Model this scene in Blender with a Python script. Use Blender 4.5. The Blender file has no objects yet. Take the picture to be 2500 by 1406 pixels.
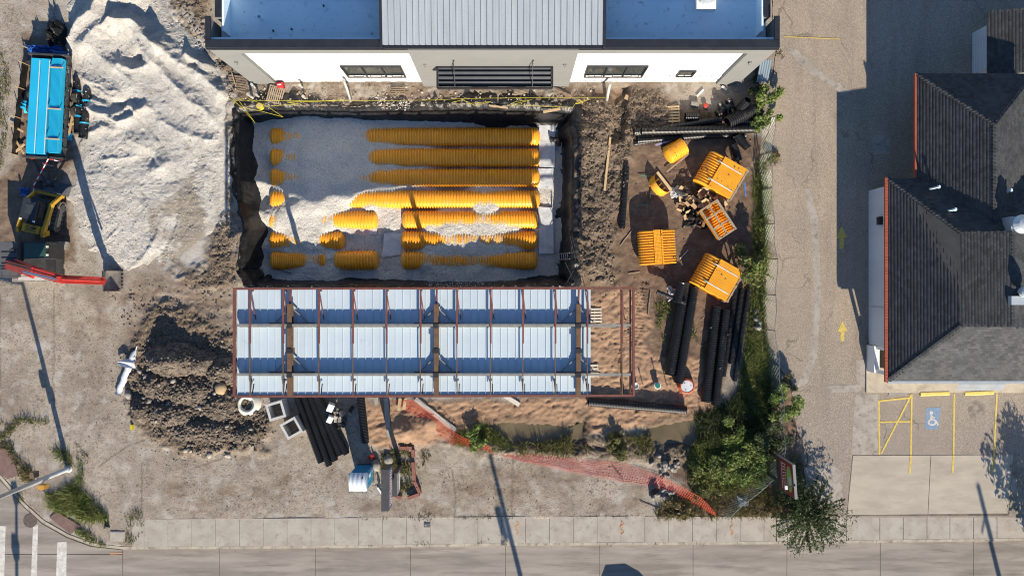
import bpy, math, random
import numpy as np
from mathutils import Vector, Matrix
R = math.radians
random.seed(11)
rng = np.random.default_rng(11)
scene = bpy.context.scene

# ---------------------------------------------------------------- camera (drone looking straight down)
H, F, NX, NY = 45.0, 1690.0, 1250.0, 695.0
S = H / F
cam = bpy.data.cameras.new('camera'); cam_o = bpy.data.objects.new('camera', cam)
scene.collection.objects.link(cam_o)
cam_o.location = (0, 0, H)
cam.sensor_width = 36.0; cam.lens = 36.0 * F / 2500.0
cam.shift_y = -(703.0 - NY) / 2500.0
cam.clip_end = 2000.0
scene.camera = cam_o

# ---------------------------------------------------------------- light
SUN_EL, SUN_AZ = R(26.0), R(14.0)      # sun stands south-south-east, shadows fall up and a little left
sun_dir = Vector((math.sin(SUN_AZ) * math.cos(SUN_EL), -math.cos(SUN_AZ) * math.cos(SUN_EL), math.sin(SUN_EL)))
world = bpy.data.worlds.new('World'); scene.world = world; world.use_nodes = True
wn = world.node_tree.nodes; wl = world.node_tree.links
sky = wn.new('ShaderNodeTexSky'); sky.sky_type = 'NISHITA'; sky.sun_disc = False
sky.sun_elevation = SUN_EL; sky.sun_rotation = math.atan2(sun_dir.x, sun_dir.y)
sky.air_density = 1.0; sky.dust_density = 0.15; sky.ozone_density = 4.5
bg = wn['Background']; bg.inputs[1].default_value = 0.087
wl.new(sky.outputs[0], bg.inputs[0])
sun = bpy.data.lights.new('sun', 'SUN'); sun.energy = 5.0; sun.angle = R(0.5); sun.color = (1.0, 0.885, 0.715)
sun_o = bpy.data.objects.new('sun', sun); scene.collection.objects.link(sun_o)
sun_o.rotation_euler = (-sun_dir).to_track_quat('-Z', 'Y').to_euler()
sun_o.location = (20, -40, 60)
scene.view_settings.view_transform = 'Standard'; scene.view_settings.look = 'None'
scene.cycles.filter_width = 1.05 if hasattr(scene, 'cycles') else 1.5
scene.view_settings.gamma = 1.0; scene.view_settings.exposure = 0.80

# ---------------------------------------------------------------- helpers
COL = scene.collection
def P(px, py, z=0.0):
    "photo pixel + height -> world point"
    k = (H - z) / F
    return Vector(((px - NX) * k, (NY - py) * k, z))
def P0(px, py): return P(px, py, 0.0)

class MB:
    def __init__(s): s.v = []; s.f = []
    def add(s, vs, fs):
        o = len(s.v); s.v.extend([tuple(v) for v in vs]); s.f.extend([tuple(i + o for i in f) for f in fs]); return s
    def box(s, cx, cy, cz, sx, sy, sz, rz=0.0, M=None, taper=1.0):
        c, n = math.cos(rz), math.sin(rz); vs = []
        for z, t in ((-.5, 1.0), (.5, taper)):
            for x, y in ((-.5, -.5), (.5, -.5), (.5, .5), (-.5, .5)):
                X, Y = x * sx * t, y * sy * t
                p = Vector((cx + X * c - Y * n, cy + X * n + Y * c, cz + z * sz))
                vs.append(M @ p if M else p)
        return s.add(vs, [(3, 2, 1, 0), (4, 5, 6, 7), (0, 1, 5, 4), (1, 2, 6, 5), (2, 3, 7, 6), (3, 0, 4, 7)])
    def bar(s, p0, p1, w, h, up=(0, 0, 1)):
        "box bar from p0 to p1, width w, height h (centred)"
        p0, p1 = Vector(p0), Vector(p1); d = (p1 - p0)
        if d.length < 1e-6: return s
        d.normalize(); up = Vector(up)
        if abs(d.dot(up)) > .99: up = Vector((0, 1, 0))
        a = d.cross(up).normalized() * w / 2; b = a.cross(d).normalized() * h / 2
        vs = [p0 - a - b, p0 + a - b, p0 + a + b, p0 - a + b, p1 - a - b, p1 + a - b, p1 + a + b, p1 - a + b]
        return s.add(vs, [(0, 1, 2, 3), (7, 6, 5, 4), (0, 4, 5, 1), (1, 5, 6, 2), (2, 6, 7, 3), (3, 7, 4, 0)])
    def tube(s, pts, r, n=8, caps=True):
        pts = [Vector(p) for p in pts]; rings = []
        m = len(pts); ref = None
        for i, p in enumerate(pts):
            d = (pts[min(i + 1, m - 1)] - pts[max(i - 1, 0)])
            d = d.normalized() if d.length > 1e-9 else Vector((0, 0, 1))
            if ref is None: ref = Vector((0, 0, 1)) if abs(d.z) < .9 else Vector((1, 0, 0))
            a = d.cross(ref).normalized(); b = a.cross(d).normalized(); ref = b
            ri = r[i] if isinstance(r, (list, tuple)) else r
            rings.append([p + a * ri * math.cos(t * 2 * math.pi / n) + b * ri * math.sin(t * 2 * math.pi / n) for t in range(n)])
        vs = [v for q in rings for v in q]; fs = []
        for i in range(m - 1):
            for t in range(n):
                u = (t + 1) % n; fs.append((i * n + t, i * n + u, (i + 1) * n + u, (i + 1) * n + t))
        if caps: fs.append(tuple(range(n))); fs.append(tuple((m - 1) * n + t for t in reversed(range(n))))
        return s.add(vs, fs)
    def prism(s, poly, z0, z1):
        n = len(poly)
        a = sum(poly[i][0] * poly[(i + 1) % n][1] - poly[(i + 1) % n][0] * poly[i][1] for i in range(n))
        if a < 0: poly = poly[::-1]
        vs = [(p[0], p[1], z0) for p in poly] + [(p[0], p[1], z1) for p in poly]
        fs = [tuple(reversed(range(n))), tuple(range(n, 2 * n))]
        fs += [(i, (i + 1) % n, n + (i + 1) % n, n + i) for i in range(n)]
        return s.add(vs, fs)
    def flat(s, poly, z):
        n = len(poly)
        a = sum(poly[i][0] * poly[(i + 1) % n][1] - poly[(i + 1) % n][0] * poly[i][1] for i in range(n))
        if a < 0: poly = poly[::-1]
        return s.add([(p[0], p[1], z) for p in poly], [tuple(range(n))])
    def poly(s, vs): return s.add(vs, [tuple(range(len(vs)))])
    def lathe(s, prof, n=16, cx=0, cy=0, caps=True):
        vs = []; fs = []; m = len(prof)
        for r, z in prof:
            for t in range(n):
                a = 2 * math.pi * t / n; vs.append((cx + r * math.cos(a), cy + r * math.sin(a), z))
        for i in range(m - 1):
            for t in range(n):
                u = (t + 1) % n; fs.append((i * n + t, i * n + u, (i + 1) * n + u, (i + 1) * n + t))
        if caps: fs.append(tuple(reversed(range(n)))); fs.append(tuple((m - 1) * n + t for t in range(n)))
        return s.add(vs, fs)
    def sheet(s, fn, nu, nv):
        vs = [fn(i / nu, j / nv) for j in range(nv + 1) for i in range(nu + 1)]
        fs = [(j * (nu + 1) + i, j * (nu + 1) + i + 1, (j + 1) * (nu + 1) + i + 1, (j + 1) * (nu + 1) + i) for j in range(nv) for i in range(nu)]
        return s.add(vs, fs)
    def mesh(s, name, m, smooth=False):
        me = bpy.data.meshes.new(name); me.from_pydata(s.v, [], s.f); me.materials.append(m)
        if smooth: me.polygons.foreach_set('use_smooth', [True] * len(me.polygons))
        me.update(); return me
    def build(s, name, m, parent=None, smooth=False, **kw):
        return link(name, s.mesh(name, m, smooth), parent, **kw)

def tag(o, label=None, cat=None, group=None, kind=None):
    if label: o['label'] = label
    if cat: o['category'] = cat
    if group: o['group'] = group
    if kind: o['kind'] = kind
    return o
def link(name, me, parent=None, loc=None, rz=0.0, rot=None, scale=None, **kw):
    o = bpy.data.objects.new(name, me); COL.objects.link(o)
    if parent: o.parent = parent
    if loc is not None: o.location = loc
    if rot is not None: o.rotation_euler = rot
    elif rz: o.rotation_euler = (0, 0, rz)
    if scale is not None: o.scale = scale
    return tag(o, **kw)
def thing(name, label, cat, loc=(0, 0, 0), rz=0.0, group=None, rot=None):
    return link(name, None, None, loc=loc, rz=rz, rot=rot, label=label, cat=cat, group=group)
def copy_tree(o, parent=None):
    c = o.copy(); COL.objects.link(c)
    if parent: c.parent = parent
    for ch in list(o.children): copy_tree(ch, c)
    return c

# ---------------------------------------------------------------- noise
_tab = rng.random((256, 256))
def vnoise(x, y, seed=0):
    x = np.asarray(x, float) + seed * 17.31; y = np.asarray(y, float) + seed * 41.7
    xi = np.floor(x).astype(int); yi = np.floor(y).astype(int); fx = x - xi; fy = y - yi
    fx = fx * fx * (3 - 2 * fx); fy = fy * fy * (3 - 2 * fy)
    a = _tab[xi & 255, yi & 255]; b = _tab[(xi + 1) & 255, yi & 255]; c = _tab[xi & 255, (yi + 1) & 255]; d = _tab[(xi + 1) & 255, (yi + 1) & 255]
    return (a + (b - a) * fx) * (1 - fy) + (c + (d - c) * fx) * fy
def fbm(x, y, octv=4, seed=0, gain=.5):
    s = 0; a = 1; t = 0
    for i in range(octv):
        s = s + a * (vnoise(x * 2 ** i, y * 2 ** i, seed + i * 3) - .5); t += a; a *= gain
    return s / t * 2           # about -1..1
def sst(a, b, x):
    t = np.clip((x - a) / (b - a), 0, 1); return t * t * (3 - 2 * t)
def in_poly(px, py, poly):
    ins = np.zeros(np.shape(px), bool); n = len(poly)
    for i in range(n):
        x0, y0 = poly[i]; x1, y1 = poly[(i + 1) % n]
        if y0 == y1: continue
        c = ((y0 > py) != (y1 > py)) & (px < (x1 - x0) * (py - y0) / (y1 - y0) + x0)
        ins ^= c
    return ins
def seg_dist(px, py, poly, closed=True):
    d = np.full(np.shape(px), 1e9); n = len(poly)
    for i in range(n if closed else n - 1):
        x0, y0 = poly[i]; x1, y1 = poly[(i + 1) % n]; dx, dy = x1 - x0, y1 - y0
        t = np.clip(((px - x0) * dx + (py - y0) * dy) / (dx * dx + dy * dy + 1e-9), 0, 1)
        d = np.minimum(d, np.hypot(px - x0 - t * dx, py - y0 - t * dy))
    return d
def sdist(px, py, poly):
    "signed distance, positive inside (pixels)"
    d = seg_dist(px, py, poly); return np.where(in_poly(px, py, poly), d, -d)
def pmask(px, py, poly, soft=10.0, warp=12.0, wscale=30.0, seed=1):
    wx = px + warp * fbm(px / wscale, py / wscale, 3, seed); wy = py + warp * fbm(px / wscale, py / wscale, 3, seed + 9)
    return sst(-soft, soft, sdist(wx, wy, poly))

def grid_mesh(name, X, Y, Z, m, keep=None, attrs=None, smooth=True):
    ny, nx = X.shape
    co = np.stack([X, Y, Z], -1).reshape(-1, 3).astype(np.float32)
    idx = np.arange(nx * ny).reshape(ny, nx)
    q = np.stack([idx[:-1, :-1], idx[:-1, 1:], idx[1:, 1:], idx[1:, :-1]], -1).reshape(-1, 4)
    if keep is not None:
        kq = (keep[:-1, :-1] | keep[:-1, 1:] | keep[1:, 1:] | keep[1:, :-1]).reshape(-1); q = q[kq]
        used = np.unique(q); rem = np.full(nx * ny, -1); rem[used] = np.arange(len(used)); co = co[used]; q = rem[q]
    else: used = None
    me = bpy.data.meshes.new(name); me.vertices.add(len(co)); me.vertices.foreach_set('co', co.ravel())
    me.loops.add(q.size); me.loops.foreach_set('vertex_index', q.ravel().astype(np.int32))
    me.polygons.add(len(q)); me.polygons.foreach_set('loop_start', np.arange(0, q.size, 4, dtype=np.int32))
    me.polygons.foreach_set('loop_total', np.full(len(q), 4, np.int32))
    me.polygons.foreach_set('use_smooth', np.full(len(q), smooth))
    me.update(calc_edges=True)
    for k, a in (attrs or {}).items():
        at = me.attributes.new(k, 'FLOAT', 'POINT'); a = np.asarray(a, np.float32).ravel()
        at.data.foreach_set('value', a if used is None else a[used])
    me.materials.append(m); return me
def raw_mesh(name, V, Q, m, smooth=False):
    "V (n,3), Q (m,k) all faces with k corners"
    V = np.asarray(V, np.float32); Q = np.asarray(Q, np.int32); k = Q.shape[1]
    me = bpy.data.meshes.new(name); me.vertices.add(len(V)); me.vertices.foreach_set('co', V.ravel())
    me.loops.add(Q.size); me.loops.foreach_set('vertex_index', Q.ravel())
    me.polygons.add(len(Q)); me.polygons.foreach_set('loop_start', np.arange(0, Q.size, k, dtype=np.int32))
    me.polygons.foreach_set('loop_total', np.full(len(Q), k, np.int32))
    if smooth: me.polygons.foreach_set('use_smooth', np.full(len(Q), True))
    me.update(calc_edges=True); me.materials.append(m); return me

# ---------------------------------------------------------------- materials
def _ramp(nt, fac, stops):
    r = nt.nodes.new('ShaderNodeValToRGB'); e = r.color_ramp.elements
    while len(e) < len(stops): e.new(.5)
    for el, (p, c) in zip(e, stops): el.position = p; el.color = (c[0], c[1], c[2], 1)
    nt.links.new(fac, r.inputs[0]); return r.outputs[0]
def _noise(nt, co, scale, detail=4, rough=.55):
    n = nt.nodes.new('ShaderNodeTexNoise'); n.inputs['Scale'].default_value = scale
    n.inputs['Detail'].default_value = detail; n.inputs['Roughness'].default_value = rough
    nt.links.new(co, n.inputs['Vector']); return n.outputs[0]
def _mixc(nt, f, a, b, mode='MIX'):
    m = nt.nodes.new('ShaderNodeMix'); m.data_type = 'RGBA'; m.blend_type = mode
    for s, v in ((m.inputs[0], f), (m.inputs[6], a), (m.inputs[7], b)):
        if isinstance(v, bpy.types.NodeSocket): nt.links.new(v, s)
        elif isinstance(v, (tuple, list)): s.default_value = (*v[:3], 1)
        else: s.default_value = v
    return m.outputs[2]
def _math(nt, op, a, b=0.0, clamp=False):
    m = nt.nodes.new('ShaderNodeMath'); m.operation = op; m.use_clamp = clamp
    for s, v in ((m.inputs[0], a), (m.inputs[1], b)):
        if isinstance(v, bpy.types.NodeSocket): nt.links.new(v, s)
        else: s.default_value = v
    return m.outputs[0]
def _bump(nt, h, strength, dist):
    b = nt.nodes.new('ShaderNodeBump'); b.inputs['Strength'].default_value = strength; b.inputs['Distance'].default_value = dist
    nt.links.new(h, b.inputs['Height']); return b.outputs[0]
def newmat(name):
    m = bpy.data.materials.new(name); m.use_nodes = True; nt = m.node_tree; b = nt.nodes['Principled BSDF']
    return m, nt, b
def world_co(nt):
    g = nt.nodes.new('ShaderNodeNewGeometry'); return g.outputs['Position']
def mat(name, c1, c2=None, scale=4.0, rough=.75, metal=0.0, bump=0.0, bscale=40.0, spec=.4, island=0.0, lo=.38, hi=.62, dirt=None, dscale=2.0, dlo=.5, dhi=.75, stretch=None, coat=0.0):
    m, nt, b = newmat(name); co = world_co(nt)
    if stretch:
        mp = nt.nodes.new('ShaderNodeMapping'); mp.inputs['Scale'].default_value = stretch; nt.links.new(co, mp.inputs[0]); co = mp.outputs[0]
    if c2 is None: c2 = tuple(min(1, x * .86) for x in c1)
    c = _ramp(nt, _noise(nt, co, scale, 5), [(lo, c1), (hi, c2)])
    if island:
        g = nt.nodes.new('ShaderNodeNewGeometry')
        hs = nt.nodes.new('ShaderNodeHueSaturation'); nt.links.new(c, hs.inputs['Color'])
        v = nt.nodes.new('ShaderNodeMapRange'); nt.links.new(g.outputs['Random Per Island'], v.inputs[0])
        v.inputs[3].default_value = 1 - island; v.inputs[4].default_value = 1 + island; nt.links.new(v.outputs[0], hs.inputs['Value'])
        c = hs.outputs[0]
    if dirt:
        f = _ramp(nt, _noise(nt, co, dscale, 6, .65), [(dlo, (0, 0, 0)), (dhi, (1, 1, 1))])
        c = _mixc(nt, f, c, dirt)
    nt.links.new(c, b.inputs['Base Color'])
    b.inputs['Roughness'].default_value = rough; b.inputs['Metallic'].default_value = metal
    b.inputs['Specular IOR Level'].default_value = spec
    if coat: b.inputs['Coat Weight'].default_value = coat
    if bump: nt.links.new(_bump(nt, _noise(nt, co, bscale, 3), .8, bump), b.inputs['Normal'])
    return m
# ================================================================ GROUND
def ground_material():
    m, nt, b = newmat('ground'); co = world_co(nt)
    def at(n):
        a = nt.nodes.new('ShaderNodeAttribute'); a.attribute_name = n; return a.outputs['Fac']
    big = _noise(nt, co, .35, 6, .6); mid = _noise(nt, co, 1.7, 6, .65); fine = _noise(nt, co, 9.0, 5, .7); grit = _noise(nt, co, 34.0, 3, .7)
    conc = _ramp(nt, big, [(.32, (.465, .41, .34)), (.48, (.395, .342, .28)), (.64, (.295, .25, .20))])
    conc = _mixc(nt, _ramp(nt, mid, [(.48, (0, 0, 0)), (.70, (.8, .8, .8))]), conc, (.215, .18, .15))
    conc = _mixc(nt, _ramp(nt, fine, [(.54, (0, 0, 0)), (.64, (.9, .9, .9))]), conc, (.16, .13, .105))
    conc = _mixc(nt, _math(nt, 'MULTIPLY', _ramp(nt, _noise(nt, co, 4.2, 6, .75), [(.52, (0, 0, 0)), (.62, (1, 1, 1))]), _ramp(nt, _noise(nt, co, .5, 4, .6), [(.45, (0, 0, 0)), (.6, (.9, .9, .9))])), conc, (.13, .105, .085))
    conc = _mixc(nt, _ramp(nt, _noise(nt, co, .9, 5, .6), [(.53, (0, 0, 0)), (.68, (.7, .7, .7))]), conc, (.50, .475, .44))
    brown = _ramp(nt, mid, [(.3, (.27, .185, .13)), (.5, (.18, .122, .085)), (.7, (.11, .075, .055))])
    sand = _ramp(nt, mid, [(.3, (.44, .29, .19)), (.52, (.375, .24, .155)), (.7, (.27, .17, .11))])
    mud = _ramp(nt, fine, [(.32, (.30, .235, .172)), (.5, (.17, .13, .095)), (.66, (.06, .046, .035))])
    white = _ramp(nt, fine, [(.35, (.60, .575, .53)), (.65, (.46, .435, .40))])
    c = _mixc(nt, at('brown'), conc, brown)
    c = _mixc(nt, at('sand'), c, sand)
    c = _mixc(nt, at('mud'), c, mud)
    c = _mixc(nt, at('white'), c, white)
    c = _mixc(nt, at('joint'), c, (.10, .085, .065))
    c = _mixc(nt, _math(nt, 'MULTIPLY', at('wet'), .85), c, (.045, .032, .02))
    c = _mixc(nt, _ramp(nt, grit, [(.40, (.30, .30, .30)), (.6, (0, 0, 0))]), c, (.06, .05, .04))
    nt.links.new(c, b.inputs['Base Color']); b.inputs['Specular IOR Level'].default_value = .2
    nt.links.new(_math(nt, 'SUBTRACT', .95, _math(nt, 'MULTIPLY', at('wet'), .45)), b.inputs['Roughness'])
    nt.links.new(_bump(nt, _math(nt, 'ADD', _math(nt, 'MULTIPLY', fine, 1.0), _math(nt, 'MULTIPLY', grit, .4)), .9, .035), b.inputs['Normal'])
    return m
M_GROUND = ground_material()

RIM = [(578, 270), (640, 256), (860, 262), (1150, 256), (1330, 262), (1398, 272), (1402, 400), (1398, 560), (1392, 690), (1200, 700), (900, 700), (610, 696), (582, 660), (600, 560), (578, 470), (572, 360)]
PUD1 = [(1185, 1040), (1235, 1028), (1300, 1036), (1380, 1046), (1415, 1030), (1432, 1018), (1424, 1072), (1390, 1090), (1300, 1082), (1240, 1075)]
PUD2 = [(1588, 1046), (1640, 1032), (1690, 1028), (1752, 1000), (1780, 1010), (1750, 1060), (1700, 1082), (1640, 1080), (1596, 1074)]
SAND = [(1438, 720), (1556, 700), (1600, 800), (1565, 840), (1612, 868), (1712, 878), (1742, 1000), (1690, 1055), (1580, 1044), (1440, 1060), (1180, 1040), (1110, 1062), (1040, 1090), (905, 1092), (890, 985), (1440, 966)]
BROWN = [(1405, 215), (1560, 218), (1610, 258), (1835, 262), (1856, 500), (1850, 730), (1800, 830), (1740, 990), (1610, 900), (1560, 860), (1440, 980), (1430, 720), (1402, 700)]
MUDS = [[(1428, 236), (1490, 262), (1530, 222), (1610, 225), (1640, 250), (1640, 325), (1560, 330), (1540, 380), (1536, 440), (1500, 530), (1500, 690), (1420, 688), (1404, 480), (1412, 340)],
        [(556, 170), (588, 215), (572, 262), (564, 360), (568, 470), (588, 560), (572, 660), (580, 694), (505, 690), (520, 570), (552, 500)],
        [(395, -40), (520, -40), (512, 90), (600, 200), (540, 180), (440, 60)],
        [(300, 860), (390, 740), (470, 760), (575, 800), (580, 960), (668, 1020), (650, 1100), (480, 1118), (380, 1080), (320, 1010)],
        [(420, 660), (570, 640), (575, 700), (470, 712)],
        [(1090, 1090), (1420, 1068), (1580, 1072), (1700, 1090), (1660, 1130), (1400, 1112), (1240, 1104)]]
KERB = [(-400, 1000), (-60, 1120), (0, 1162), (26, 1192), (60, 1232), (105, 1272), (165, 1306), (225, 1328), (300, 1337), (560, 1336), (900, 1333), (1250, 1328), (1600, 1326), (1900, 1324), (2500, 1316), (2900, 1312)]
ROADPOLY = KERB + [(2900, 2400), (-400, 2400)]
def kerb_y(x): return float(np.interp(x, [p[0] for p in KERB[8:]], [p[1] for p in KERB[8:]]))

def ground_fields(px, py):
    z = .035 * fbm(px / 130, py / 130, 4, 2) + .012 * fbm(px / 18, py / 18, 3, 5)
    A = {}
    A['sand'] = pmask(px, py, SAND, 9, 14, 40, 3)
    A['brown'] = pmask(px, py, BROWN, 14, 16, 40, 4)
    A['brown'] = np.maximum(A['brown'], pmask(px, py, [(1834, 330), (1892, 330), (1892, 900), (1940, 930), (1966, 1110), (1992, 1262), (1600, 1264), (1665, 1180), (1600, 1118), (1700, 1080), (1780, 1000), (1822, 880)], 10, 14, 34, 68))
    A['brown'] = np.maximum(A['brown'], .9 * pmask(px, py, [(62, 84), (165, 70), (200, 240), (214, 330), (178, 400), (172, 520), (178, 640), (60, 650), (-60, 610), (-20, 440), (46, 392)], 12, 18, 34, 69))
    mud = np.zeros_like(px)
    for i, pl in enumerate(MUDS): mud = np.maximum(mud, pmask(px, py, pl, 16, 22, 34, 20 + i))
    A['mud'] = mud
    # churned band along the pit's north side and the site's tracked dirt
    nb = pmask(px, py, [(540, 205), (1460, 205), (1460, 268), (560, 268)], 6, 8, 20, 33)
    A['brown'] = np.maximum(A['brown'], nb * sst(-.25, .35, fbm(px / 22, py / 22, 3, 35)) * .8)
    ck = pmask(px, py, [(270, 690), (430, 650), (575, 640), (575, 800), (400, 840), (300, 830), (340, 760)], 30, 30, 40, 66)
    A['brown'] = np.maximum(A['brown'], ck * (.35 + .35 * sst(-.3, .3, fbm(px / 26, py / 20, 4, 67))))
    A['brown'] = np.maximum(A['brown'], .55 * sst(.05, .5, fbm(px / 90, py / 60, 4, 61)) * sst(300, 420, px) * sst(900, 700, py))
    wh = pmask(px, py, [(150, -40), (420, -40), (585, 230), (575, 560), (470, 660), (235, 660), (160, 470)], 30, 40, 50, 41)
    A['white'] = np.clip(wh * sst(-.3, .4, fbm(px / 30, py / 30, 4, 44)) * .9, 0, 1)
    spl = pmask(px, py, [(1040, 690), (1180, 686), (1180, 705), (1040, 708)], 6, 8, 14, 77)
    A['white'] = np.maximum(A['white'], spl * sst(-.1, .3, fbm(px / 9, py / 9, 3, 78)))
    wet = np.maximum(sst(26, 4, -sdist(px, py, PUD1) + 6 * fbm(px / 14, py / 14, 3, 50)), sst(26, 4, -sdist(px, py, PUD2) + 6 * fbm(px / 14, py / 14, 3, 51)))
    lotm = sst(340, 420, px) * sst(1640, 1560, px) * sst(1060, 1110, py) * sst(1275, 1255, py)
    A['brown'] = np.maximum(A['brown'], lotm * (.55 * sst(.05, .5, fbm(px / 70, py / 38, 5, 55, .6)) + .35 * sst(.25, .55, fbm(px / 9, py / 9, 3, 56)) * sst(-.1, .3, fbm(px / 80, py / 50, 3, 57))))
    A['brown'] = np.maximum(A['brown'], .45 * sst(.1, .5, fbm(px / 50, py / 60, 5, 58, .6)) * sst(360, 300, px) * sst(690, 730, py) * sst(1040, 1000, py))
    A['wet'] = wet * .8
    # ---- relief
    def ridged(s, seed): return 1 - 2 * np.abs(fbm(px / s, py / s, 4, seed, .6))
    z += mud * (.13 * ridged(30, 7) + .10 * ridged(11, 8) + .06 * ridged(5.5, 6) - .02)
    z += A['brown'] * .035 * fbm(px / 9, py / 9, 3, 9)
    ang = px * .35 + py * .94
    z += A['sand'] * (.075 * ridged(12, 12) + .05 * fbm((px * .9 - py * .3) / 22, (py + px * .3) / 9, 3, 13))
    ch = sst(250, 420, px) * sst(600, 480, px) * sst(660, 700, py) * sst(840, 780, py)
    z += ch * .05 * ridged(16, 15)
    z += nb * .07 * ridged(20, 16)
    # tread marks of tracked machines
    for poly, w, per, dep in ([[(300, 720), (420, 728), (560, 742)], 9, 7, .035], [[(290, 745), (420, 752), (560, 768)], 9, 7, .03],
                              [[(420, 640), (470, 560), (520, 480), (530, 330)], 10, 7, .05], [[(395, 640), (440, 560), (490, 470), (500, 320)], 10, 7, .04],
                              [[(600, 1085), (625, 1040), (650, 990)], 9, 7, .06], [[(560, 1085), (575, 1040), (600, 1000)], 9, 7, .05],
                              [[(1530, 790), (1552, 860), (1572, 700)], 9, 8, .05], [[(1395, 1110), (1412, 1060)], 10, 9, .05], [[(1440, 1110), (1470, 1058)], 10, 9, .05],
                              [[(1500, 900), (1545, 760), (1575, 690)], 10, 7, .05]):
        pp = [(float(a), float(b)) for a, b in poly]
        d = seg_dist(px, py, pp, False); t = np.zeros_like(px); acc = 0; best = np.full(np.shape(px), 1e9)
        for i in range(len(pp) - 1):
            x0, y0 = pp[i]; x1, y1 = pp[i + 1]; L = math.hypot(x1 - x0, y1 - y0)
            u = np.clip(((px - x0) * (x1 - x0) + (py - y0) * (y1 - y0)) / L ** 2, 0, 1); dd = np.hypot(px - x0 - u * (x1 - x0), py - y0 - u * (y1 - y0))
            s = dd < best; best = np.where(s, dd, best); t = np.where(s, acc + u * L, t); acc += L
        z += sst(w + 3, w - 2, d) * dep * (np.sin(t * 2 * math.pi / per) - .5)
    # trench in the mud, ditch with puddles
    tr = pmask(px, py, [(1496, 215), (1532, 215), (1528, 300), (1520, 345), (1480, 350), (1500, 300)], 7, 6, 20, 60); z -= tr * .55
    z += pmask(px, py, [(1440, 240), (1492, 240), (1490, 330), (1430, 330)], 12, 8, 20, 62) * .15
    ditch = pmask(px, py, [(1150, 1060), (1240, 1030), (1430, 1030), (1570, 1050), (1700, 1020), (1760, 1000), (1800, 1060), (1700, 1100), (1240, 1092)], 14, 8, 30, 63)
    z -= ditch * .14
    wpx = px + 9 * fbm(px / 16, py / 16, 4, 92, .65); wpy = py + 9 * fbm(px / 16, py / 16, 4, 93, .65)
    z -= .20 * np.maximum(sst(-8, 12, sdist(wpx, wpy, PUD1)), sst(-8, 12, sdist(wpx, wpy, PUD2)))
    z += pmask(px, py, [(1420, 1030), (1500, 1050), (1490, 1090), (1430, 1080)], 8, 5, 16, 64) * .12
    # small sand heap by the planter
    z += .55 * np.exp(-(((px - 990) / 34) ** 2 + ((py - 1052) / 26) ** 2)); z += .35 * np.exp(-(((px - 1048) / 20) ** 2 + ((py - 1032) / 20) ** 2))
    z += .30 * np.exp(-(((px - 1445) / 26) ** 2 + ((py - 560) / 60) ** 2)) + .45 * np.exp(-(((px - 1455) / 32) ** 2 + ((py - 350) / 40) ** 2)) + .3 * np.exp(-(((px - 1600) / 30) ** 2 + ((py - 285) / 30) ** 2)) + .35 * np.exp(-(((px - 1450) / 22) ** 2 + ((py - 645) / 30) ** 2))
    # lift of dirt against slab edge in the spoil area
    jt = np.zeros_like(px)
    for line in ([(134, -40), (134, 108)], [(132, 700), (131, 1030)], [(0, 720), (0, 1000)], [(1252, 1115), (1250, 1262)],
                 [(240, 1140), (310, 1090)], [(310, 1090), (360, 1070)], [(346, 1130), (346, 1260)], [(475, 1140), (540, 1120)], [(540, 1120), (548, 1102)],
                 [(1105, 1150), (1112, 1210)], [(1112, 1210), (1110, 1262)]):
        jt = np.maximum(jt, sst(3.0, 1.0, seg_dist(px + 3 * fbm(px / 12, py / 12, 2, 90), py + 3 * fbm(px / 12, py / 12, 2, 91), line, False)))
    A['joint'] = jt * .5
    for k in ('brown', 'joint'): A[k] = np.clip(A[k], 0, 1)
    # pit, and the beds of road, pavement and car park
    z = np.where(sdist(px, py, RIM) > 0, -2.5 * sst(0, 6, sdist(px, py, RIM)) + z, z)
    flatten = np.zeros_like(px)
    flatten = np.maximum(flatten, sst(-3, 3, sdist(px, py, ROADPOLY))); z = z * (1 - flatten) - .45 * flatten
    sw = sst(0, 3, sdist(px, py, [(330, 1268), (1890, 1262), (2070, 1256), (2540, 1250), (2540, 1312), (1890, 1322), (330, 1334)])); z = np.where(sw > 0, z * (1 - sw) - .2 * sw, z)
    lot = sst(-2, 6, sdist(px, py, LOT)); z = z * (1 - lot) - .2 * lot
    return z, A
LOT = [(1884, -400), (1886, 60), (1896, 130), (1884, 200), (1882, 300), (1866, 350), (1868, 460), (1874, 560), (1872, 640), (1866, 720), (1872, 800), (1880, 860), (1908, 905), (1932, 930), (1936, 1010), (1950, 1060), (1972, 1110), (1968, 1170), (1990, 1215), (2052, 1262), (2900, 1262), (2900, -400)]

def axis(lo, hi, step, far=(60, 110, 200, 400)):
    return np.concatenate([[-f for f in far[::-1] if -f < lo - 2], np.arange(lo, hi, step), [hi + 1] + [f for f in far if f > hi + 3]])
def build_ground():
    ax = np.concatenate([[-400, -200, -100, -60, -45], np.arange(-37.0, 17.2, .085), np.arange(17.4, 36.5, .35), [45, 60, 100, 200, 400]])
    ay = np.concatenate([[-400, -200, -100, -60, -40], np.arange(-24.0, 20.5, .085), [25, 32, 60, 100, 200, 400]])
    X, Y = np.meshgrid(ax, ay); px = NX + X / S; py = NY - Y / S
    Z, A = ground_fields(px, py)
    me = grid_mesh('ground', X, Y, Z, M_GROUND, attrs=A)
    link('ground', me, kind='structure', label='dusty tan dirt and worn concrete ground of the building site')
build_ground()

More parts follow.
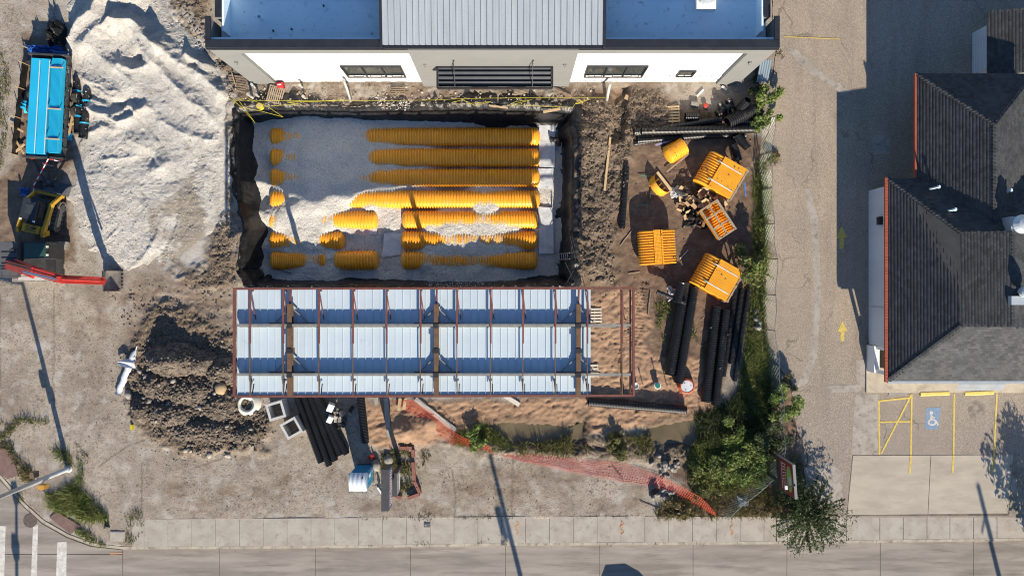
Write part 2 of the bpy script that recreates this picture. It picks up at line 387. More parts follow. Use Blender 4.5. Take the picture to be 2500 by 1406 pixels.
# ---------------------------------------------------------------- gravel heap
def gravel_material():
    m, nt, b = newmat('crushed_limestone'); co = world_co(nt)
    a = nt.nodes.new('ShaderNodeAttribute'); a.attribute_name = 'dirty'
    g = _noise(nt, co, 10.0, 5, .85); mid = _noise(nt, co, 1.2, 5, .6)
    c = _ramp(nt, mid, [(.35, (.86, .835, .79)), (.65, (.78, .755, .71))])
    c = _mixc(nt, _ramp(nt, g, [(.37, (.8, .8, .8)), (.50, (0, 0, 0))]), c, (.40, .38, .35))
    c = _mixc(nt, a.outputs['Fac'], c, (.33, .28, .22))
    nt.links.new(c, b.inputs['Base Color']); b.inputs['Roughness'].default_value = .95; b.inputs['Specular IOR Level'].default_value = .15
    nt.links.new(_bump(nt, g, 1.0, .20), b.inputs['Normal']); return m
M_GRAVEL = gravel_material()
PILE = [(172, 20), (215, -60), (395, -60), (425, 40), (500, 110), (545, 165), (566, 235), (548, 300), (556, 370), (538, 430), (548, 520), (520, 560), (470, 600), (400, 640), (300, 650), (246, 630), (190, 560), (172, 480), (205, 400), (212, 300), (178, 200), (160, 110)]
def build_pile():
    ax = np.arange(P0(140, 0).x, P0(600, 0).x, .07); ay = np.arange(P0(0, 690).y, P0(0, -80).y, .07)
    X, Y = np.meshgrid(ax, ay); px = NX + X / S; py = NY - Y / S
    wx = px + 26 * fbm(px / 48, py / 48, 5, 70, .6); wy = py + 26 * fbm(px / 48, py / 48, 5, 71, .6)
    d = sdist(wx, wy, PILE)
    z = np.where(d > 0, .24 * (1 - np.exp(-d / 40)) , d * .02)
    # tipped and pushed ridges: polyline, half width (px), height (m)
    wx2 = px + 9 * fbm(px / 26, py / 26, 3, 76); wy2 = py + 9 * fbm(px / 26, py / 26, 3, 79)
    for pl, w, h in (([(188, 105), (205, 70), (245, 40), (262, 8), (290, -10)], 22, .85), ([(215, 120), (262, 78), (300, 62)], 20, .6), ([(300, 70), (335, 62), (362, 84), (400, 120)], 18, .9), ([(255, -20), (300, 10), (350, 0)], 18, .5),
                     ([(400, 120), (450, 160), (500, 190), (540, 230)], 18, .55), ([(350, 120), (400, 175), (455, 235), (520, 290)], 15, .45), ([(240, 120), (300, 180), (330, 215)], 20, .35), ([(470, 140), (515, 165)], 14, .5), ([(300, 165), (340, 180), (370, 165)], 12, .4),
                     ([(215, 195), (260, 210), (300, 235)], 9, .25), ([(225, 268), (265, 285), (300, 305), (335, 295), (370, 265)], 12, .45), ([(290, 285), (320, 262), (345, 278)], 10, .35), ([(222, 325), (250, 315), (285, 318)], 10, .3), ([(400, 300), (450, 330), (520, 345)], 16, .25), ([(330, 350), (380, 365), (400, 410)], 18, .25), ([(255, 390), (300, 388), (335, 380)], 6, .14), ([(380, 420), (420, 400)], 12, .2), ([(240, 220), (285, 240), (310, 245)], 6, .18), ([(232, 245), (270, 258)], 6, .15)):
        z += h * np.exp(-(seg_dist(wx2, wy2, [(float(q[0]), float(q[1])) for q in pl], False) / w) ** 1.15) * sst(-5, 20, d)
    for x, y, r, dep in ((345, 142, 15, .4), (305, 255, 18, .35), (480, 165, 13, .25), (375, 385, 22, .2)):
        z -= dep * np.exp(-(((px - x) / r) ** 2 + ((py - y) / r) ** 2))
    # excavator sweep arcs round its body
    rr = np.hypot(px - 170, (py - 480) * 1.1); aa = np.arctan2(py - 480, px - 170)
    z += .10 * np.exp(-((rr - 230 - 16 * np.sin(aa * 2)) / 6) ** 2) * sst(.1, .4, aa) + .07 * np.exp(-((rr - 150) / 4) ** 2) * sst(.3, .6, aa) - .06 * np.exp(-((rr - 270) / 5) ** 2)
    z += sst(0, 30, d) * (.13 * fbm(px / 44, py / 44, 4, 73) + .035 * (1 - 2 * np.abs(fbm(px / 13, py / 13, 3, 74))) + .04 * fbm(px / 5.5, py / 5.5, 3, 75, .7))
    dirty = sst(.0, .55, fbm(px / 46, py / 46, 4, 80) + .9 * sst(360, 600, py) * sst(330, 470, px) - .28) * .85
    dirty = np.maximum(dirty, .14 + .2 * sst(-.1, .5, fbm(px / 20, py / 20, 4, 84)))
    dirty = np.maximum(dirty, sst(40, 0, d) * sst(-.2, .5, fbm(px / 16, py / 16, 3, 81)) * .6)
    for poly in ([(395, 640), (440, 560), (490, 470), (500, 320)], [(425, 640), (475, 560), (525, 470), (540, 320)], [(290, 420), (380, 505), (420, 520)]):
        pp = [(float(a), float(b)) for a, b in poly]; dd = seg_dist(px, py, pp, False); mk = sst(13, 8, dd)
        brk = sst(-.15, .35, fbm(px / 25, py / 25, 3, 83)); z -= mk * .03 * brk; z += mk * brk * .03 * np.sin((px * .3 + py) * .95); dirty = np.maximum(dirty, mk * brk * .25)
    me = grid_mesh('gravel_heap', X, Y, z + .02, M_GRAVEL, keep=z > -.12, attrs={'dirty': dirty})
    link('gravel_heap', me, kind='stuff', label='spread heap of white crushed limestone gravel beside the flatbed trailer', cat='gravel')
build_pile()

# ---------------------------------------------------------------- pit: gravel bed
CTRL = [  # px, py, height of gravel surface
 (640, 320, -1.75), (640, 400, -2.03), (640, 480, -2.03), (640, 560, -2.03), (640, 640, -1.98),
 (672, 332, -1.62), (672, 383, -1.62), (672, 433, -1.62), (674, 486, -1.6), (664, 536, -1.45), (676, 586, -1.6), (690, 635, -1.98), (725, 635, -1.6),
 (708, 332, -1.36), (700, 383, -1.34), (708, 433, -1.36), (708, 486, -1.36), (684, 536, -1.26), (712, 586, -1.38), (760, 640, -1.36),
 (760, 300, -1.15), (840, 300, -1.2), (760, 383, -1.1), (840, 383, -1.15), (760, 450, -1.05), (840, 450, -1.1), (720, 510, -1.0), (770, 500, -1.05), (735, 560, -1.2), (770, 600, -1.3), (700, 610, -1.5),
 (878, 332, -1.32), (888, 383, -1.34), (885, 433, -1.34), (850, 480, -1.27), (935, 433, -1.50), (920, 332, -1.55), (930, 383, -1.6), (900, 500, -1.5), (940, 470, -1.6),
 (1000, 332, -1.75), (1000, 383, -1.75), (1000, 433, -1.6), (1000, 486, -1.98), (1100, 360, -2.06), (1100, 410, -2.06), (1100, 460, -2.06), (1200, 332, -2.06), (1200, 410, -2.06), (1290, 360, -2.06), (1290, 460, -2.06), (960, 300, -1.6), (1100, 300, -1.8), (1300, 300, -1.98),
 (800, 545, -1.36), (840, 552, -1.65), (900, 540, -2.03), (870, 510, -1.75), (770, 586, -1.32), (800, 590, -1.6), (825, 586, -2.03), (800, 635, -1.45), (812, 640, -1.6), (860, 635, -2.06), (910, 635, -2.06), (860, 665, -2.03), (950, 540, -1.75), (950, 600, -2.06), (950, 650, -1.98),
 (1040, 510, -2.06), (1140, 505, -1.8), (1170, 500, -1.45), (1200, 500, -1.45), (1230, 505, -1.75), (1000, 536, -2.03), (1060, 550, -1.5), (1090, 560, -1.38), (1130, 552, -1.40), (1180, 545, -1.36), (1230, 545, -1.45), (1255, 545, -1.55), (1290, 536, -2.03),
 (1015, 586, -2.03), (1050, 592, -1.45), (1100, 596, -1.38), (1160, 596, -1.37), (1220, 596, -1.38), (1255, 596, -1.45), (1290, 586, -1.98), (1150, 612, -1.35), (1080, 612, -1.38), (1220, 612, -1.40),
 (1000, 640, -1.98), (1040, 640, -1.42), (1080, 640, -1.48), (1120, 632, -1.44), (1160, 640, -1.40), (1200, 634, -1.46), (1240, 640, -1.7), (1290, 640, -2.03), (1100, 665, -1.55), (1200, 668, -1.6), (1000, 670, -1.8),
 (1340, 320, -2.05), (1340, 420, -2.05), (1340, 520, -2.05), (1340, 620, -2.05), (1345, 670, -2.03)]
def build_bed():
    x0, y0 = P(585, 710).xy; x1, y1 = P(1400, 255).xy
    ax = np.arange(x0, x1, .06); ay = np.arange(y0, y1, .06); X, Y = np.meshgrid(ax, ay)
    k = (H + 1.5) / F; px = NX + X / k; py = NY - Y / k
    num = np.zeros_like(px); den = np.zeros_like(px)
    for cx, cy, h in CTRL:
        w = 1 / (((px - cx) ** 2 + (py - cy) ** 2) + 60) ** 1.7; num += w * h; den += w
    z = num / den + .07 * fbm(px / 30, py / 30, 3, 101) + .03 * fbm(px / 8, py / 8, 3, 102) + .03 * fbm(px / 4.5, py / 4.5, 3, 103, .7)
    g = grid_mesh('gravel_bed', X, Y, z, M_GRAVEL, attrs={'dirty': .08 * sst(0, .6, fbm(px / 40, py / 40, 3, 105))})
    link('gravel_bed', g, kind='stuff', label='white gravel bedding poured around the orange chambers in the pit', cat='gravel')
    return ax, ay, z
BED = build_bed()

# black fabric that lines the pit walls and laps over the rim
M_LINER = mat('black_geotextile', (.011, .011, .012), (.02, .02, .021), 1.4, .40, bump=.07, bscale=3.5, spec=.4, dirt=(.10, .088, .072), dscale=1.6, dlo=.62, dhi=.85)
def build_liner():
    pts = [P0(*p) for p in RIM]; n = len(pts); out = []
    per = []
    for i in range(n):
        a, b = pts[i], pts[(i + 1) % n]; L = (b - a).length; m = max(2, int(L / .10))
        for j in range(m): per.append((a.lerp(b, j / m)))
    N = len(per); V = []
    cx, cy = P0(990, 480).xy
    # (offset outwards in m, height)
    prof = [(1.0, .02), (.8, .06), (.55, .09), (.3, .10), (.08, .06), (-.12, -.12), (-.18, -.5), (-.24, -.9), (-.30, -1.3), (-.38, -1.7), (-.6, -2.05), (-1.2, -2.12)]
    arr = np.array([(p.x, p.y) for p in per]); t = np.roll(arr, -3, 0) - np.roll(arr, 3, 0); nrm = np.stack([t[:, 1], -t[:, 0]], 1)
    nrm /= np.linalg.norm(nrm, axis=1)[:, None] + 1e-9
    sgn = np.sign(((arr - [cx, cy]) * nrm).sum(1)); nrm *= np.median(sgn)
    ker = np.ones(9) / 9
    for c in range(2): nrm[:, c] = np.convolve(np.concatenate([nrm[-4:, c], nrm[:, c], nrm[:4, c]]), ker, 'valid')
    s = np.arange(N) * .10
    lap = np.clip(.50 + .75 * fbm(s / 2.6, s * 0 + 3.3, 4, 140), .10, 1.5)
    lap *= np.where(arr[:, 1] > P0(0, 330).y, 1.35, np.where(arr[:, 0] < P0(640, 0).x, .35, np.where(arr[:, 0] > P0(1380, 0).x, 1.5, .8)))
    rows = []
    for k, (o, h) in enumerate(prof):
        wallk = np.where(arr[:, 0] < P0(640, 0).x, 1.35, np.where(arr[:, 1] > P0(0, 330).y, 1.5, np.where(arr[:, 0] > P0(1380, 0).x, 1.1, 1.0)))
        off = np.where(o > .1, o * lap, o * (wallk if k < 11 else 1.6))
        w = .22 if k < 5 else .12
        f1 = fbm(s / .7, np.full(N, k * .35), 3, 141); f2 = fbm(s / .28, np.full(N, k * .22), 2, 142)
        off = off + ((.07 * f1 + .06 * f2) if k >= 5 else .22 * f1 * (k > 0)); hh = h + (w * (np.abs(f1) * .8 + .5 * f2) if 0 < k < 9 else 0)
        if k == 0: hh = hh * 0 - .05
        xy = arr + nrm * off[:, None]; rows.append(np.column_stack([xy, hh if np.ndim(hh) else np.full(N, hh)]))
    V = np.concatenate(rows); K = len(prof); Q = []
    i = np.arange(N); j = (i + 1) % N
    for k in range(K - 1): Q.append(np.stack([k * N + i, k * N + j, (k + 1) * N + j, (k + 1) * N + i], 1))
    me = raw_mesh('pit_liner', V, np.concatenate(Q), M_LINER, True)
    link('pit_liner', me, label='wrinkled black fabric lining the walls and rim of the pit', cat='pit liner')
build_liner()

# ---------------------------------------------------------------- road, kerb, pavement
M_ROAD = mat('road_concrete', (.32, .283, .25), (.235, .208, .183), .8, .9, bump=.01, bscale=30, dirt=(.16, .14, .12), dscale=1.2, dlo=.47, dhi=.72, stretch=(.22, 1.7, 1))
M_WALK = mat('pavement_concrete', (.405, .37, .32), (.335, .30, .255), 1.1, .92, bump=.012, bscale=40, dirt=(.215, .18, .145), dscale=2.3, dlo=.54, dhi=.80)
M_JOINT = mat('dark_joint', (.17, .145, .115), (.10, .085, .07), 1.5, .95)
M_KERB = mat('kerb_concrete', (.44, .395, .32), (.33, .29, .235), 1.5, .9, dirt=(.15, .12, .09), dscale=2, dlo=.52, dhi=.7)
M_WHITE = mat('white_road_paint', (.62, .60, .57), (.46, .44, .40), 3.5, .8, dirt=(.30, .27, .23), dscale=4, dlo=.55, dhi=.75)
M_YEL = mat('yellow_paint', (.62, .47, .10), (.54, .41, .10), 5, .8, dirt=(.30, .25, .17), dscale=8, dlo=.52, dhi=.70)
def xy(p): return (p.x, p.y)
def polyw(pts, z=0): return [xy(P(a, b, z)) for a, b in pts]
ROADZ = -.14
def build_road():
    rp = [xy(P(a, b, ROADZ)) for a, b in ROADPOLY]
    road = MB().flat(rp, ROADZ - .018).build('road', M_JOINT, kind='structure', label='grey concrete street in slabs along the site')
    js = [300, 536, 770, 1002, 1234, 1464, 1692, 1921, 2149, 2377, 2605]
    for a, b in zip(js[:-1], js[1:]):
        for r, (yo, y2) in enumerate(((7, 1440), (0, 1560), (0, 1700))):
            ya, yb = (kerb_y(a) + 3, kerb_y(b) + 3) if r == 0 else ((1441, 1441) if r == 1 else (1561, 1561))
            MB().prism(polyw([(a + .7, ya), (b - .7, yb), (b - .7, y2), (a + .7, y2)], ROADZ), ROADZ - .04, ROADZ + random.uniform(0, .003)).build('road_slab', M_ROAD, road)
    MB().prism(polyw([(-300, 1060), (0, 1172), (24, 1198), (58, 1238), (102, 1278), (162, 1312), (222, 1334), (298, 1342), (298, 1352), (-300, 1352)], ROADZ), ROADZ - .04, ROADZ).build('road_slab', M_ROAD, road)
    MB().prism(polyw([(-300, 1353.5), (298.5, 1353.5), (298.5, 1700), (-300, 1700)], ROADZ), ROADZ - .04, ROADZ + .002).build('road_slab', M_ROAD, road)
    for i, q in enumerate(([(0, 1283), (14, 1283), (8, 1500), (-14, 1500)], [(81, 1281), (93, 1281), (88, 1500), (72, 1500)], [(140, 1323), (163, 1322), (161, 1500), (134, 1500)])):
        MB().flat(polyw(q, ROADZ), ROADZ + .007).build('crosswalk_stripe', M_WHITE, road, label=('white crosswalk stripe', 'white crosswalk stripe', 'broad white crosswalk stripe')[i])
    mh = P(74, 1270, ROADZ); MB().lathe([(.46, ROADZ), (.46, ROADZ + .01), (.40, ROADZ + .012)], 20, mh.x, mh.y).build('manhole_cover', mat('rusty_iron', (.13, .10, .085), (.09, .07, .06), 6, .8, bump=.01), road)
    # kerb as a run of stones
    kp = [P0(*p) for p in KERB]; kerb = None; me_i = 0
    kerb = MB().box(0, 0, -.6, .1, .1, .05).build('kerb', M_KERB, kind='structure', label='pale concrete kerb between street and pavement')
    for a, b in zip(KERB[:-1], KERB[1:]):
        A, B = P0(*a), P0(*b); L = (B - A).length; n = max(1, round(L / 3.0))
        if a[0] >= 2060: continue
        for i in range(n):
            p, q = A.lerp(B, (i + .004) / n), A.lerp(B, (i + .996) / n); p.z = q.z = -.098
            MB().bar(p, q, .17, .22).build('kerb_stone', M_KERB, kerb)
build_road()
def build_walk():
    w = MB().flat(polyw([(322, 1267), (2510, 1250), (2510, 1312), (1885, 1320), (322, 1333)]), -.09).build('sidewalk', M_JOINT, kind='structure', label='concrete pavement of square slabs beside the street')
    xs = [322] + list(np.arange(352, 1870, 58.2)) + [1895]
    def top(x): return np.interp(x, [336, 1250, 1900, 2060, 2500], [1270, 1264, 1263, 1256, 1250])
    for a, b in zip(xs[:-1], xs[1:]):
        z = random.uniform(.005, .02)
        MB().prism(polyw([(a + .4, top(a) - 3), (b - .4, top(b) - 3), (b - .4, kerb_y(b) - 3.4), (a + .4, kerb_y(a) - 3.4)]), -.08, z).build('paving_slab', M_WALK, w)
    xs2 = [1896, 1960, 2012, 2066, 2148, 2205, 2263, 2319, 2377, 2434, 2520]
    for a, b in zip(xs2[:-1], xs2[1:]):
        MB().prism(polyw([(a + .7, top(a) + 1), (b - .7, top(b) + 1), (b - .7, kerb_y(b) - 3.4), (a + .7, kerb_y(a) - 3.4)]), -.08, .006).build('paving_slab', M_WALK, w)
    bx = P0(288, 1308); c = MB().box(bx.x, bx.y, .03, .92, .62, .05).build('utility_cover', mat('cover_concrete', (.43, .40, .36), None, 2, .9), label='pale concrete utility box cover at the street corner', cat='utility cover')
    MB().box(bx.x, bx.y, .058, .80, .50, .012).build('lid', M_WALK, c)
    bx = P0(1043, 1281); c = MB().box(bx.x, bx.y, .03, .42, .26, .04).build('meter_box_cover', mat('meter_grey', (.10, .105, .12), None, 2, .6), label='small dark meter box cover set in the pavement', cat='utility cover')
    MB().lathe([(.05, .05), (.05, .06)], 10, bx.x - .1, bx.y).build('lid_cap', M_WALK, c)
    # red brick paving at the corner
    M_BP = mat('red_paver', (.20, .125, .11), (.155, .10, .09), 3, .9, bump=.02, bscale=20)
    for lab, q in (('faded red paving strip behind the street corner kerb', [(122, 1262), (140, 1248), (196, 1282), (172, 1302)]), ('faded red paving by the signal pole', [(-60, 1080), (28, 1098), (46, 1160), (20, 1168), (-60, 1130)])):
        MB().prism(polyw(q), -.05, .05).build('red_paving', M_BP, label=lab, kind='structure')
build_walk()
# orange and white survey marks
M_SPRAY = mat('orange_spray', (.55, .24, .08), (.36, .31, .25), 9, .9, lo=.45, hi=.6)
def sprays():
    for i, (x, y, w) in enumerate(((1262, 1288, 7), (1518, 1288, 8), (1786, 1290, 7), (282, 1351, 9))):
        b = MB(); q = P0(x, y)
        if i < 3:
            pts = [P0(x + w * math.sin(t * 1.9), y - 16 + t * 6.5, .03) if False else P(x + w * .6 * math.sin(t * 1.9), y - 16 + t * 6.5, .026) for t in range(6)]
            for p, r in zip(pts[:-1], pts[1:]): b.bar(p, r, .09, .004)
        else:
            b.bar(P(268, 1351, ROADZ + .01), P(299, 1350, ROADZ + .01), .09, .004)
        b.build('survey_mark', M_SPRAY, kind='structure', label='orange survey spray mark')
sprays()

# ---------------------------------------------------------------- car park
def asphalt_material():
    m, nt, b = newmat('worn_asphalt'); co = world_co(nt)
    big = _noise(nt, co, .22, 5, .6); mid = _noise(nt, co, 1.4, 5, .6); g = _noise(nt, co, 22.0, 3, .75)
    mp = nt.nodes.new('ShaderNodeMapping'); mp.inputs['Scale'].default_value = (1.0, .12, 1); nt.links.new(co, mp.inputs[0])
    st = _noise(nt, mp.outputs[0], .9, 4, .6)
    sx = nt.nodes.new('ShaderNodeSeparateXYZ'); nt.links.new(co, sx.inputs[0])
    c = _ramp(nt, big, [(.35, (.425, .35, .27)), (.65, (.335, .28, .225))])
    south = _ramp(nt, _math(nt, 'MULTIPLY', _math(nt, 'ADD', sx.outputs[1], 14.0), .05), [(.2, (1, 1, 1)), (.75, (0, 0, 0))])
    c = _mixc(nt, _mixc(nt, .75, (0, 0, 0), south), c, (.305, .265, .235))
    c = _mixc(nt, _ramp(nt, st, [(.47, (0, 0, 0)), (.72, (.55, .55, .55))]), c, (.235, .20, .165))
    c = _mixc(nt, _ramp(nt, g, [(.40, (.7, .7, .7)), (.56, (0, 0, 0))]), c, (.15, .125, .10))
    c = _mixc(nt, _ramp(nt, g, [(.56, (0, 0, 0)), (.70, (.6, .6, .6))]), c, (.60, .53, .45))
    v = nt.nodes.new('ShaderNodeTexVoronoi'); v.feature = 'DISTANCE_TO_EDGE'; v.inputs['Scale'].default_value = .35
    wv = nt.nodes.new('ShaderNodeMix'); wv.data_type = 'VECTOR'; wv.inputs[0].default_value = .35
    nz = nt.nodes.new('ShaderNodeTexNoise'); nz.inputs['Scale'].default_value = 1.1; nz.inputs['Detail'].default_value = 5; nt.links.new(co, nz.inputs['Vector'])
    nt.links.new(co, wv.inputs[4]); vm = nt.nodes.new('ShaderNodeVectorMath'); vm.operation = 'MULTIPLY_ADD'
    nt.links.new(nz.outputs[1], vm.inputs[0]); vm.inputs[1].default_value = (1.6, 1.6, 0); nt.links.new(co, vm.inputs[2]); nt.links.new(vm.outputs[0], v.inputs['Vector'])
    crack = _math(nt, 'MULTIPLY', _ramp(nt, v.outputs['Distance'], [(.006, (1, 1, 1)), (.02, (0, 0, 0))]), _ramp(nt, _noise(nt, co, .3, 3), [(.5, (0, 0, 0)), (.62, (1, 1, 1))]))
    c = _mixc(nt, _math(nt, 'MULTIPLY', crack, .5), c, (.10, .085, .07))
    nt.links.new(c, b.inputs['Base Color']); b.inputs['Roughness'].default_value = .95; b.inputs['Specular IOR Level'].default_value = .2
    nt.links.new(_bump(nt, _math(nt, 'SUBTRACT', g, _math(nt, 'MULTIPLY', crack, 1.0)), .8, .012), b.inputs['Normal']); return m
M_ASPH = asphalt_material()
LZ = 0.0
def build_lot():
    dense = []
    n = len(LOT)
    for i in range(n):
        a, b = LOT[i], LOT[(i + 1) % n]; m = max(1, int(math.hypot(a[0] - b[0], a[1] - b[1]) / 9)) if i < n - 4 else 1
        for j in range(m):
            t = j / m; x, y = a[0] + (b[0] - a[0]) * t, a[1] + (b[1] - a[1]) * t
            if i < n - 4: x += 4 * float(fbm(x / 14, y / 14, 3, 160)); y += 3 * float(fbm(x / 14, y / 14, 3, 161))
            dense.append((x, y))
    MB().prism(polyw(dense), -.15, .02).build('parking_lot', M_ASPH, kind='structure', label='worn tan asphalt car park and drive lane')
    M_PATCH = mat('grey_patch', (.37, .335, .295), (.30, .27, .235), 1.3, .9, bump=.008, bscale=60, dirt=(.16, .14, .12), dscale=3)
    M_DRIVE = mat('drive_concrete', (.43, .385, .32), (.36, .32, .265), .7, .92, bump=.006, bscale=50, dirt=(.27, .235, .195), dscale=.9, dlo=.5, dhi=.85, stretch=(.5, 1.5, 1))
    def wob(q, a=3, seed=0):
        out = []
        for i in range(len(q)):
            p, r = q[i], q[(i + 1) % len(q)]; m = max(1, int(math.hypot(p[0] - r[0], p[1] - r[1]) / 8))
            for j in range(m):
                x, y = p[0] + (r[0] - p[0]) * j / m, p[1] + (r[1] - p[1]) * j / m
                out.append((x + a * float(fbm(x / 9, y / 9, 3, seed)), y + a * float(fbm(x / 9, y / 9, 3, seed + 5))))
        return out
    for i, (q, a) in enumerate((([(1962, 462), (1976, 460), (1996, 530), (2000, 620), (2004, 700), (2000, 800), (1992, 880), (1970, 935), (1940, 950), (1975, 880), (1984, 780), (1986, 640), (1978, 540)], 3),
                  ([(2088, 962), (2146, 962), (2142, 1110), (2078, 1110)], 2), ([(1962, 1140), (2020, 1128), (2058, 1150), (2056, 1250), (2010, 1225), (1968, 1190)], 5), ([(1916, 122), (1940, 118), (2010, 180), (2085, 228), (2060, 232), (1980, 180)], 6),
                  ([(2018, 942), (2110, 938), (2100, 955), (2030, 960)], 4), ([(2130, 332), (2172, 330), (2174, 376), (2130, 378)], 2), ([(2090, 878), (2116, 876), (2116, 945), (2090, 945)], 2))):
        MB().flat(polyw(wob(q, a, 170 + i)), .0235 + .001 * i).build('asphalt_patch', M_PATCH, kind='structure', label='grey repair patch in the asphalt')
    M_OIL = mat('oil_stain', (.17, .145, .12), (.28, .24, .205), 3, .9, lo=.42, hi=.6)
    MB().flat(polyw(wob([(2364, 984), (2385, 976), (2404, 990), (2402, 1010), (2384, 1030), (2366, 1012)], 6, 190)), .026).build('oil_stain', M_OIL, kind='structure', label='dark oil stain in a parking bay')
    # concrete drive at the street
    dr = MB().flat(polyw([(2080, 1110), (2475, 1110), (2462, 1258), (2066, 1258)]), .022).build('driveway', M_JOINT, kind='structure', label='pale concrete drive apron of two slabs')
    MB().prism(polyw([(2082, 1112), (2271, 1111), (2264, 1254), (2068, 1256)]), -.1, .034).build('drive_slab', M_DRIVE, dr)
    MB().prism(polyw([(2272.5, 1111), (2473, 1110), (2460, 1252), (2265.5, 1254)]), -.1, .035).build('drive_slab', M_DRIVE, dr)
    dirt = MB().flat(polyw(wob([(2474, 1108), (2560, 1108), (2560, 1256), (2462, 1254)], 3, 196)), .03).build('verge', M_GROUND, kind='structure', label='dirt verge beside the drive apron')
    # painted markings
    def line(a, b, w=.11, z=.03, nm='bay_line', lab='yellow parking bay line', seg=True):
        global LZ; LZ += .0006; z += LZ; A, B = P(*a, z), P(*b, z); q = MB()
        q.bar(A, B, w, .004); return q.build(nm, M_YEL, kind='structure', label=lab)
    line((2146, 978), (2147, 1110), lab='left edge line of the hatched bay'); line((2146, 979), (2222, 971), lab='top line of the hatched bay'); line((2226, 962), (2152, 1106), lab='slanted line across the hatched bay')
    line((2147, 1030), (2222, 1029), lab='middle line of the hatched bay'); line((2226, 962), (2224, 1110)); line((2330, 960), (2328, 1110)); line((2434, 958), (2427, 1110))
    for a, b in (((2224, 1111), (2221, 1155)), ((2328, 1111), (2326, 1154)), ((2427, 1110), (2421, 1154))): line(a, b, .13, .041, lab='yellow parking bay line on the concrete apron')
    line((1915, 90), (2050, 96), .06, .03, lab='faded yellow line by the white building')
    for i, (x, y, s) in enumerate(((2056, 808, 1.0), (2054, 580, 1.15))):
        q = [(x, y - 25 * s), (x + 12 * s, y), (x + 5 * s, y), (x + 4.5 * s, y + 24 * s), (x - 4.5 * s, y + 24 * s), (x - 4.5 * s, y + 1), (x - 12 * s, y + 2)]
        MB().flat(polyw(q), .03).build('lane_arrow', M_YEL, kind='structure', label=('yellow painted arrow in the sunlit lane', 'yellow painted arrow half in the building shade')[i])
    M_BLUE = mat('blue_paint', (.13, .24, .40), (.19, .29, .42), 7, .8, dirt=(.26, .235, .21), dscale=9, dlo=.48, dhi=.66)
    M_WP = mat('worn_white_paint', (.55, .54, .52), (.40, .40, .40), 9, .8)
    sg = MB().flat(polyw([(2261, 995), (2296, 994), (2289, 1047), (2257, 1048)]), .028).build('accessible_parking_marking', M_BLUE, kind='structure', label='blue wheelchair marking with white figure')
    f = MB(); z = .034
    def dot(x, y, r): f.flat([xy(P(x + r * math.cos(t * math.pi / 6), y + r * math.sin(t * math.pi / 6))) for t in range(12)], z)
    dot(2273, 1007, 4.5)
    f.flat(polyw([(2271, 1011), (2275, 1011), (2276, 1016), (2282, 1017), (2282, 1020), (2276, 1020), (2276, 1025), (2270, 1025)]), z + .001)
    ring = [(9, 5.5)]
    for t in range(12):
        a0, a1 = t * math.pi / 6, (t + 1) * math.pi / 6
        f.flat(polyw([(2275 + 11 * math.cos(a0), 1030 + 9 * math.sin(a0)), (2275 + 11 * math.cos(a1), 1030 + 9 * math.sin(a1)), (2275 + 6.5 * math.cos(a1), 1030 + 4.5 * math.sin(a1)), (2275 + 6.5 * math.cos(a0), 1030 + 4.5 * math.sin(a0))]), z + .002)
    f.flat(polyw([(2281, 1024), (2284, 1024), (2292, 1036), (2288, 1039)]), z + .003)
    f.build('wheelchair_figure', M_WP, sg)
    M_WS = mat('yellow_block', (.68, .52, .14), (.58, .44, .13), 3, .7, dirt=(.30, .24, .15), dscale=3, dlo=.6, dhi=.8)
    for lab, (x0, y0, x1, y1) in (('yellow concrete wheel stop nearest the hatched bay', (2245, 961, 2315, 959)), ('yellow concrete wheel stop before the glass canopy', (2353, 960, 2423, 957))):
        A, B = P(x0, y0), P(x1, y1); L = (B - A).length; b = MB()
        pr = [(-.14, 0), (-.14, .06), (-.08, .14), (.08, .14), (.14, .06), (.14, 0)]
        vs = [(x, y, z) for x in (-L / 2, L / 2) for y, z in pr]; b.add(vs, [tuple(range(6))[::-1], tuple(range(6, 12))] + [(i, (i + 1) % 6, 6 + (i + 1) % 6, 6 + i) for i in range(6)])
        o = b.build('wheel_stop', M_WS, loc=((A.x + B.x) / 2, (A.y + B.y) / 2, .02), rz=math.atan2(B.y - A.y, B.x - A.x), label=lab, cat='wheel stop', group='wheel stops in the car park')
        o['label'] = lab
    rp = P0(2190, 957); MB().box(rp.x, rp.y, .05, 1.25, .36, .09, -.0, taper=.9).build('ramp_slab', mat('ramp_grey', (.30, .29, .275), (.24, .23, .22), 2, .9, bump=.01), label='grey concrete ramp slab above the hatched bay', cat='ramp')
build_lot()

# ---------------------------------------------------------------- puddles
def water():
    m, nt, b = newmat('muddy_water'); co = world_co(nt)
    c = _ramp(nt, _noise(nt, co, .8, 4), [(.35, (.16, .128, .075)), (.65, (.11, .088, .05))])
    nt.links.new(c, b.inputs['Base Color']); b.inputs['Roughness'].default_value = .06; b.inputs['Specular IOR Level'].default_value = .5
    nt.links.new(_bump(nt, _noise(nt, co, 5, 2), .05, .02), b.inputs['Normal'])
    for i, q in enumerate((PUD1, PUD2)):
        c = np.mean(q, axis=0); g = [tuple(c + (np.array(p) - c) * 1.22) for p in q]
        MB().flat(polyw(g), -.115).build('puddle', m, kind='structure', label=('muddy puddle in the ditch beside the sand', 'brown puddle under the leafy bushes')[i])
water()
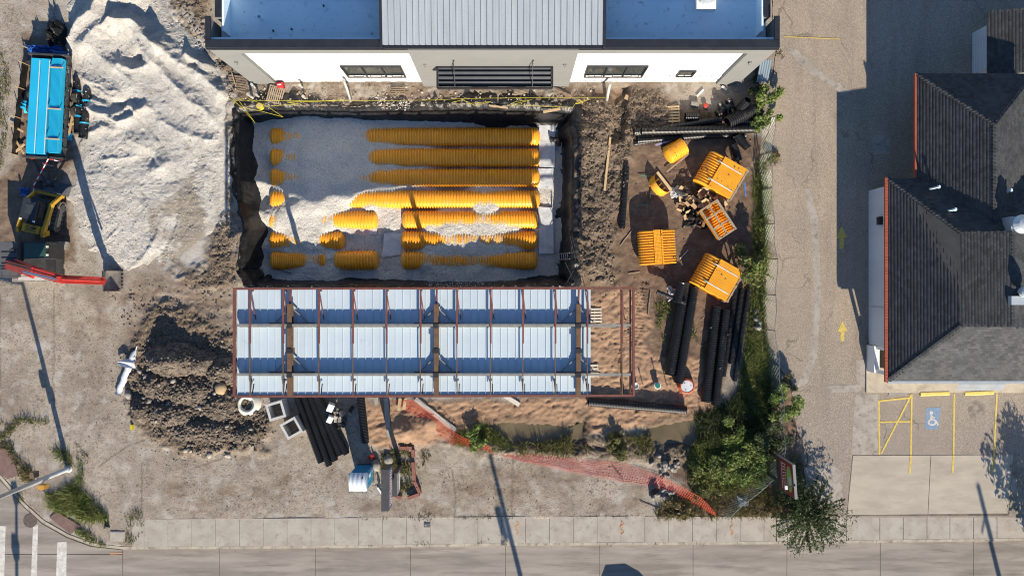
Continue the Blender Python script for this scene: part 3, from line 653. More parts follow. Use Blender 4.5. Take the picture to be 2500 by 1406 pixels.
# ================================================================ WHITE BUILDING
M_GREYW = mat('grey_panel', (.19, .193, .19), (.178, .181, .178), .6, .8)
M_WHITEW = mat('white_render', (.80, .80, .79), (.77, .77, .76), .8, .85)
M_DARKM = mat('dark_metal', (.028, .032, .042), (.036, .04, .05), 2, .45, metal=.3)
M_ROOFM = mat('shade_blue_membrane', (.78, .92, .98), (.71, .86, .94), .5, .6, dirt=(.30, .33, .37), dscale=2.6, dlo=.58, dhi=.76)  # white membrane, with the blue of its skylit shade put into the colour
M_GALV = mat('galvanised_roof', (.52, .56, .59), (.46, .50, .53), 1.0, .42, metal=.35, stretch=(3, .3, 1))
M_GLASS = mat('dark_glass', (.03, .04, .04), (.05, .055, .055), 2, .06, spec=.9)
M_STONE = mat('white_stone', (.78, .76, .73), (.62, .60, .57), 7, .85, bump=.02, bscale=18, island=.12)
M_BLACK = mat('black_steel', (.022, .022, .024), (.03, .03, .032), 3, .5)
def white_building():
    t = thing('white_building', 'white and grey single storey building with dark coping and metal roof', 'building', (0, 13.0, 0))
    Z, ZR = 7.06, 5.7; xl, xr = -16.8, 14.66
    W = lambda name, m, **k: None
    # piers, top band, centre block (y is local: 0 = front face)
    MB().box(xl + .75, .3, 3.0, 1.5, .6, 6.0).build('pier', M_GREYW, t); MB().box(xr - .69, .3, 3.0, 1.38, .6, 6.0).build('pier', M_GREYW, t)
    MB().box((xl + -5.75) / 2, .3, 6.45, -5.75 - xl, .6, .9).build('top_band', M_GREYW, t); MB().box((xr + 3.7) / 2, .3, 6.45, xr - 3.7, .6, .9).build('top_band', M_GREYW, t)
    for a, b, n in ((xl + 1.5, -5.75, 3), (3.7, xr - 1.38, 3)):
        q = MB().box((a + b) / 2, .42, 3.65, b - a, .4, 4.7).build('white_wall', M_WHITEW, t)
    cb = MB().box(-1.03, .4, 3.5, 9.4, 1.1, 7.0).build('centre_wall', M_GREYW, t)
    M_SEAM = mat('panel_seam', (.22, .21, .20), None, 2, .9); s = MB()
    for z in (1.6, 2.9, 4.2, 5.5, 6.5): s.box(-1.03, -.152, z, 9.3, .004, .018)
    for x in (-4.2, -2.6, -1.0, .6, 2.2): s.box(x, -.153, 6.0, .018, .004, 1.9)
    s.build('panel_seam', M_SEAM, cb)
    for a, b in ((xl + 1.6, -5.8), (3.75, xr - .1)):
        s = MB(); n = int((b - a) / 2.1)
        for i in range(1, n): s.box(a + i * (b - a) / n, -.002, 6.4, .02, .005, .8)
        s.build('panel_seam', M_SEAM, t)
    # stone veneer, stones laid in courses as pieces of one part per stone
    me = {}
    for a, b in ((xl + 1.5, -5.75), (3.7, xr - 1.38)):
        ven = MB().box((a + b) / 2, .3, .65, b - a, .1, 1.3).build('veneer_bed', mat('mortar', (.50, .48, .45), None, 5, .9), t)
        for r in range(6):
            x = a + .01; z = .11 + r * .215
            while x < b - .1:
                w = min(random.choice((.34, .46, .58, .7)), b - x - .01)
                if w > .08:
                    key = round(w, 2)
                    if key not in me: me[key] = MB().box(0, 0, 0, key - .02, .09, .19, taper=.93).mesh('stone', M_STONE)
                    link('stone', me[key], ven, loc=(x + w / 2, .215 + random.uniform(-.012, .012), z))
                x += w
    # windows
    def window(x0, x1, z0, z1, n, lab):
        f = MB(); y = .19
        for x in (x0, x1): f.box(x, y, (z0 + z1) / 2, .09, .16, z1 - z0)
        for z in (z0, z1): f.box((x0 + x1) / 2, y - .001, z, x1 - x0 + .09, .165, .09)
        for i in range(1, n): f.box(x0 + (x1 - x0) * i / n, y + .002, (z0 + z1) / 2, .07, .14, z1 - z0 - .09)
        if n > 1: f.box((x0 + x1) / 2, y + .003, z0 + .42, x1 - x0 - .09, .12, .05)
        w = f.build('window', M_DARKM, t, label=lab)
        for i in range(n): MB().box(x0 + (x1 - x0) * (i + .5) / n, .215, (z0 + z1) / 2, (x1 - x0) / n - .06, .012, z1 - z0 - .07).build('pane', M_GLASS, w)
    window(-10.35, -6.75, 1.1, 3.2, 3, 'three pane dark window'); window(4.6, 8.2, 1.1, 3.2, 3, 'three pane dark window'); window(10.4, 11.35, 1.2, 2.25, 1, 'small single pane window')
    # roofs: membrane, parapets with dark coping
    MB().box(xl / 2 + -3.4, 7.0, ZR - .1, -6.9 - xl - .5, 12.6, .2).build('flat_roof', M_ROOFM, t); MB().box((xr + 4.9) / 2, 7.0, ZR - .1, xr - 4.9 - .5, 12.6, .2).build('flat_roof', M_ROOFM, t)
    for a, b in ((xl, -5.75), (3.7, xr)):
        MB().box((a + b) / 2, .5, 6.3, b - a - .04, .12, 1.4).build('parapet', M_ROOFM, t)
        MB().box((a + b) / 2, .19, Z - .03, b - a, .46, .16).build('coping', M_DARKM, t)
        MB().box((a + b) / 2, -.06, Z - .17, b - a + .04, .05, .12).build('coping', M_DARKM, t)
    for sx, x in ((-1, xl), (1, xr)):
        MB().box(x - sx * .14, 1.05, Z - .03, .28, 1.3, .16).build('coping', M_DARKM, t)
        MB().box(x - sx * .12, 1.0, 3.5, .2, 1.3, 7.0).build('return_wall', M_GREYW, t)
        MB().box(x - sx * .52, 7.6, 3.3, .3, 11.6, 6.6).build('side_wall', M_GREYW, t)
        MB().box(x - sx * .54, 7.6, 6.66, .36, 11.6, .12).build('coping', M_DARKM, t)
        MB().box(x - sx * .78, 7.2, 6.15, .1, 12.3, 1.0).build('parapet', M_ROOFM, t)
    MB().box(-1, 13.6, 3, 31, .3, 6).build('back_wall', M_GREYW, t)
    # standing seam roof over the centre
    xa, xb = -7.08, 4.98; n = 36; w = (xb - xa) / n
    MB().add([(xa, .1, 6.9), (xb, .1, 6.9), (xb, 14, 6.9), (xa, 14, 6.9), (xa, .1, 7.25), (xb, .1, 7.25), (xb, 14, 8.65), (xa, 14, 8.65)], [(3, 2, 1, 0), (4, 5, 6, 7), (0, 1, 5, 4), (1, 2, 6, 5), (2, 3, 7, 6), (3, 0, 4, 7)]).build('roof_deck', M_DARKM, t)
    b = MB(); L = 14.0
    prof = [(-w / 2, .0), (-w / 2 + .035, .075), (-w / 2 + .075, .075), (-w / 2 + .105, .012), (-.03, .012), (-.02, .022), (.02, .022), (.03, .012), (w / 2 - .004, .012)]
    vs = [(x, y, z + y * .1) for y in (-.06, L) for x, z in prof]; m = len(prof)
    b.add(vs, [(i, i + 1, m + i + 1, m + i) for i in range(m - 1)]); me_p = b.mesh('roof_panel', M_GALV)
    for i in range(n): link('roof_panel', me_p, t, loc=(xa + w * (i + .5), .1, 7.27))
    MB().box((xa + xb) / 2, -.02, 7.14, xb - xa + .1, .16, .14).build('gutter', M_DARKM, t)
    for x in (xa - .05, xb + .05): MB().add([(x - .07, -.1, 6.95), (x + .07, -.1, 6.95), (x + .07, 14, 6.95), (x - .07, 14, 6.95), (x - .07, -.1, 7.34), (x + .07, -.1, 7.34), (x + .07, 14, 8.74), (x - .07, 14, 8.74)], [(3, 2, 1, 0), (4, 5, 6, 7), (0, 1, 5, 4), (1, 2, 6, 5), (2, 3, 7, 6), (3, 0, 4, 7)]).build('roof_edge', M_DARKM, t)
    # entrance canopy with blades and hanging rods
    zc = 4.15; x0, x1 = -4.4, 2.38
    aw = MB(); aw.box((x0 + x1) / 2, -1.42, zc, x1 - x0, .1, .26); aw.box((x0 + x1) / 2, -.2, zc, x1 - x0, .08, .24)
    for x in (x0, x1): aw.box(x, -.8, zc + .001, .1, 1.2, .24)
    a = aw.build('awning', M_BLACK, t, label='black bladed awning over the entrance')
    for i in range(4): MB().add([(x0 + .06, -1.3 + i * .29, zc - .08), (x1 - .06, -1.3 + i * .29, zc - .08), (x1 - .06, -1.05 + i * .29, zc + .07), (x0 + .06, -1.05 + i * .29, zc + .07), (x0 + .06, -1.02 + i * .29, zc + .04), (x1 - .06, -1.02 + i * .29, zc + .04)], [(0, 1, 2, 3), (3, 2, 5, 4)]).build('blade', M_DARKM, a)
    for x in (-3.35, 1.2): MB().tube([(x, -.16, 5.35), (x, -1.4, zc + .1)], .022, 6).tube([(x, -.16, 5.35), (x - .12, -.5, zc + .1)], .015, 5).box(x, -.17, 5.35, .1, .06, .1).build('hanger_rod', M_BLACK, a)
    for x in (-16.1, -5.1, 3.1, 13.9): MB().box(x, -.2 if -6 < x < 4 else -.06, 4.6, .16, .1, .2).box(x, -.26 if -6 < x < 4 else -.12, 4.48, .1, .06, .1).build('wall_light', M_GREYW, t)
    # roof fittings
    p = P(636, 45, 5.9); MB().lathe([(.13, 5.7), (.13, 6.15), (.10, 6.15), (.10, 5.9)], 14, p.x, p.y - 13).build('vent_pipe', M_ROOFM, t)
    p = P(1722, 2, 5.9); MB().box(p.x, p.y - 13, 5.9, 1.1, 1.1, .4).build('roof_curb', M_WHITEW, t); MB().lathe([(.5, 6.1), (.56, 6.2), (.5, 6.4), (.2, 6.5)], 16, p.x, p.y - 13 + .15).build('exhaust_fan', M_GALV, t)
    for a, b in ((xl + .9, -7.2), (5.1, xr - .9)):
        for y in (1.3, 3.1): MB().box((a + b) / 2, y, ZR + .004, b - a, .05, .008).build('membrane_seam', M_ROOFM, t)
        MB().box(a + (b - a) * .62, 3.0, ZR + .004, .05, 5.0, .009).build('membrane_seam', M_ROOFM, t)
        for x in np.arange(a + 2.2, b - 1, 2.6): MB().box(float(x), .219, 3.6, .012, .004, 4.4).build('wall_joint', M_GREYW, t)
        MB().box((a + b) / 2, .218, 4.35, b - a - 1.4, .004, .012).build('wall_joint', M_GREYW, t)
    for px, py in ((667, 76), (712, 72), (790, 15)):
        p = P(px, py, 5.75); MB().lathe([(.05, 5.7), (.05, 5.82)], 8, p.x, p.y - 13).build('roof_drain', M_BLACK, t)
white_building()

# ================================================================ EAST HOUSE (dark shingles, red trim)
M_SHING = mat('dark_shingle', (.058, .060, .063), (.046, .048, .051), 1.2, .9, bump=.01, bscale=30, island=.28, dirt=(.074, .075, .077), dscale=.45, dlo=.52, dhi=.75, spec=.3)
M_REDT = mat('red_trim', (.36, .085, .045), (.29, .07, .04), 3, .6)
M_HWALL = mat('pale_blue_wall', (.62, .64, .67), (.56, .58, .61), .8, .8, stretch=(1, 1, .2))
def shingle_plane(parent, poly, exp=.17, wid=.27):
    "poly: coplanar roof polygon, first edge is the eave"
    p = [Vector(q) for q in poly]; u = (p[1] - p[0]).normalized(); n = (p[1] - p[0]).cross(p[-1] - p[0]).normalized()
    if n.z < 0: n = -n
    v = n.cross(u).normalized()
    if (p[-1] - p[0]).dot(v) < 0: v = -v
    uv = [((q - p[0]).dot(u), (q - p[0]).dot(v)) for q in p]
    umin, umax = min(a for a, _ in uv), max(a for a, _ in uv); vmax = max(b for _, b in uv)
    MB().poly(p if (p[1] - p[0]).cross(p[2] - p[0]).z > 0 else p[::-1]).build('roof_plane', M_SHING, parent)
    U, Vv = [], []
    for r in range(int(vmax / exp) + 1):
        us = np.arange(umin - wid, umax + wid, wid) + (r % 2) * wid * .5 + random.uniform(-.03, .03)
        U.append(us); Vv.append(np.full(len(us), r * exp))
    U = np.concatenate(U); Vv = np.concatenate(Vv)
    k = in_poly(U + wid / 2, Vv + exp / 2, uv); U, Vv = U[k], Vv[k]
    h = .007 + .006 * rng.random(len(U)); g = .005
    def pt(a, b, c): return np.array(p[0])[None] + a[:, None] * np.array(u)[None] + b[:, None] * np.array(v)[None] + c[:, None] * np.array(n)[None]
    A = pt(U + g, Vv, h); B = pt(U + wid - g, Vv, h); C = pt(U + wid - g, Vv + exp, h * .25); D = pt(U + g, Vv + exp, h * .25); E = pt(U + g, Vv, h * 0); G = pt(U + wid - g, Vv, h * 0)
    V = np.stack([A, B, C, D, E, G], 1).reshape(-1, 3); i = np.arange(len(U)) * 6
    Q = np.concatenate([np.stack([i, i + 1, i + 2, i + 3], 1), np.stack([i + 4, i + 5, i + 1, i], 1)])
    link('shingles', raw_mesh('shingles', V, Q, M_SHING), parent, kind='stuff')
def ridge_caps(parent, a, b):
    a, b = Vector(a), Vector(b); L = (b - a).length; n = int(L / .2); d = (b - a).normalized(); s = d.cross(Vector((0, 0, 1))).normalized(); m = MB()
    for i in range(n):
        p, q = a.lerp(b, i / n), a.lerp(b, (i + .97) / n); up = Vector((0, 0, .055 + .012 * (i % 2)))
        m.add([p + s * .15 + up * .0, p + up, p - s * .15 + up * .0, q + s * .15 + up * .4, q + up * .7, q - s * .15 + up * .4], [(0, 1, 4, 3), (1, 2, 5, 4), (0, 2, 1)])
    m.build('ridge_caps', M_SHING, parent, kind='stuff')
def house():
    t = thing('shingled_house', 'dark shingled house with red eave trim and pale wall', 'house', (0, 0, 0))
    e, h1, h2 = 3.0, 4.9, 5.35
    a = (22.74, 6.46, e); b = (22.80, -5.84, e); c = (26.05, -2.42, h1); d = (25.98, 3.04, h1)
    s = MB(); R1 = 36.0
    shingle_plane(t, [b, a, d, c])
    shingle_plane(t, [(R1, -5.84, e), b, c, (R1, -2.42, h1)])
    shingle_plane(t, [a, (R1, 6.46, e), (R1, 3.04, h1), d])
    shingle_plane(t, [c, d, (28.75, 3.04, h2), (28.75, -2.42, h2)])
    shingle_plane(t, [(28.75, 3.04, h2), (28.75, -2.42, h2), (R1, -2.42, h1 + .1), (R1, 3.04, h1 + .1)][::-1])
    for ys in (3.04, -2.42): MB().add([(26.0, ys, h1 - .3), (28.75, ys, h1 - .3), (R1, ys, h1 - .3), (R1, ys, h1 + .1), (28.75, ys, h2), (26.0, ys, h1)], [(0, 1, 2, 3, 4, 5)]).build('gable_strip', M_SHING, t)
    ridge_caps(t, b, c); ridge_caps(t, a, d); ridge_caps(t, (28.75, -2.42, h2), (28.75, 3.04, h2))
    MB().box(22.70, .3, e - .02, .16, 12.4, .14).build('red_eave', M_REDT, t)
    seg = MB()
    for i in range(72): seg.box(22.69, 6.35 - i * .17, e + .055, .17, .15, .03)
    seg.build('red_eave_tiles', M_REDT, t, kind='stuff')
    MB().box(26.5 + 2.9, -5.9, e - .04, 13.2, .14, .16).build('gutter', M_GALV, t)
    # walls
    MB().box(29.6, 1.12, 1.5, 12.86, 9.96, 3.0).build('wall', M_HWALL, t)
    MB().box(30.2, -4.5, 1.5, 12.0, 1.6, 3.0).build('wall', M_HWALL, t)
    MB().box(23.27, -4.0, 1.5, .2, .2, 3.0).box(23.27, -5.5, 1.5, .2, .2, 3.0).build('porch_post', M_WHITEW, t)
    MB().prism([(22.98, -3.86), (24.1, -3.86), (24.1, -6.55), (36, -6.55), (36, -6.95), (22.98, -6.95)][:0] or [(22.98, -3.9), (36, -3.9), (36, -7.0), (22.98, -7.0)], 0, .12).build('porch_slab', mat('porch_concrete', (.46, .40, .31), (.40, .345, .27), 1.2, .9, dirt=(.26, .22, .17), dscale=2), t)
    # porch railing / low wall planter box
    MB().box(23.2, -4.75, .55, .35, 1.7, .85).build('planter_wall', M_WHITEW, t)
    # wall fittings
    MB().box(23.05, 4.0, 1.6, .22, .5, .35).build('wall_lamp', M_BLACK, t); MB().tube([(23.12, .55, 2.6), (23.12, .55, 2.2), (23.05, .55, 2.1)], .05, 7).build('wall_pipe', M_GALV, t); MB().tube([(23.14, -1.4, 2.5), (23.14, -1.4, .4)], .035, 6).build('downpipe', M_GALV, t)
    # upper wing
    e2, r2 = 2.9, 4.6
    A, B, C, D = (24.56, 12.83, e2), (24.56, 2.6, e2), (28.2, 2.6, r2), (28.2, 9.32, r2)
    shingle_plane(t, [B, A, D, C]); shingle_plane(t, [A, (31.84, 12.83, e2), D]); shingle_plane(t, [(31.84, 12.83, e2), (31.84, 2.6, e2), C, D])
    ridge_caps(t, A, D); ridge_caps(t, (31.84, 12.83, e2), D); ridge_caps(t, D, C)
    MB().box(24.53, 9.6, e2 - .02, .12, 6.45, .14).build('red_eave', M_REDT, t)
    MB().box(28.95, 8.0, 1.45, 5.2, 9.1, 2.9).build('wall', M_HWALL, t)
    # roof fittings
    p = P(2283, 460, 3.9)
    for k, (px, py, z) in enumerate(((2290, 457, 4.3), (2330, 512, 4.7), (2466, 465, 4.4))):
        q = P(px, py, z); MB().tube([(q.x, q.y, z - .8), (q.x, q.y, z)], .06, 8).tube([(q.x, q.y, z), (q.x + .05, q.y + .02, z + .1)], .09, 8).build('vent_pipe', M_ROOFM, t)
    q = P(2490, 548, 5.3); MB().box(q.x, q.y, 4.9, 1.0, .9, .8).build('fan_curb', M_GALV, t); MB().lathe([(.48, 5.3), (.55, 5.5), (.35, 5.75), (.12, 5.82)], 18, q.x, q.y).build('exhaust_fan', M_GALV, t)
    q = P(2488, 712, 5.3); MB().lathe([(.16, 4.9), (.16, 5.6), (.34, 5.7), (.34, 5.95), (.1, 6.35)], 16, q.x, q.y).build('flue', M_GALV, t); MB().box(q.x - .2, q.y - .5, 5.4, .9, .5, .4).build('roof_unit', M_GALV, t)
    # glass canopy by the entrance
    for i in range(3):
        x0 = P(2338 + i * 39, 940, 2.2).x; x1 = P(2338 + (i + 1) * 39, 940, 2.2).x - .04
        MB().sheet(lambda u, v: (x0 + (x1 - x0) * u, -5.95 - .62 * v, 2.35 - .42 * v * v), 2, 6).build('canopy_panel', mat('frosted_panel', (.26, .28, .30), None, 2, .25), t, True)
house()
def far_house():
    t = thing('far_shed', 'small pale shed with grey roof behind the shingled house', 'shed')
    x0 = 29.9; n = P0(0, 82).y; s = P0(0, 182).y
    MB().box(x0 + 4, (n + s) / 2, .75, 8, n - s, 1.5).build('wall', M_HWALL, t)
    sl = MB()
    for i in range(1, 6): sl.box(x0 - .012, (n + s) / 2, i * .25, .02, n - s - .02, .02)
    sl.build('siding_lap', M_WHITEW, t)
    shingle_plane(t, [(x0 - .1, s - .5, 1.55), (x0 - .1, n + .75, 1.55), (x0 + 4, n + 1.0, 2.3), (x0 + 4, s - .5, 2.3)], .2, .3)
far_house()
def house_planter():
    q = P0(2142, 868)
    t = thing('flower_planter', 'narrow planter of orange and green flowers on the porch', 'planter', (q.x + .3, q.y, .12))
    MB().box(0, 0, .25, .42, 1.5, .5).build('planter_box', mat('planter_wood', (.06, .05, .04), None, 3, .8), t)
    cols = (((.10, .16, .04), .0), ((.50, .16, .03), 1), ((.55, .36, .05), 2), ((.35, .06, .04), 3))
    for c, k in cols:
        b = MB()
        for i in range(60):
            x, y, z = random.uniform(-.2, .2), random.uniform(-.72, .72), random.uniform(.5, .85); r = .07; a = random.uniform(0, 6)
            b.add([(x, y, z), (x + r * math.cos(a), y + r * math.sin(a), z + .03), (x + r * 1.4 * math.cos(a + .8), y + r * 1.4 * math.sin(a + .8), z)], [(0, 1, 2)])
        b.build('foliage' if k == 0 else 'blooms', mat('petal%d' % k, c, None, 5, .8, island=.3), t)
house_planter()

# ================================================================ STEEL CANOPY
M_RED = mat('red_primer', (.175, .062, .048), (.13, .05, .04), 3, .6, dirt=(.24, .15, .12), dscale=5, dlo=.6, dhi=.8)
M_RUST = mat('brown_steel', (.155, .088, .045), (.11, .065, .04), 3, .65)
M_GREYS = mat('galvanised_purlin', (.30, .295, .27), (.24, .235, .215), 3, .5, metal=.3)
M_DECK = mat('white_deck', (.57, .665, .735), (.53, .625, .695), .6, .38, metal=.15, dirt=(.42, .46, .49), dscale=1.3, dlo=.6, dhi=.85)
def canopy():
    t = thing('steel_canopy', 'long steel canopy frame with white deck panels between pit and sand', 'canopy', (0, 0, 0))
    zd = 5.0; k = (H - zd) / F; y0, y1 = (NY - 967) * k, (NY - 707) * k; x0, x1 = (580 - NX) * k, (1442 - NX) * k
    n = 47; w = (x1 - x0) / n; L = y1 - y0
    b = MB(); pr = [(-w / 2, .0), (-w / 2, .05), (-w / 2 + .028, .05), (-w / 2 + .028, .0), (w / 2 - .003, .0)]
    m = len(pr); vs = [(x, y, z) for y in (0, L) for x, z in pr]; b.add(vs, [(i, i + 1, m + i + 1, m + i) for i in range(m - 1)])
    b.add([(w / 2, 0, 0), (-w / 2, 0, 0), (-w / 2, 0, -.08), (w / 2, 0, -.08)], [(0, 1, 2, 3)]); b.add([(-w / 2, 0, -.01), (w / 2, 0, -.01), (w / 2, L, -.01), (-w / 2, L, -.01)], [(3, 2, 1, 0)])
    me = b.mesh('deck_panel', M_DECK)
    for i in range(n): link('deck_panel', me, t, loc=(x0 + w * (i + .5), y0, zd + random.uniform(-.002, .002)))
    zt = 5.42; kt = (H - zt) / F; X = lambda px: (px - NX) * kt; Y = lambda py: (NY - py) * kt
    # perimeter rails
    r = lambda a, c, nm='rail', m=M_RED, ww=.13, hh=.14, z=zt: MB().bar((X(a[0]), Y(a[1]), z), (X(c[0]), Y(c[1]), z), ww, hh).build(nm, m, t)
    r((569, 705), (1550, 703)); r((567, 970), (1552, 968), z=5.02); r((572, 708), (572, 966)); r((1546, 706), (1547, 965)); r((1540, 707), (1541, 962), ww=.08, z=zt - .2);
    # purlins
    for py in (795, 915):
        p = MB(); yy = Y(py); p.box((X(578) + X(1540)) / 2, yy, zt - .22, X(1540) - X(578), .05, .40); p.box((X(578) + X(1540)) / 2, yy + .02, zt - .01, X(1540) - X(578), .15, .03); p.box((X(578) + X(1540)) / 2, yy - .05, zt - .40, X(1540) - X(578), .12, .03)
        p.build('purlin', M_GREYS, t)
    # rafters on columns
    for i, px in enumerate((708, 1065, 1412)):
        p = MB(); xx = X(px); p.box(xx, (Y(742) + Y(966)) / 2, zt + .10, .26, Y(742) - Y(966), .03); p.box(xx, (Y(742) + Y(966)) / 2, zt - .06, .04, Y(742) - Y(966), .30); p.box(xx, (Y(742) + Y(966)) / 2, zt - .22, .26, Y(742) - Y(966), .03)
        ra = p.build('rafter', M_RUST, t)
        for py in (795, 915, 856): MB().box(xx, Y(py), zt + .13, .42 if py == 856 else .3, .26, .04).build('cap_plate', M_BLACK, ra)
        MB().box(X(px), Y(856), 2.5, .28, .28, 5.0).build('column', M_RED, t)
        MB().box(X(px), Y(856), .02, .5, .5, .04).build('base_plate', M_BLACK, t)
        for sx in (-1, 1):
            for py in (795, 915):
                MB().bar((xx, Y(py) + .1, zt - .1), (xx + sx * 1.3, Y(py) + .12, zt - .38), .05, .05).build('brace', M_RED, t)
                MB().bar((xx + sx * .1, Y(py) + .95, zt - .25), (xx + sx * .9, Y(py) + .2, zt - .30), .06, .06).build('brace', M_GREYS, t)
        MB().bar((xx + .03, Y(707), zt - .05), (xx, Y(744), zt - .02), .10, .12).build('stub', M_RED, t)
    # fascia outriggers
    for px in (611, 692, 779, 862, 944, 1027, 1116, 1198, 1277, 1356, 1434, 1519):
        deckpart = px < 1450
        MB().bar((X(px), Y(708), zt + .03), (X(px), Y(838), zt + .03), .10, .10).build('outrigger', M_RED, t)
        MB().bar((X(px) - .02, Y(838), zt), (X(px), Y(966), zt), .055, .08).build('outrigger_tail', M_RUST, t)
        MB().bar((X(px), Y(714), zt - .02), (X(px) + .18, Y(780), zt - .36), .05, .05).build('knee_brace', M_RED, t)
        MB().bar((X(px), Y(962), zt - .02), (X(px) - .06, Y(925), zt - .36), .05, .05).bar((X(px) + .1, Y(962), zt - .05), (X(px) + .1, Y(938), zt - .3), .05, .05).build('knee_brace', M_BLACK, t)
        MB().bar((X(px), Y(710), zt - .45), (X(px), Y(710), zt + .05), .09, .09).build('upright', M_RED, t)
    for px in (1519, 1541): MB().bar((X(px), Y(707), zt - .40), (X(px), Y(964), zt - .40), .07, .1).build('end_bar', M_RED, t)
canopy()
# ================================================================ ORANGE CHAMBERS
M_ORANGE = mat('orange_plastic', (.90, .42, .03), (.83, .36, .025), 1.5, .38, spec=.5, dirt=(.62, .44, .22), dscale=3.0, dlo=.58, dhi=.84)
def arch_mesh(name, L, w, h, pitch, amp, n=14, m=M_ORANGE, foot=.05, lip=0):
    "ribbed arch along +X, open below, feet at z=0"
    b = MB(); rings = []
    k = int(round(L / pitch)); p = L / k; xs = []
    for i in range(k):
        for f, o in ((.0, 0), (.14, 1), (.52, 1), (.66, 0)): xs.append(((i + f) * p, o))
    xs.append((L, 0))
    vs = []; nn = n + 3
    for x, o in xs:
        a = amp * o
        row = [(x, -w / 2 - foot, 0)]
        for t in range(n + 1):
            th = math.pi * t / n; c, s = math.cos(th), math.sin(th)
            row.append((x, -(w / 2 - amp + a) * math.copysign(abs(c) ** .85, c), (h - amp + a) * abs(s) ** .75 + .005))
        row.append((x, w / 2 + foot, 0)); vs += row
    q = [(i * nn + j, i * nn + j + 1, (i + 1) * nn + j + 1, (i + 1) * nn + j) for i in range(len(xs) - 1) for j in range(nn - 1)]
    b.add(vs, [(d, c, bb, a) for a, bb, c, d in q])
    if lip:
        for i in range(k):
            for s in (-1, 1):
                for x0, x1 in ((.04, .50), (.56, .96)): b.box((i + (x0 + x1) / 2) * p, s * (w / 2 + foot - .01), lip / 2, (x1 - x0) * p, .03, lip * .93)
    return b.mesh(name, m)
def cap_mesh(name, w, h, dep, m=M_ORANGE):
    "domed end cap bulging towards +X from x=0"
    b = MB(); nu, nv = 6, 14; vs = []
    for i in range(nu + 1):
        u = i / nu; x = dep * math.sin(u * math.pi / 2); r = math.cos(u * math.pi / 2 * .98)
        for t in range(nv + 1):
            th = math.pi * t / nv; c, s = math.cos(th), math.sin(th)
            vs.append((x, -w / 2 * (r * .9 + .1 * (1 - u)) * math.copysign(abs(c) ** .85, c), h * (r * .92 + .08 * (1 - u)) * abs(s) ** .75))
    q = [(i * (nv + 1) + j, i * (nv + 1) + j + 1, (i + 1) * (nv + 1) + j + 1, (i + 1) * (nv + 1) + j) for i in range(nu) for j in range(nv)]
    b.add(vs, [(d, c, bb, a) for a, bb, c, d in q]); return b.mesh(name, m, True)
CW, CH, CB = 1.34, .78, -2.14
ME_CH = arch_mesh('chamber', 2.16, CW, CH, .18, .075); ME_CAP = cap_mesh('end_cap', CW - .06, CH - .03, .30)
def rows():
    ord_ = ('first', 'second', 'third', 'fourth', 'fifth', 'sixth', 'seventh')
    zz = -1.55; k = (H - zz) / F
    segs = []
    for i, y in enumerate((332, 383, 433, 486)): segs.append((i, y, 656, 1318, 'full length'))
    segs += [(4, 536, 654, 920, 'short western'), (4, 536, 980, 1314, 'eastern'), (5, 586, 655, 838, 'short western'), (5, 586, 978, 1312, 'eastern'), (6, 635, 656, 800, 'half buried western'), (6, 635, 812, 920, 'stubby middle'), (6, 635, 978, 1312, 'eastern')]
    for i, py, a, b, kind in segs:
        x0, x1 = (a - NX) * k, (b - NX) * k; y = (NY - py) * k; L = x1 - x0 - .5
        n = max(1, round(L / 2.16)); l = L / n
        t = thing('chamber_row', 'orange ribbed drainage chambers, %s piece in the %s row from the white building' % (kind, ord_[i]), 'drainage chambers', (x0 + .25, y, CB), group='orange chamber rows in the pit')
        for j in range(n): link('chamber', ME_CH, t, loc=(j * l, 0, 0), scale=(l / 2.16 * 1.004, 1, 1 + .004 * (j % 2)))
        link('end_cap', ME_CAP, t, loc=(L, 0, 0)); link('end_cap', ME_CAP, t, rz=math.pi)
rows()
M_FELT = mat('white_filter_felt', (.62, .64, .67), (.52, .54, .57), 1.2, .9, bump=.03, bscale=4, dirt=(.34, .33, .32), dscale=1.5)
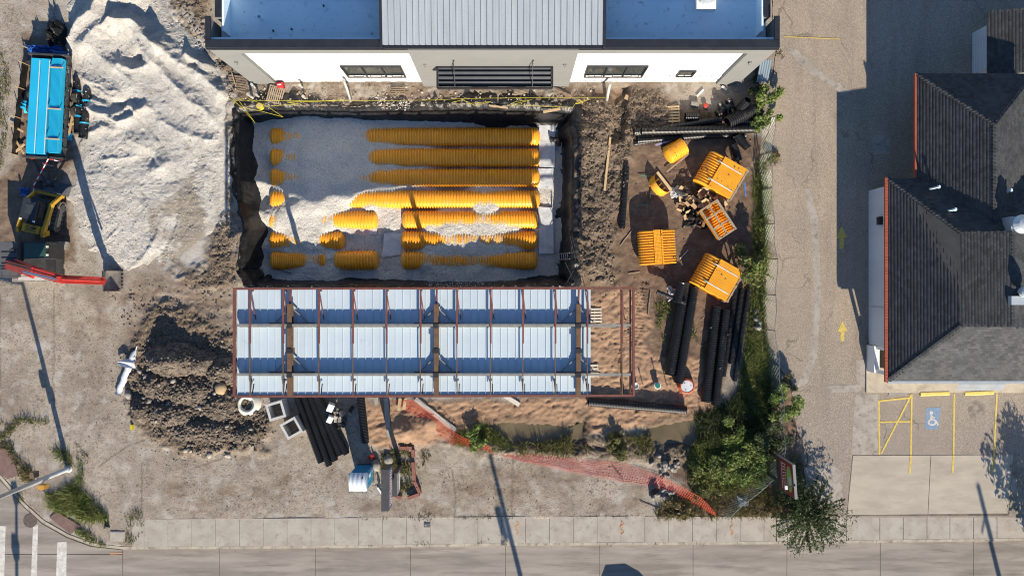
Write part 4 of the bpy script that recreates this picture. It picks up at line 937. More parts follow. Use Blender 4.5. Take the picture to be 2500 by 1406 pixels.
def felts():
    data = [('white felt sheet under the east ends of the first chamber rows', [(1316, 304), (1356, 304), (1354, 410), (1316, 408)]), ('white felt sheet at the east ends of the middle chamber rows', [(1314, 412), (1352, 412), (1350, 462), (1314, 462)]),
            ('white felt sheet at the east ends of the lower chamber rows', [(1314, 505), (1350, 508), (1352, 618), (1316, 620)]), ('grey felt sheet left of the lower eastern chambers', [(938, 570), (982, 562), (978, 622), (934, 628)]), ('small felt sheet below the fifth row stub', [(850, 560), (922, 556), (920, 572), (852, 574)])]
    for lab, q in data:
        pts = [P(a, b, -1.95) for a, b in q]
        def fn(u, v):
            p = pts[0].lerp(pts[1], u).lerp(pts[3].lerp(pts[2], u), v); return (p.x, p.y, -1.88 + .05 * float(fbm(p.x * 2, p.y * 2, 3, 201)) + .04 * abs(float(fbm(p.x * 5, p.y * 1.2, 2, 204))))
        MB().sheet(fn, 14, 20).build('felt_sheet', M_FELT, smooth=True, label=lab, cat='felt sheet', group='felt sheets in the pit')
    q = P(1357, 345, -1.8)
    t = thing('inlet_elbow', 'black pipe elbow at the pit edge by the first chamber row', 'pipe elbow', (q.x, q.y, -2.0))
    MB().tube([(-.35, .1, .25), (0, .1, .25), (.12, .1, .25), (.18, -.02, .25), (.18, -.35, .25)], .16, 12).build('elbow', M_BLACK, t, True); MB().tube([(-.38, .1, .25), (-.28, .1, .25)], .2, 12).build('collar', M_BLACK, t, True)
    # ladder down the pit's east wall
    q = P(1352, 628, -1.9); t = thing('ladder', 'aluminium ladder leaning on the east side of the pit', 'ladder', (q.x, q.y, -1.95))
    M_AL = mat('aluminium', (.55, .56, .57), None, 3, .35, metal=.8); top = Vector((.9, 0, 2.1)); d = Vector((0, .2, 0))
    for s in (-1, 1): MB().bar(d * s, top + d * s, .05, .08).build('stile', M_AL, t)
    for i in range(1, 8): MB().tube([top * (i / 8) - d, top * (i / 8) + d], .02, 6).build('rung', M_AL, t)
    q = P(735, 672, -1.8); MB().tube([P(672, 656, -1.7), P(712, 668, -1.7)], .02, 6).build('steel_rod', M_BLACK, label='thin dark rod lying on the gravel at the pit south west corner', cat='rod')
felts()

# ---------------------------------------------------------------- stacks of chambers
M_PALW = mat('grey_pallet_wood', (.36, .29, .21), (.27, .215, .155), 4, .85, stretch=(1, 1, 1))
M_STRAP = mat('white_strap', (.72, .72, .70), None, 3, .5)
ME_SCH = arch_mesh('nested_chamber', 2.17, 1.16, 1.0, .172, .10, 12, lip=.085)
def stack(label, pc, ang, n, nest, pallet=True, mode='side', group='stacks of orange chambers'):
    """mode side: tipped over, crown faces local -X, length along Y, nested towards +X. mode up: standing upside down"""
    t = thing('chamber_stack', label, 'chamber stack', (pc[0], pc[1], 0), ang, group)
    if mode == 'side':
        # chamber axes: length X->Y, width Y->Z, height Z-> -X
        rot = Matrix(((0, 0, -1), (1, 0, 0), (0, -1, 0))).to_euler()
        for i in range(n):
            link('chamber', ME_SCH, t, loc=(1.0 + i * nest, -1.085, .66), rot=rot)
        xe = 1.0 + (n - 1) * nest
        for y in ((-.62, .62) if pallet else ()):
            MB().box((xe + .55) / 2, y, 1.305, xe - .75, .06, .014).box(xe + .02, y, .66, .012, .05, 1.2).build('strap', M_STRAP, t)
            MB().box(.75, y, 1.30, .14, .11, .06).build('buckle', mat('green_buckle', (.25, .33, .26), None, 3, .6), t)
        if pallet:
            for z in (.06, .64, 1.22): MB().box(xe + .10, 0, z, .09, 2.2, .09).build('pallet_runner', M_PALW, t)
            for y in (-1.02, -.5, 0, .5, 1.02): MB().box(xe + .165, y, .64, .03, .1, 1.25).build('pallet_slat', M_PALW, t)
            for y in (-1.02, 0, 1.02): MB().box(xe + .035, y, .64, .03, .1, 1.25).build('pallet_slat', M_PALW, t)
    else:
        for i in range(n): link('chamber', ME_SCH, t, loc=(-1.085, 0, 1.02 + i * nest), rot=(math.pi, 0, 0))
        z = 1.02 + (n - 1) * nest
        for y in (-.58, 0, .58): MB().box(0, y, z + .05, 2.25, .09, .09).build('pallet_runner', M_PALW, t)
        for x in (-1.07, -.4, .36, 1.07): MB().box(x, 0, z + .115, .10, 1.28, .03).build('pallet_slat', M_PALW, t)
        MB().box(0, .62, z + .116, 2.25, .1, .03).box(0, -.62, z + .116, 2.25, .1, .03).build('pallet_edge', M_PALW, t)
    return t
def stacks():
    # local +X runs along the nesting direction
    def place(px, py, qx, qy):
        a = P(px, py, .6); b = P(qx, qy, .6); return (a.x, a.y), math.atan2(b.y - a.y, b.x - a.x)
    c, a = place(1712, 405, 1800, 457); stack('large tipped stack of orange chambers on a pallet beside the cardboard heap', c, a, 18, .088)
    c, a = place(1702, 652, 1790, 702); stack('large tipped stack of orange chambers leaning over the black pipes', c, a, 18, .088)
    c, a = place(1557, 607, 1640, 602); s = stack('small tipped stack of orange chambers alone on bare soil', c, a, 5, .088, False)
    o = link('chamber', ME_SCH, s, loc=(1.40, -1.085, .66), rot=Matrix(((0, 0, 1), (1, 0, 0), (0, 1, 0))).to_euler())
    q = P(1748, 538, .9); stack('upturned stack of orange chambers with its pallet on top', (q.x, q.y), R(-57), 5, .06, True, 'up')
    # loose pieces
    q = P(1652, 367, .4); t = thing('loose_chamber_end', 'short closed orange chamber piece lying south of the black pipes', 'chamber end', (q.x, q.y, .12), R(-150) + R(5), rot=(0, 0, R(212)))
    link('arch', arch_mesh('short_chamber', 1.15, 1.15, .85, .115, .045, 14), t, loc=(-.55, 0, 0)); link('end_cap', cap_mesh('drum_cap', 1.12, .83, .22), t, loc=(.6, 0, 0))
    MB().box(0, .0, -.05, 1.2, 1.3, .08).build('pallet_base', M_PALW, t)
    q = P(1622, 443, .5); t = thing('open_end_cap', 'open orange end cap standing on its rim beside the cardboard heap', 'end cap', (q.x, q.y, .1), rot=(0, R(38), R(218)))
    b = MB(); prof = [(1.0, .0), (1.02, .45), (.72, .62), (.70, .60), (.95, .42), (.93, .0)]; nv = 16; vs = []
    for s, x in prof:
        for j in range(nv + 1):
            th = math.pi * j / nv; vs.append((x, -.72 * s * math.cos(th), .95 * s * math.sin(th) ** .8))
    m = nv + 1; b.add(vs, [(i * m + j, (i + 1) * m + j, (i + 1) * m + j + 1, i * m + j + 1) for i in range(len(prof) - 1) for j in range(nv)]); b.build('bowl', M_ORANGE, t, True)
    r = MB()
    for y in (-.35, 0, .35): r.box(.3, y, .42, .5, .06, .7)
    r.build('web', M_ORANGE, t); MB().box(.25, 0, -.04, .9, 1.5, .06).build('foot', mat('raw_cap_edge', (.50, .38, .22), None, 3, .7), t)
stacks()

# ================================================================ BLACK CORRUGATED PIPES
M_PIPE = mat('black_pipe', (.012, .0125, .014), (.018, .0185, .02), 2, .42, spec=.5, dirt=(.09, .08, .07), dscale=3, dlo=.63, dhi=.8)
M_PIPEIN = mat('pipe_inside', (.006, .006, .007), None, 3, .6)
def pipe_mesh(name, L, r, pitch, n=16, bell=0.0, amp=None):
    b = MB(); amp = amp or r * .17; k = int(L / pitch); prof = []
    prof.append((0, r * .80)); prof.append((0, r))
    for i in range(k):
        x = i * pitch
        if bell and x < bell: prof += [(x, r * 1.05), (x + pitch, r * 1.05)]; continue
        prof += [(x + .02 * pitch, r), (x + .5 * pitch, r), (x + .6 * pitch, r - amp), (x + .92 * pitch, r - amp)]
    prof += [(L, r), (L, r * .80)]; vs = []
    for x, rr in prof:
        for t in range(n): a = 2 * math.pi * t / n; vs.append((x - L / 2, rr * math.cos(a), rr * math.sin(a)))
    m = len(prof); fs = [(i * n + t, (i + 1) * n + t, (i + 1) * n + (t + 1) % n, i * n + (t + 1) % n) for i in range(m - 1) for t in range(n)]
    b.add(vs, [f[::-1] for f in fs]); b.add([(-L / 2 + .25, r * .8 * math.cos(2 * math.pi * t / n), r * .8 * math.sin(2 * math.pi * t / n)) for t in range(n)] , [tuple(range(n))])
    b.add([(L / 2 - .25, r * .8 * math.cos(2 * math.pi * t / n), r * .8 * math.sin(2 * math.pi * t / n)) for t in range(n)], [tuple(reversed(range(n)))])
    for s in (-1, 1):
        vs = [(s * L / 2 - s * d, r * .8 * math.cos(2 * math.pi * t / n), r * .8 * math.sin(2 * math.pi * t / n)) for d in (0, .25) for t in range(n)]
        b.add(vs, [(t, (t + 1) % n, n + (t + 1) % n, n + t) for t in range(n)])
    return b.mesh(name, M_PIPE)
def pipe(label, a, b, r, z=None, pitch=.11, bell=0, group='black corrugated pipes', z2=None):
    za = r if z is None else z; zb = za if z2 is None else z2
    A, B = P(*a, za), P(*b, zb); d = B - A; L = d.length
    rot = d.to_track_quat('X', 'Z').to_euler(); c = (A + B) / 2
    t = thing('corrugated_pipe', label, 'pipe', c, group=group, rot=rot)
    link('pipe_wall', pipe_mesh('pipe_wall', L, r, pitch, bell=bell), t)
    if bell: MB().tube([(-L / 2 - .01, 0, 0), (-L / 2 + .18, 0, 0)], r * 1.1, 16, False).build('bell_end', M_PIPE, t)
    return t
def pipes():
    G = 'pipes stacked by the fence'
    pipe('thick black pipe, leftmost of the pair south of the tipped stack', (1672, 690), (1634, 915), .34, group=G); pipe('thick black pipe, right one of the pair south of the tipped stack', (1694, 702), (1656, 934), .34, group=G)
    pipe('black pipe, leftmost of the five near the fence', (1748, 748), (1722, 980), .31, group=G); pipe('black pipe, second from left of the five near the fence', (1772, 756), (1746, 988), .29, group=G)
    pipe('slim black pipe, third of the five near the fence', (1796, 700), (1766, 918), .17, z=.17, group=G, pitch=.08); pipe('slim black pipe, fourth of the five near the fence', (1812, 704), (1784, 888), .17, group=G, pitch=.08); pipe('slim black pipe nearest the fence', (1828, 706), (1793, 930), .16, group=G, pitch=.08)
    pipe('long black pipe lying on sand below the canopy corner', (1437, 981), (1675, 1001), .28, pitch=.10, group='lone pipes')
    G2 = 'fanned bundle of black pipes by the concrete boxes'
    names = ('leftmost', 'second from left', 'third from left', 'fourth from left', 'fifth from left', 'rightmost')
    for i, (a, b) in enumerate((((722, 960), (784, 1128)), ((738, 955), (804, 1136)), ((752, 950), (818, 1124)), ((766, 955), (831, 1110)), ((776, 965), (846, 1108)))):
        pipe('black pipe of the fanned bundle beside the concrete boxes, %s' % names[i], a, b, .225, pitch=.10, group=G2)
    pipe('short upright lying black pipe beside the rubble heap', (880, 960), (892, 1080), .26, pitch=.10, group='lone pipes')
    G3 = 'pipes across the yard under the white building'
    pipe('longest black pipe lying across the yard north of the orange pieces', (1566, 321), (1852, 315), .26, z=.62, pitch=.085, group=G3); pipe('black pipe with smooth sleeve under the longest yard pipe', (1548, 322), (1640, 316), .28, pitch=.12, group=G3)
    pipe('lower black pipe behind the longest yard pipe', (1552, 326), (1760, 292), .24, pitch=.1, group=G3); pipe('black pipe in front of the longest yard pipe', (1556, 344), (1732, 330), .22, z=.25, pitch=.1, group=G3); pipe('black pipe half hidden under the yard pipes', (1556, 336), (1812, 330), .20, z=.2, pitch=.1, group=G3)
    pipe('slim black pipe among the shaded pipe heap', (1548, 352), (1640, 338), .16, z=.16, pitch=.09, group=G3)
    pipe('black pipe standing guard left of the small chamber stack', (1530, 405), (1519, 558), .20, pitch=.09, group='lone pipes')
    pipe('short dented black pipe end resting on the thick pipe pair', (1652, 738), (1664, 690), .30, z=.8, group=G)
    pipe('smooth black pipe piece lying over the thick pipe pair', (1604, 712), (1674, 740), .15, z=.78, pitch=.3, group=G)
    pipe('stubby black pipe section beside the wooden pallet', (1673, 286), (1705, 286), .28, pitch=.11, group='pipe fittings heap')
    pipe('short black pipe leaning at the fence corner', (1800, 330), (1826, 362), .26, z=.5, group='pipe fittings heap'); pipe('short black pipe upright in the fitting heap', (1790, 352), (1804, 392), .25, z=.5, z2=.3, group='pipe fittings heap')
    pipe('fat black pipe stub on top of the fitting heap', (1776, 300), (1840, 268), .42, z=.65, z2=.55, pitch=.14, group='pipe fittings heap'); pipe('black pipe stub pointing up in the fitting heap', (1806, 266), (1826, 244), .30, z=.6, z2=1.3, pitch=.1, group='pipe fittings heap')
    pipe('black pipe stub at the bottom of the fitting heap', (1800, 300), (1845, 300), .34, z=.36, pitch=.13, group='pipe fittings heap'); pipe('black pipe stub against the hedge by the fitting heap', (1836, 262), (1860, 280), .30, z=.35, pitch=.12, group='pipe fittings heap')
    # tee fittings
    for lab, px, py, a in (('black pipe tee left of the fitting heap', 1766, 270, R(30)), ('black pipe tee lying on its side in the fitting heap', 1785, 262, R(110)), ('black pipe tee under the longest yard pipe', 1806, 345, R(-40))):
        q = P(px, py, .3); t = thing('pipe_tee', lab, 'pipe fitting', (q.x, q.y, 0), a, 'pipe fittings heap')
        MB().tube([(-.5, 0, .3), (.5, 0, .3)], .22, 14).build('run', M_PIPE, t, True); MB().tube([(0, 0, .3), (.0, .55, .35)], .2, 14).build('branch', M_PIPE, t, True)
        for x in (-.5, .42): MB().tube([(x, 0, .3), (x + .1, 0, .3)], .25, 14).build('collar', M_PIPE, t, True)
    q = P(1784, 275, .2); t = thing('pipe_coupling', 'round black pipe coupling standing open end up', 'pipe fitting', (q.x, q.y, 0), group='pipe fittings heap')
    MB().lathe([(.30, 0), (.33, .06), (.30, .1), (.30, .5), (.34, .52), (.34, .62), (.27, .62), (.27, .1)], 18, caps=False).build('ring', M_PIPE, t)
pipes()
# ================================================================ VEHICLES AND TRAILER
M_TYRE = mat('tyre', (.018, .018, .018), (.035, .033, .03), 4, .85, dirt=(.14, .12, .10), dscale=4, dlo=.55, dhi=.75)
M_RIM = mat('wheel_white', (.55, .55, .54), (.35, .33, .31), 6, .5)
M_YELM = mat('machine_yellow', (.60, .34, .03), (.52, .29, .03), 2, .45, dirt=(.30, .22, .11), dscale=3, dlo=.58, dhi=.8)
M_REDM = mat('machine_red', (.52, .045, .035), (.42, .035, .03), 2, .4, dirt=(.28, .14, .10), dscale=3, dlo=.6, dhi=.85)
M_MUDDY = mat('muddy_track', (.20, .175, .145), (.09, .08, .07), 5, .9, bump=.02)
M_DGREY = mat('machine_grey', (.04, .042, .045), (.06, .06, .06), 2, .5, dirt=(.16, .14, .12), dscale=3, dlo=.6, dhi=.85)
M_BLUE1 = mat('bright_blue_sheet', (.02, .42, .68), (.02, .38, .63), .5, .35)
M_BLUE2 = mat('blue_wrap', (.02, .12, .42), (.01, .07, .30), 3, .35)
M_WOOD = mat('pale_timber', (.55, .40, .23), (.45, .32, .18), 5, .8, stretch=(1, 8, 1))
def wheel(parent, x, y, z, r, w, rz=0):
    t = MB(); n = 20; pr = [(r * .55, -w / 2), (r * .92, -w / 2), (r, -w * .35), (r, w * .35), (r * .92, w / 2), (r * .55, w / 2)]
    def lay(b, pr, caps=False):
        vs = []
        for rr, a in pr:
            for k in range(n): th = 2 * math.pi * k / n; vs.append((x + a, y + rr * math.cos(th), z + rr * math.sin(th)))
        m = len(pr); b.add(vs, [(i * n + k, i * n + (k + 1) % n, (i + 1) * n + (k + 1) % n, (i + 1) * n + k) for i in range(m - 1) for k in range(n)] + ([tuple(range(n)), tuple(reversed(range((m - 1) * n, m * n)))] if caps else []))
        return b
    ty = lay(MB(), pr).build('tyre', M_TYRE, parent, True)
    rm = lay(MB(), [(r * .56, -w * .4), (r * .56, w * .4)], True).build('rim', M_RIM, ty)
    lay(MB(), [(r * .22, w * .38), (r * .18, w * .52)], True).build('hub', M_DGREY, rm) if False else None
def trailer():
    # frame 2.4 m wide lying north-south
    c = P(118, 262, .9); t = thing('flatbed_trailer', 'black flatbed trailer carrying blue metal sheets beside the gravel heap', 'trailer', (c.x, c.y, 0), R(-3))
    z = .85
    for x in (-1.15, -.4, .4, 1.15): MB().box(x, 0, z, .12, 6.6, .18).build('beam', M_DGREY, t)
    for i in range(12): MB().box(0, -3.2 + i * .58, z + .1, 2.4, .22, .04).build('deck_plank', mat('deck_plank', (.05, .045, .04), None, 4, .9) if i == 0 else bpy.data.materials['deck_plank'], t)
    for y in (3.25, -3.25): MB().box(0, y, z + .15, 2.5, .1, .5).build('end_rail', M_DGREY, t)
    for y in (.85, -.05):
        for s in (-1, 1):
            g = MB().box(s * 1.02, y, .42, .1, .1, .1).build('axle_stub', M_DGREY, t); wheel(t, s * 1.42, y, .40, .40, .24)
    # A-frame tongue to the south
    MB().bar((-1.0, -3.3, .6), (-.1, -5.0, .5), .1, .14).bar((1.0, -3.3, .6), (.1, -5.0, .5), .1, .14).bar((0, -3.3, .6), (0, -4.6, .55), .08, .1).bar((-.6, -4.0, .55), (.6, -4.0, .55), .07, .1).build('tongue', M_DGREY, t)
    MB().lathe([(.07, .1), (.07, .9), (.12, .92)], 8, 0, -4.9).build('jack', M_DGREY, t)
    for y in (-2.6, -1.3, 0, 1.3, 2.6):
        for s in (-1, 1): MB().box(s * 1.24, y, z + .02, .06, .09, .22).build('stake_pocket', M_DGREY, t)
    for s in (-1, 1): MB().bar((s * 1.24, -3.2, z + .06), (s * 1.24, 3.2, z + .06), .03, .05).build('rub_rail', M_DGREY, t)
    for k in range(5): MB().tube([(-.3 + .15 * k, -3.5 - .05 * k, .75), (-.2 + .15 * k, -3.7, .7)], .02, 5).build('chain_link', M_GALV, t)
    for x in (-.9, .9): MB().box(x, -3.31, .8, .22, .04, .1).build('tail_lamp', M_REDM, t)
    # load: flat sheets and a banded bundle of ribbed sheets
    g = 'blue sheet loads on the trailer'
    for i, (x, w, lab) in enumerate(((-.62, .60, 'flat blue sheet stack, outer left stack on the trailer'), (.0, .60, 'flat blue sheet stack, middle stack on the trailer'))):
        s = thing('blue_sheet_stack', lab, 'metal sheets', t.matrix_world @ Vector((0, 0, 0)), group=g); s.location = (c.x, c.y, 0); s.rotation_euler = (0, 0, R(-3.5))
        for k in range(4): MB().box(x + .006 * k - .1, .02 * k - .1, 1.02 + k * .075, w - .02, 6.05 - .02 * k, .06).build('sheet', M_BLUE1, s)
        MB().box(x + w / 2 - .1 - .01, -.1, 1.29, .03, 5.9, .06).build('white_edge', M_STRAP, s)
    s = thing('blue_ribbed_bundle', 'banded bundle of ribbed blue sheets on the right of the trailer', 'metal sheets', (c.x, c.y, 0), R(-3), g)
    for j, (ya, yb) in enumerate(((-2.95, -2.0), (-2.03, 2.35), (2.32, 3.0))):
        vs = []; prof = []
        for i in range(9):
            x0 = .42 + i * .070; prof += [(x0, 1.28), (x0 + .012, 1.40), (x0 + .036, 1.40), (x0 + .05, 1.28)]
        prof = [(.42, 1.0)] + prof + [(1.05, 1.0)]; m = len(prof); b = MB(); zo = -.015 if j != 1 else 0
        b.add([(x, y, zz + zo) for y in (ya, yb) for x, zz in prof], [(i, m + i, m + i + 1, i + 1) for i in range(m - 1)] + [tuple(range(m)), tuple(reversed(range(m, 2 * m)))]); b.build('ribbed_sheets', M_BLUE1, s)
    for y in (2.4, -.2, -2.1): MB().box(.74, y, 1.43, .86, .07, .05).build('timber_batten', M_WOOD, s); MB().box(.74, y + .1, 1.415, .66, .05, .02).build('band', M_BLUE2, s)
trailer()
def trailer_bits():
    # two rolls of black fabric and straps east of the trailer
    for lab, a, b, r in (('black fabric roll lying beside the trailer wheels', (187, 190), (190, 326), .24), ('black fabric roll on the gravel edge, right of its twin', (214, 218), (203, 338), .25)):
        A, B = P(*a, .3), P(*b, .3); t = thing('fabric_roll', lab, 'fabric roll', (A + B) / 2, group='rolls of black fabric')
        pts = [A.lerp(B, i / 10) - (A + B) / 2 + Vector((.03 * random.uniform(-1, 1), 0, .02 * random.uniform(-1, 1))) for i in range(11)]
        MB().tube(pts, [r * random.uniform(.86, 1.08) * (.45 if i in (0,) else 1) for i in range(11)], 12).build('roll', M_LINER, t, True)
        for f in (.25, .7):
            p = pts[0].lerp(pts[-1], f); MB().tube([p + Vector((0, -.05, 0)), p + Vector((0, .06, 0))], r * 1.12, 12, False).build('tie', M_BLUE1, t)
    def crumple(name, lab, px, py, w, l, h, m, seed, z0=.05, cat='tarp'):
        c = P(px, py, 0); n = 22
        def fn(u, v):
            x, y = (u - .5) * w, (v - .5) * l; rr = max(abs(u - .5), abs(v - .5)) * 2
            e = 1 + .35 * float(fbm(u * 3, v * 3, 3, seed + 3))
            return (c.x + x * e, c.y + y * e, z0 + h * (1 - rr ** 2) * (.4 + 1.2 * abs(float(fbm(u * 5, v * 5, 3, seed)))) * (1 if rr < .98 else 0))
        return MB().sheet(fn, n, n).build(name, m, label=lab, cat=cat)
    crumple('blue_tarp', 'crumpled blue plastic sheet at the north end of the trailer', 118, 128, 2.6, .8, .9, M_BLUE2, 300)
    crumple('blue_plastic', 'torn blue plastic hanging at the west side of the trailer', 72, 262, .5, .8, .8, M_BLUE1, 310); crumple('blue_plastic', 'small heap of blue plastic by the south east trailer corner', 168, 335, .5, .5, .35, M_BLUE1, 320)
    crumple('blue_plastic', 'dark blue plastic scrap in the shade beside the loader', 62, 468, .6, .55, .3, M_BLUE2, 330); crumple('blue_plastic', 'blue strap tangle between the two black fabric rolls', 196, 262, .75, .28, .55, M_BLUE1, 335)
    crumple('blue_plastic', 'blue strap tangle at the lower end of the fabric rolls', 208, 318, .35, .6, .4, M_BLUE1, 338)
    crumple('black_fabric_heap', 'black fabric heaped against the gravel north of the trailer', 142, 92, 1.0, 1.9, 1.2, M_LINER, 340, cat='fabric')
    # timber scraps
    for i, (a, b, lab) in enumerate((((180, 268), (168, 330), 'pale plank beside the trailer wheels'), ((176, 285), (186, 300), 'short pale board near the fabric rolls'), ((166, 305), (184, 302), 'short cross board near the fabric rolls'), ((36, 372), (60, 352), 'pale board at the south west trailer corner'), ((40, 345), (58, 375), 'grey board at the south west trailer corner'), ((24, 304), (56, 322), 'thin stake left of the trailer'), ((55, 113), (80, 124), 'thin stake at the north end of the trailer'), ((172, 262), (184, 258), 'pale block between trailer and rolls'))):
        MB().bar(P(*a, .2), P(*b, .25), .13 if i < 6 else .05, .05).build('timber_board', M_WOOD, label=lab, cat='board', group='boards around the trailer')
    # silt fence panel casting the wide shadow west of the trailer
    A, B = P(58, 118, 0), P(30, 395, 0)
    t = thing('silt_fence', 'black silt fence along the west side of the trailer', 'fence', (0, 0, 0))
    pts = [P(104, 150), P(70, 160), P(62, 220), P(52, 290), P(44, 380)]
    b = MB()
    for i in range(len(pts) - 1):
        p, q = pts[i], pts[i + 1]; n = 6
        for j in range(n):
            u, v = p.lerp(q, j / n), p.lerp(q, (j + 1) / n); h1, h2 = .6 + .05 * math.sin(j * 2.1), .6 + .05 * math.sin(j * 2.1 + 2.1)
            b.add([u, v, v + Vector((0, 0, h2)), u + Vector((0, 0, h1))], [(0, 1, 2, 3)])
    b.build('fabric', M_LINER, t)
    for p in pts: MB().bar(p, p + Vector((0, 0, .9)), .05, .05).build('stake', M_WOOD, t)
    # striped pole
    t = thing('striped_pole', 'thin red and white striped pole between trailer and loader', 'pole', (0, 0, 0))
    path = [P(80, 508, .3), P(83, 452, 1.0), P(118, 388, 1.3), P(146, 394, 1.0)]
    full = []
    for a, b in zip(path[:-1], path[1:]):
        n = max(2, int((b - a).length / .22))
        for i in range(n): full.append((a.lerp(b, i / n), a.lerp(b, (i + 1) / n)))
    w, r = MB(), MB()
    for i, (a, b) in enumerate(full): (w if i % 2 else r).tube([a, b], .035, 7)
    w.build('white_bands', M_STRAP, t, kind='stuff'); r.build('red_bands', mat('band_red', (.5, .03, .05), None, 3, .5), t, kind='stuff')
trailer_bits()

def track(parent, x, y0, y1, w, h, m=M_MUDDY, name='track', z0=0.0):
    "rubber track loop along local Y"
    prof = []; r = h / 2; n = 10
    L0, L1 = y0 + r, y1 - r; path = []
    for i in range(n + 1): a = math.pi / 2 - math.pi * i / n; path.append((L1 + r * math.cos(a), r + r * math.sin(a)))
    for i in range(n + 1): a = -math.pi / 2 - math.pi * i / n; path.append((L0 + r * math.cos(a), r + r * math.sin(a)))
    pts = []
    for i in range(len(path)):
        a, b = path[i], path[(i + 1) % len(path)]; L = math.hypot(a[0] - b[0], a[1] - b[1]); k = max(1, int(L / .12))
        for j in range(k): pts.append((a[0] + (b[0] - a[0]) * j / k, a[1] + (b[1] - a[1]) * j / k))
    b = MB(); N = len(pts); cy, cz = (y0 + y1) / 2, r
    vs = []
    for i, (yy, zz) in enumerate(pts):
        f = 1.0
        vs += [(x - w / 2, yy, zz + z0), (x + w / 2, yy, zz + z0)]
    b.add(vs, [(2 * i, 2 * ((i + 1) % N), 2 * ((i + 1) % N) + 1, 2 * i + 1) for i in range(N)])
    b.add([(x - w / 2, q[0], q[1] + z0) for q in pts], [tuple(range(N))]); b.add([(x + w / 2, q[0], q[1] + z0) for q in pts], [tuple(reversed(range(N)))])
    o = b.build(name, m, parent)
    g = MB(); acc = 0
    for i in range(0, N, 2):
        (ya, za), (yb, zb) = pts[i], pts[(i + 1) % N]; my, mz = (ya + yb) / 2, (za + zb) / 2
        ny, nz = -(zb - za), (yb - ya); l = math.hypot(ny, nz) + 1e-9; ny, nz = -ny / l, -nz / l
        if (my - cy) * ny + (mz - cz) * nz < 0 and abs(my - cy) > (L1 - L0) / 2: ny, nz = -ny, -nz
        if mz > cz + r * .9: ny, nz = 0, 1
        if mz < cz - r * .9: ny, nz = 0, -1
        g.box(x, my + ny * .015, mz + nz * .015 + z0, w * .94, .07, .05)
    g.build('tread_lugs', M_DGREY if m is M_MUDDY else m, o, kind='stuff')
    return o
def loader():
    c = P(108, 522, .6); t = thing('track_loader', 'yellow compact track loader with its bucket pointing at the trailer', 'track loader', (c.x, c.y, 0), R(-13))
    for s in (-1, 1):
        track(t, s * .72, -1.0, 1.0, .38, .75); MB().box(s * .92, 0, .40, .04, 1.3, .36).build('track_frame', mat('dusty_frame', (.42, .37, .28), None, 4, .9), t)
        MB().lathe([(.2, 0), (.2, .05)], 12, 0, 0).build('sprocket', M_DGREY, t, loc=(s * .93, .62, .46), rot=(0, R(90), 0))
    MB().box(0, -.1, .85, 1.05, 2.1, .8).build('body', M_DGREY, t); MB().box(0, -1.05, 1.15, 1.1, .5, .75).build('engine_cover', M_YELM, t)
    MB().box(0, .15, 1.55, .95, 1.25, .9, taper=.92).build('cab', M_BLACK, t); MB().box(0, .15, 2.03, .96, 1.28, .06).build('cab_roof', mat('loader_roof', (.03, .035, .045), None, 2, .4), t)
    MB().box(0, .15, 2.07, .5, .6, .02).build('roof_hatch', M_GLASS, t)
    for s in (-1, 1):
        b = MB(); x = s * .80
        b.bar((x, -1.25, 1.45), (x, .75, 1.25), .17, .26, up=(0, 0, 1)); b.bar((x, .70, 1.27), (x, 1.35, .55), .15, .22); b.bar((x, -1.3, 1.55), (x, -1.1, 1.0), .17, .3)
        b.build('lift_arm', M_YELM, t); MB().tube([(x - s * .1, -.6, .95), (x - s * .1, .4, 1.15)], .05, 8).build('cylinder', M_GALV, t)
    MB().box(0, 1.3, .5, 1.6, .18, .5).build('coupler', M_YELM, t)
    b = MB(); pr = [(1.42, .85), (1.40, .10), (1.65, .04), (2.15, .02), (2.15, .05), (1.66, .09), (1.47, .16), (1.48, .85)]
    vs = [(x, y, z) for x in (-.95, .95) for y, z in pr]; m = len(pr); b.add(vs, [(i, m + i, m + (i + 1) % m, (i + 1) % m) for i in range(m)])
    bk = b.build('bucket', mat('bucket_steel', (.10, .115, .14), (.14, .15, .17), 2, .45, metal=.3), t)
    for x in (-.95, .95): MB().add([(x, y, z) for y, z in ((1.42, .85), (1.42, .05), (2.15, .02), (1.9, .5))], [(0, 1, 2, 3)]).build('bucket_cheek', bpy.data.materials['bucket_steel'], bk)
    for s in (-1, 1):
        MB().box(s * .42, -.55, 2.0, .1, .12, .1).build('work_light', M_STRAP, t); MB().tube([(s * .62, .9, 1.2), (s * .5, 1.0, .9), (s * .3, 1.25, .7)], .025, 6).build('hose', M_BLACK, t)
        for k in range(5): MB().lathe([(.1, 0), (.1, .03)], 10).build('track_roller', M_DGREY, t, loc=(s * .94, -.55 + k * .27, .2), rot=(0, R(90), 0))
    MB().tube([(.25, -1.0, 1.5), (.25, -1.0, 1.8)], .05, 8).build('exhaust', M_DGREY, t)
    for k in range(5): MB().box(0, -1.2 + k * .09, 1.535, .7, .03, .02).build('grille_bar', M_BLACK, t)
    MB().box(.48, .2, 1.6, .02, .9, .5).build('side_screen', M_DGREY, t); MB().box(.35, -.35, 1.25, .05, .06, .4).build('red_lever', M_REDM, t)
loader()
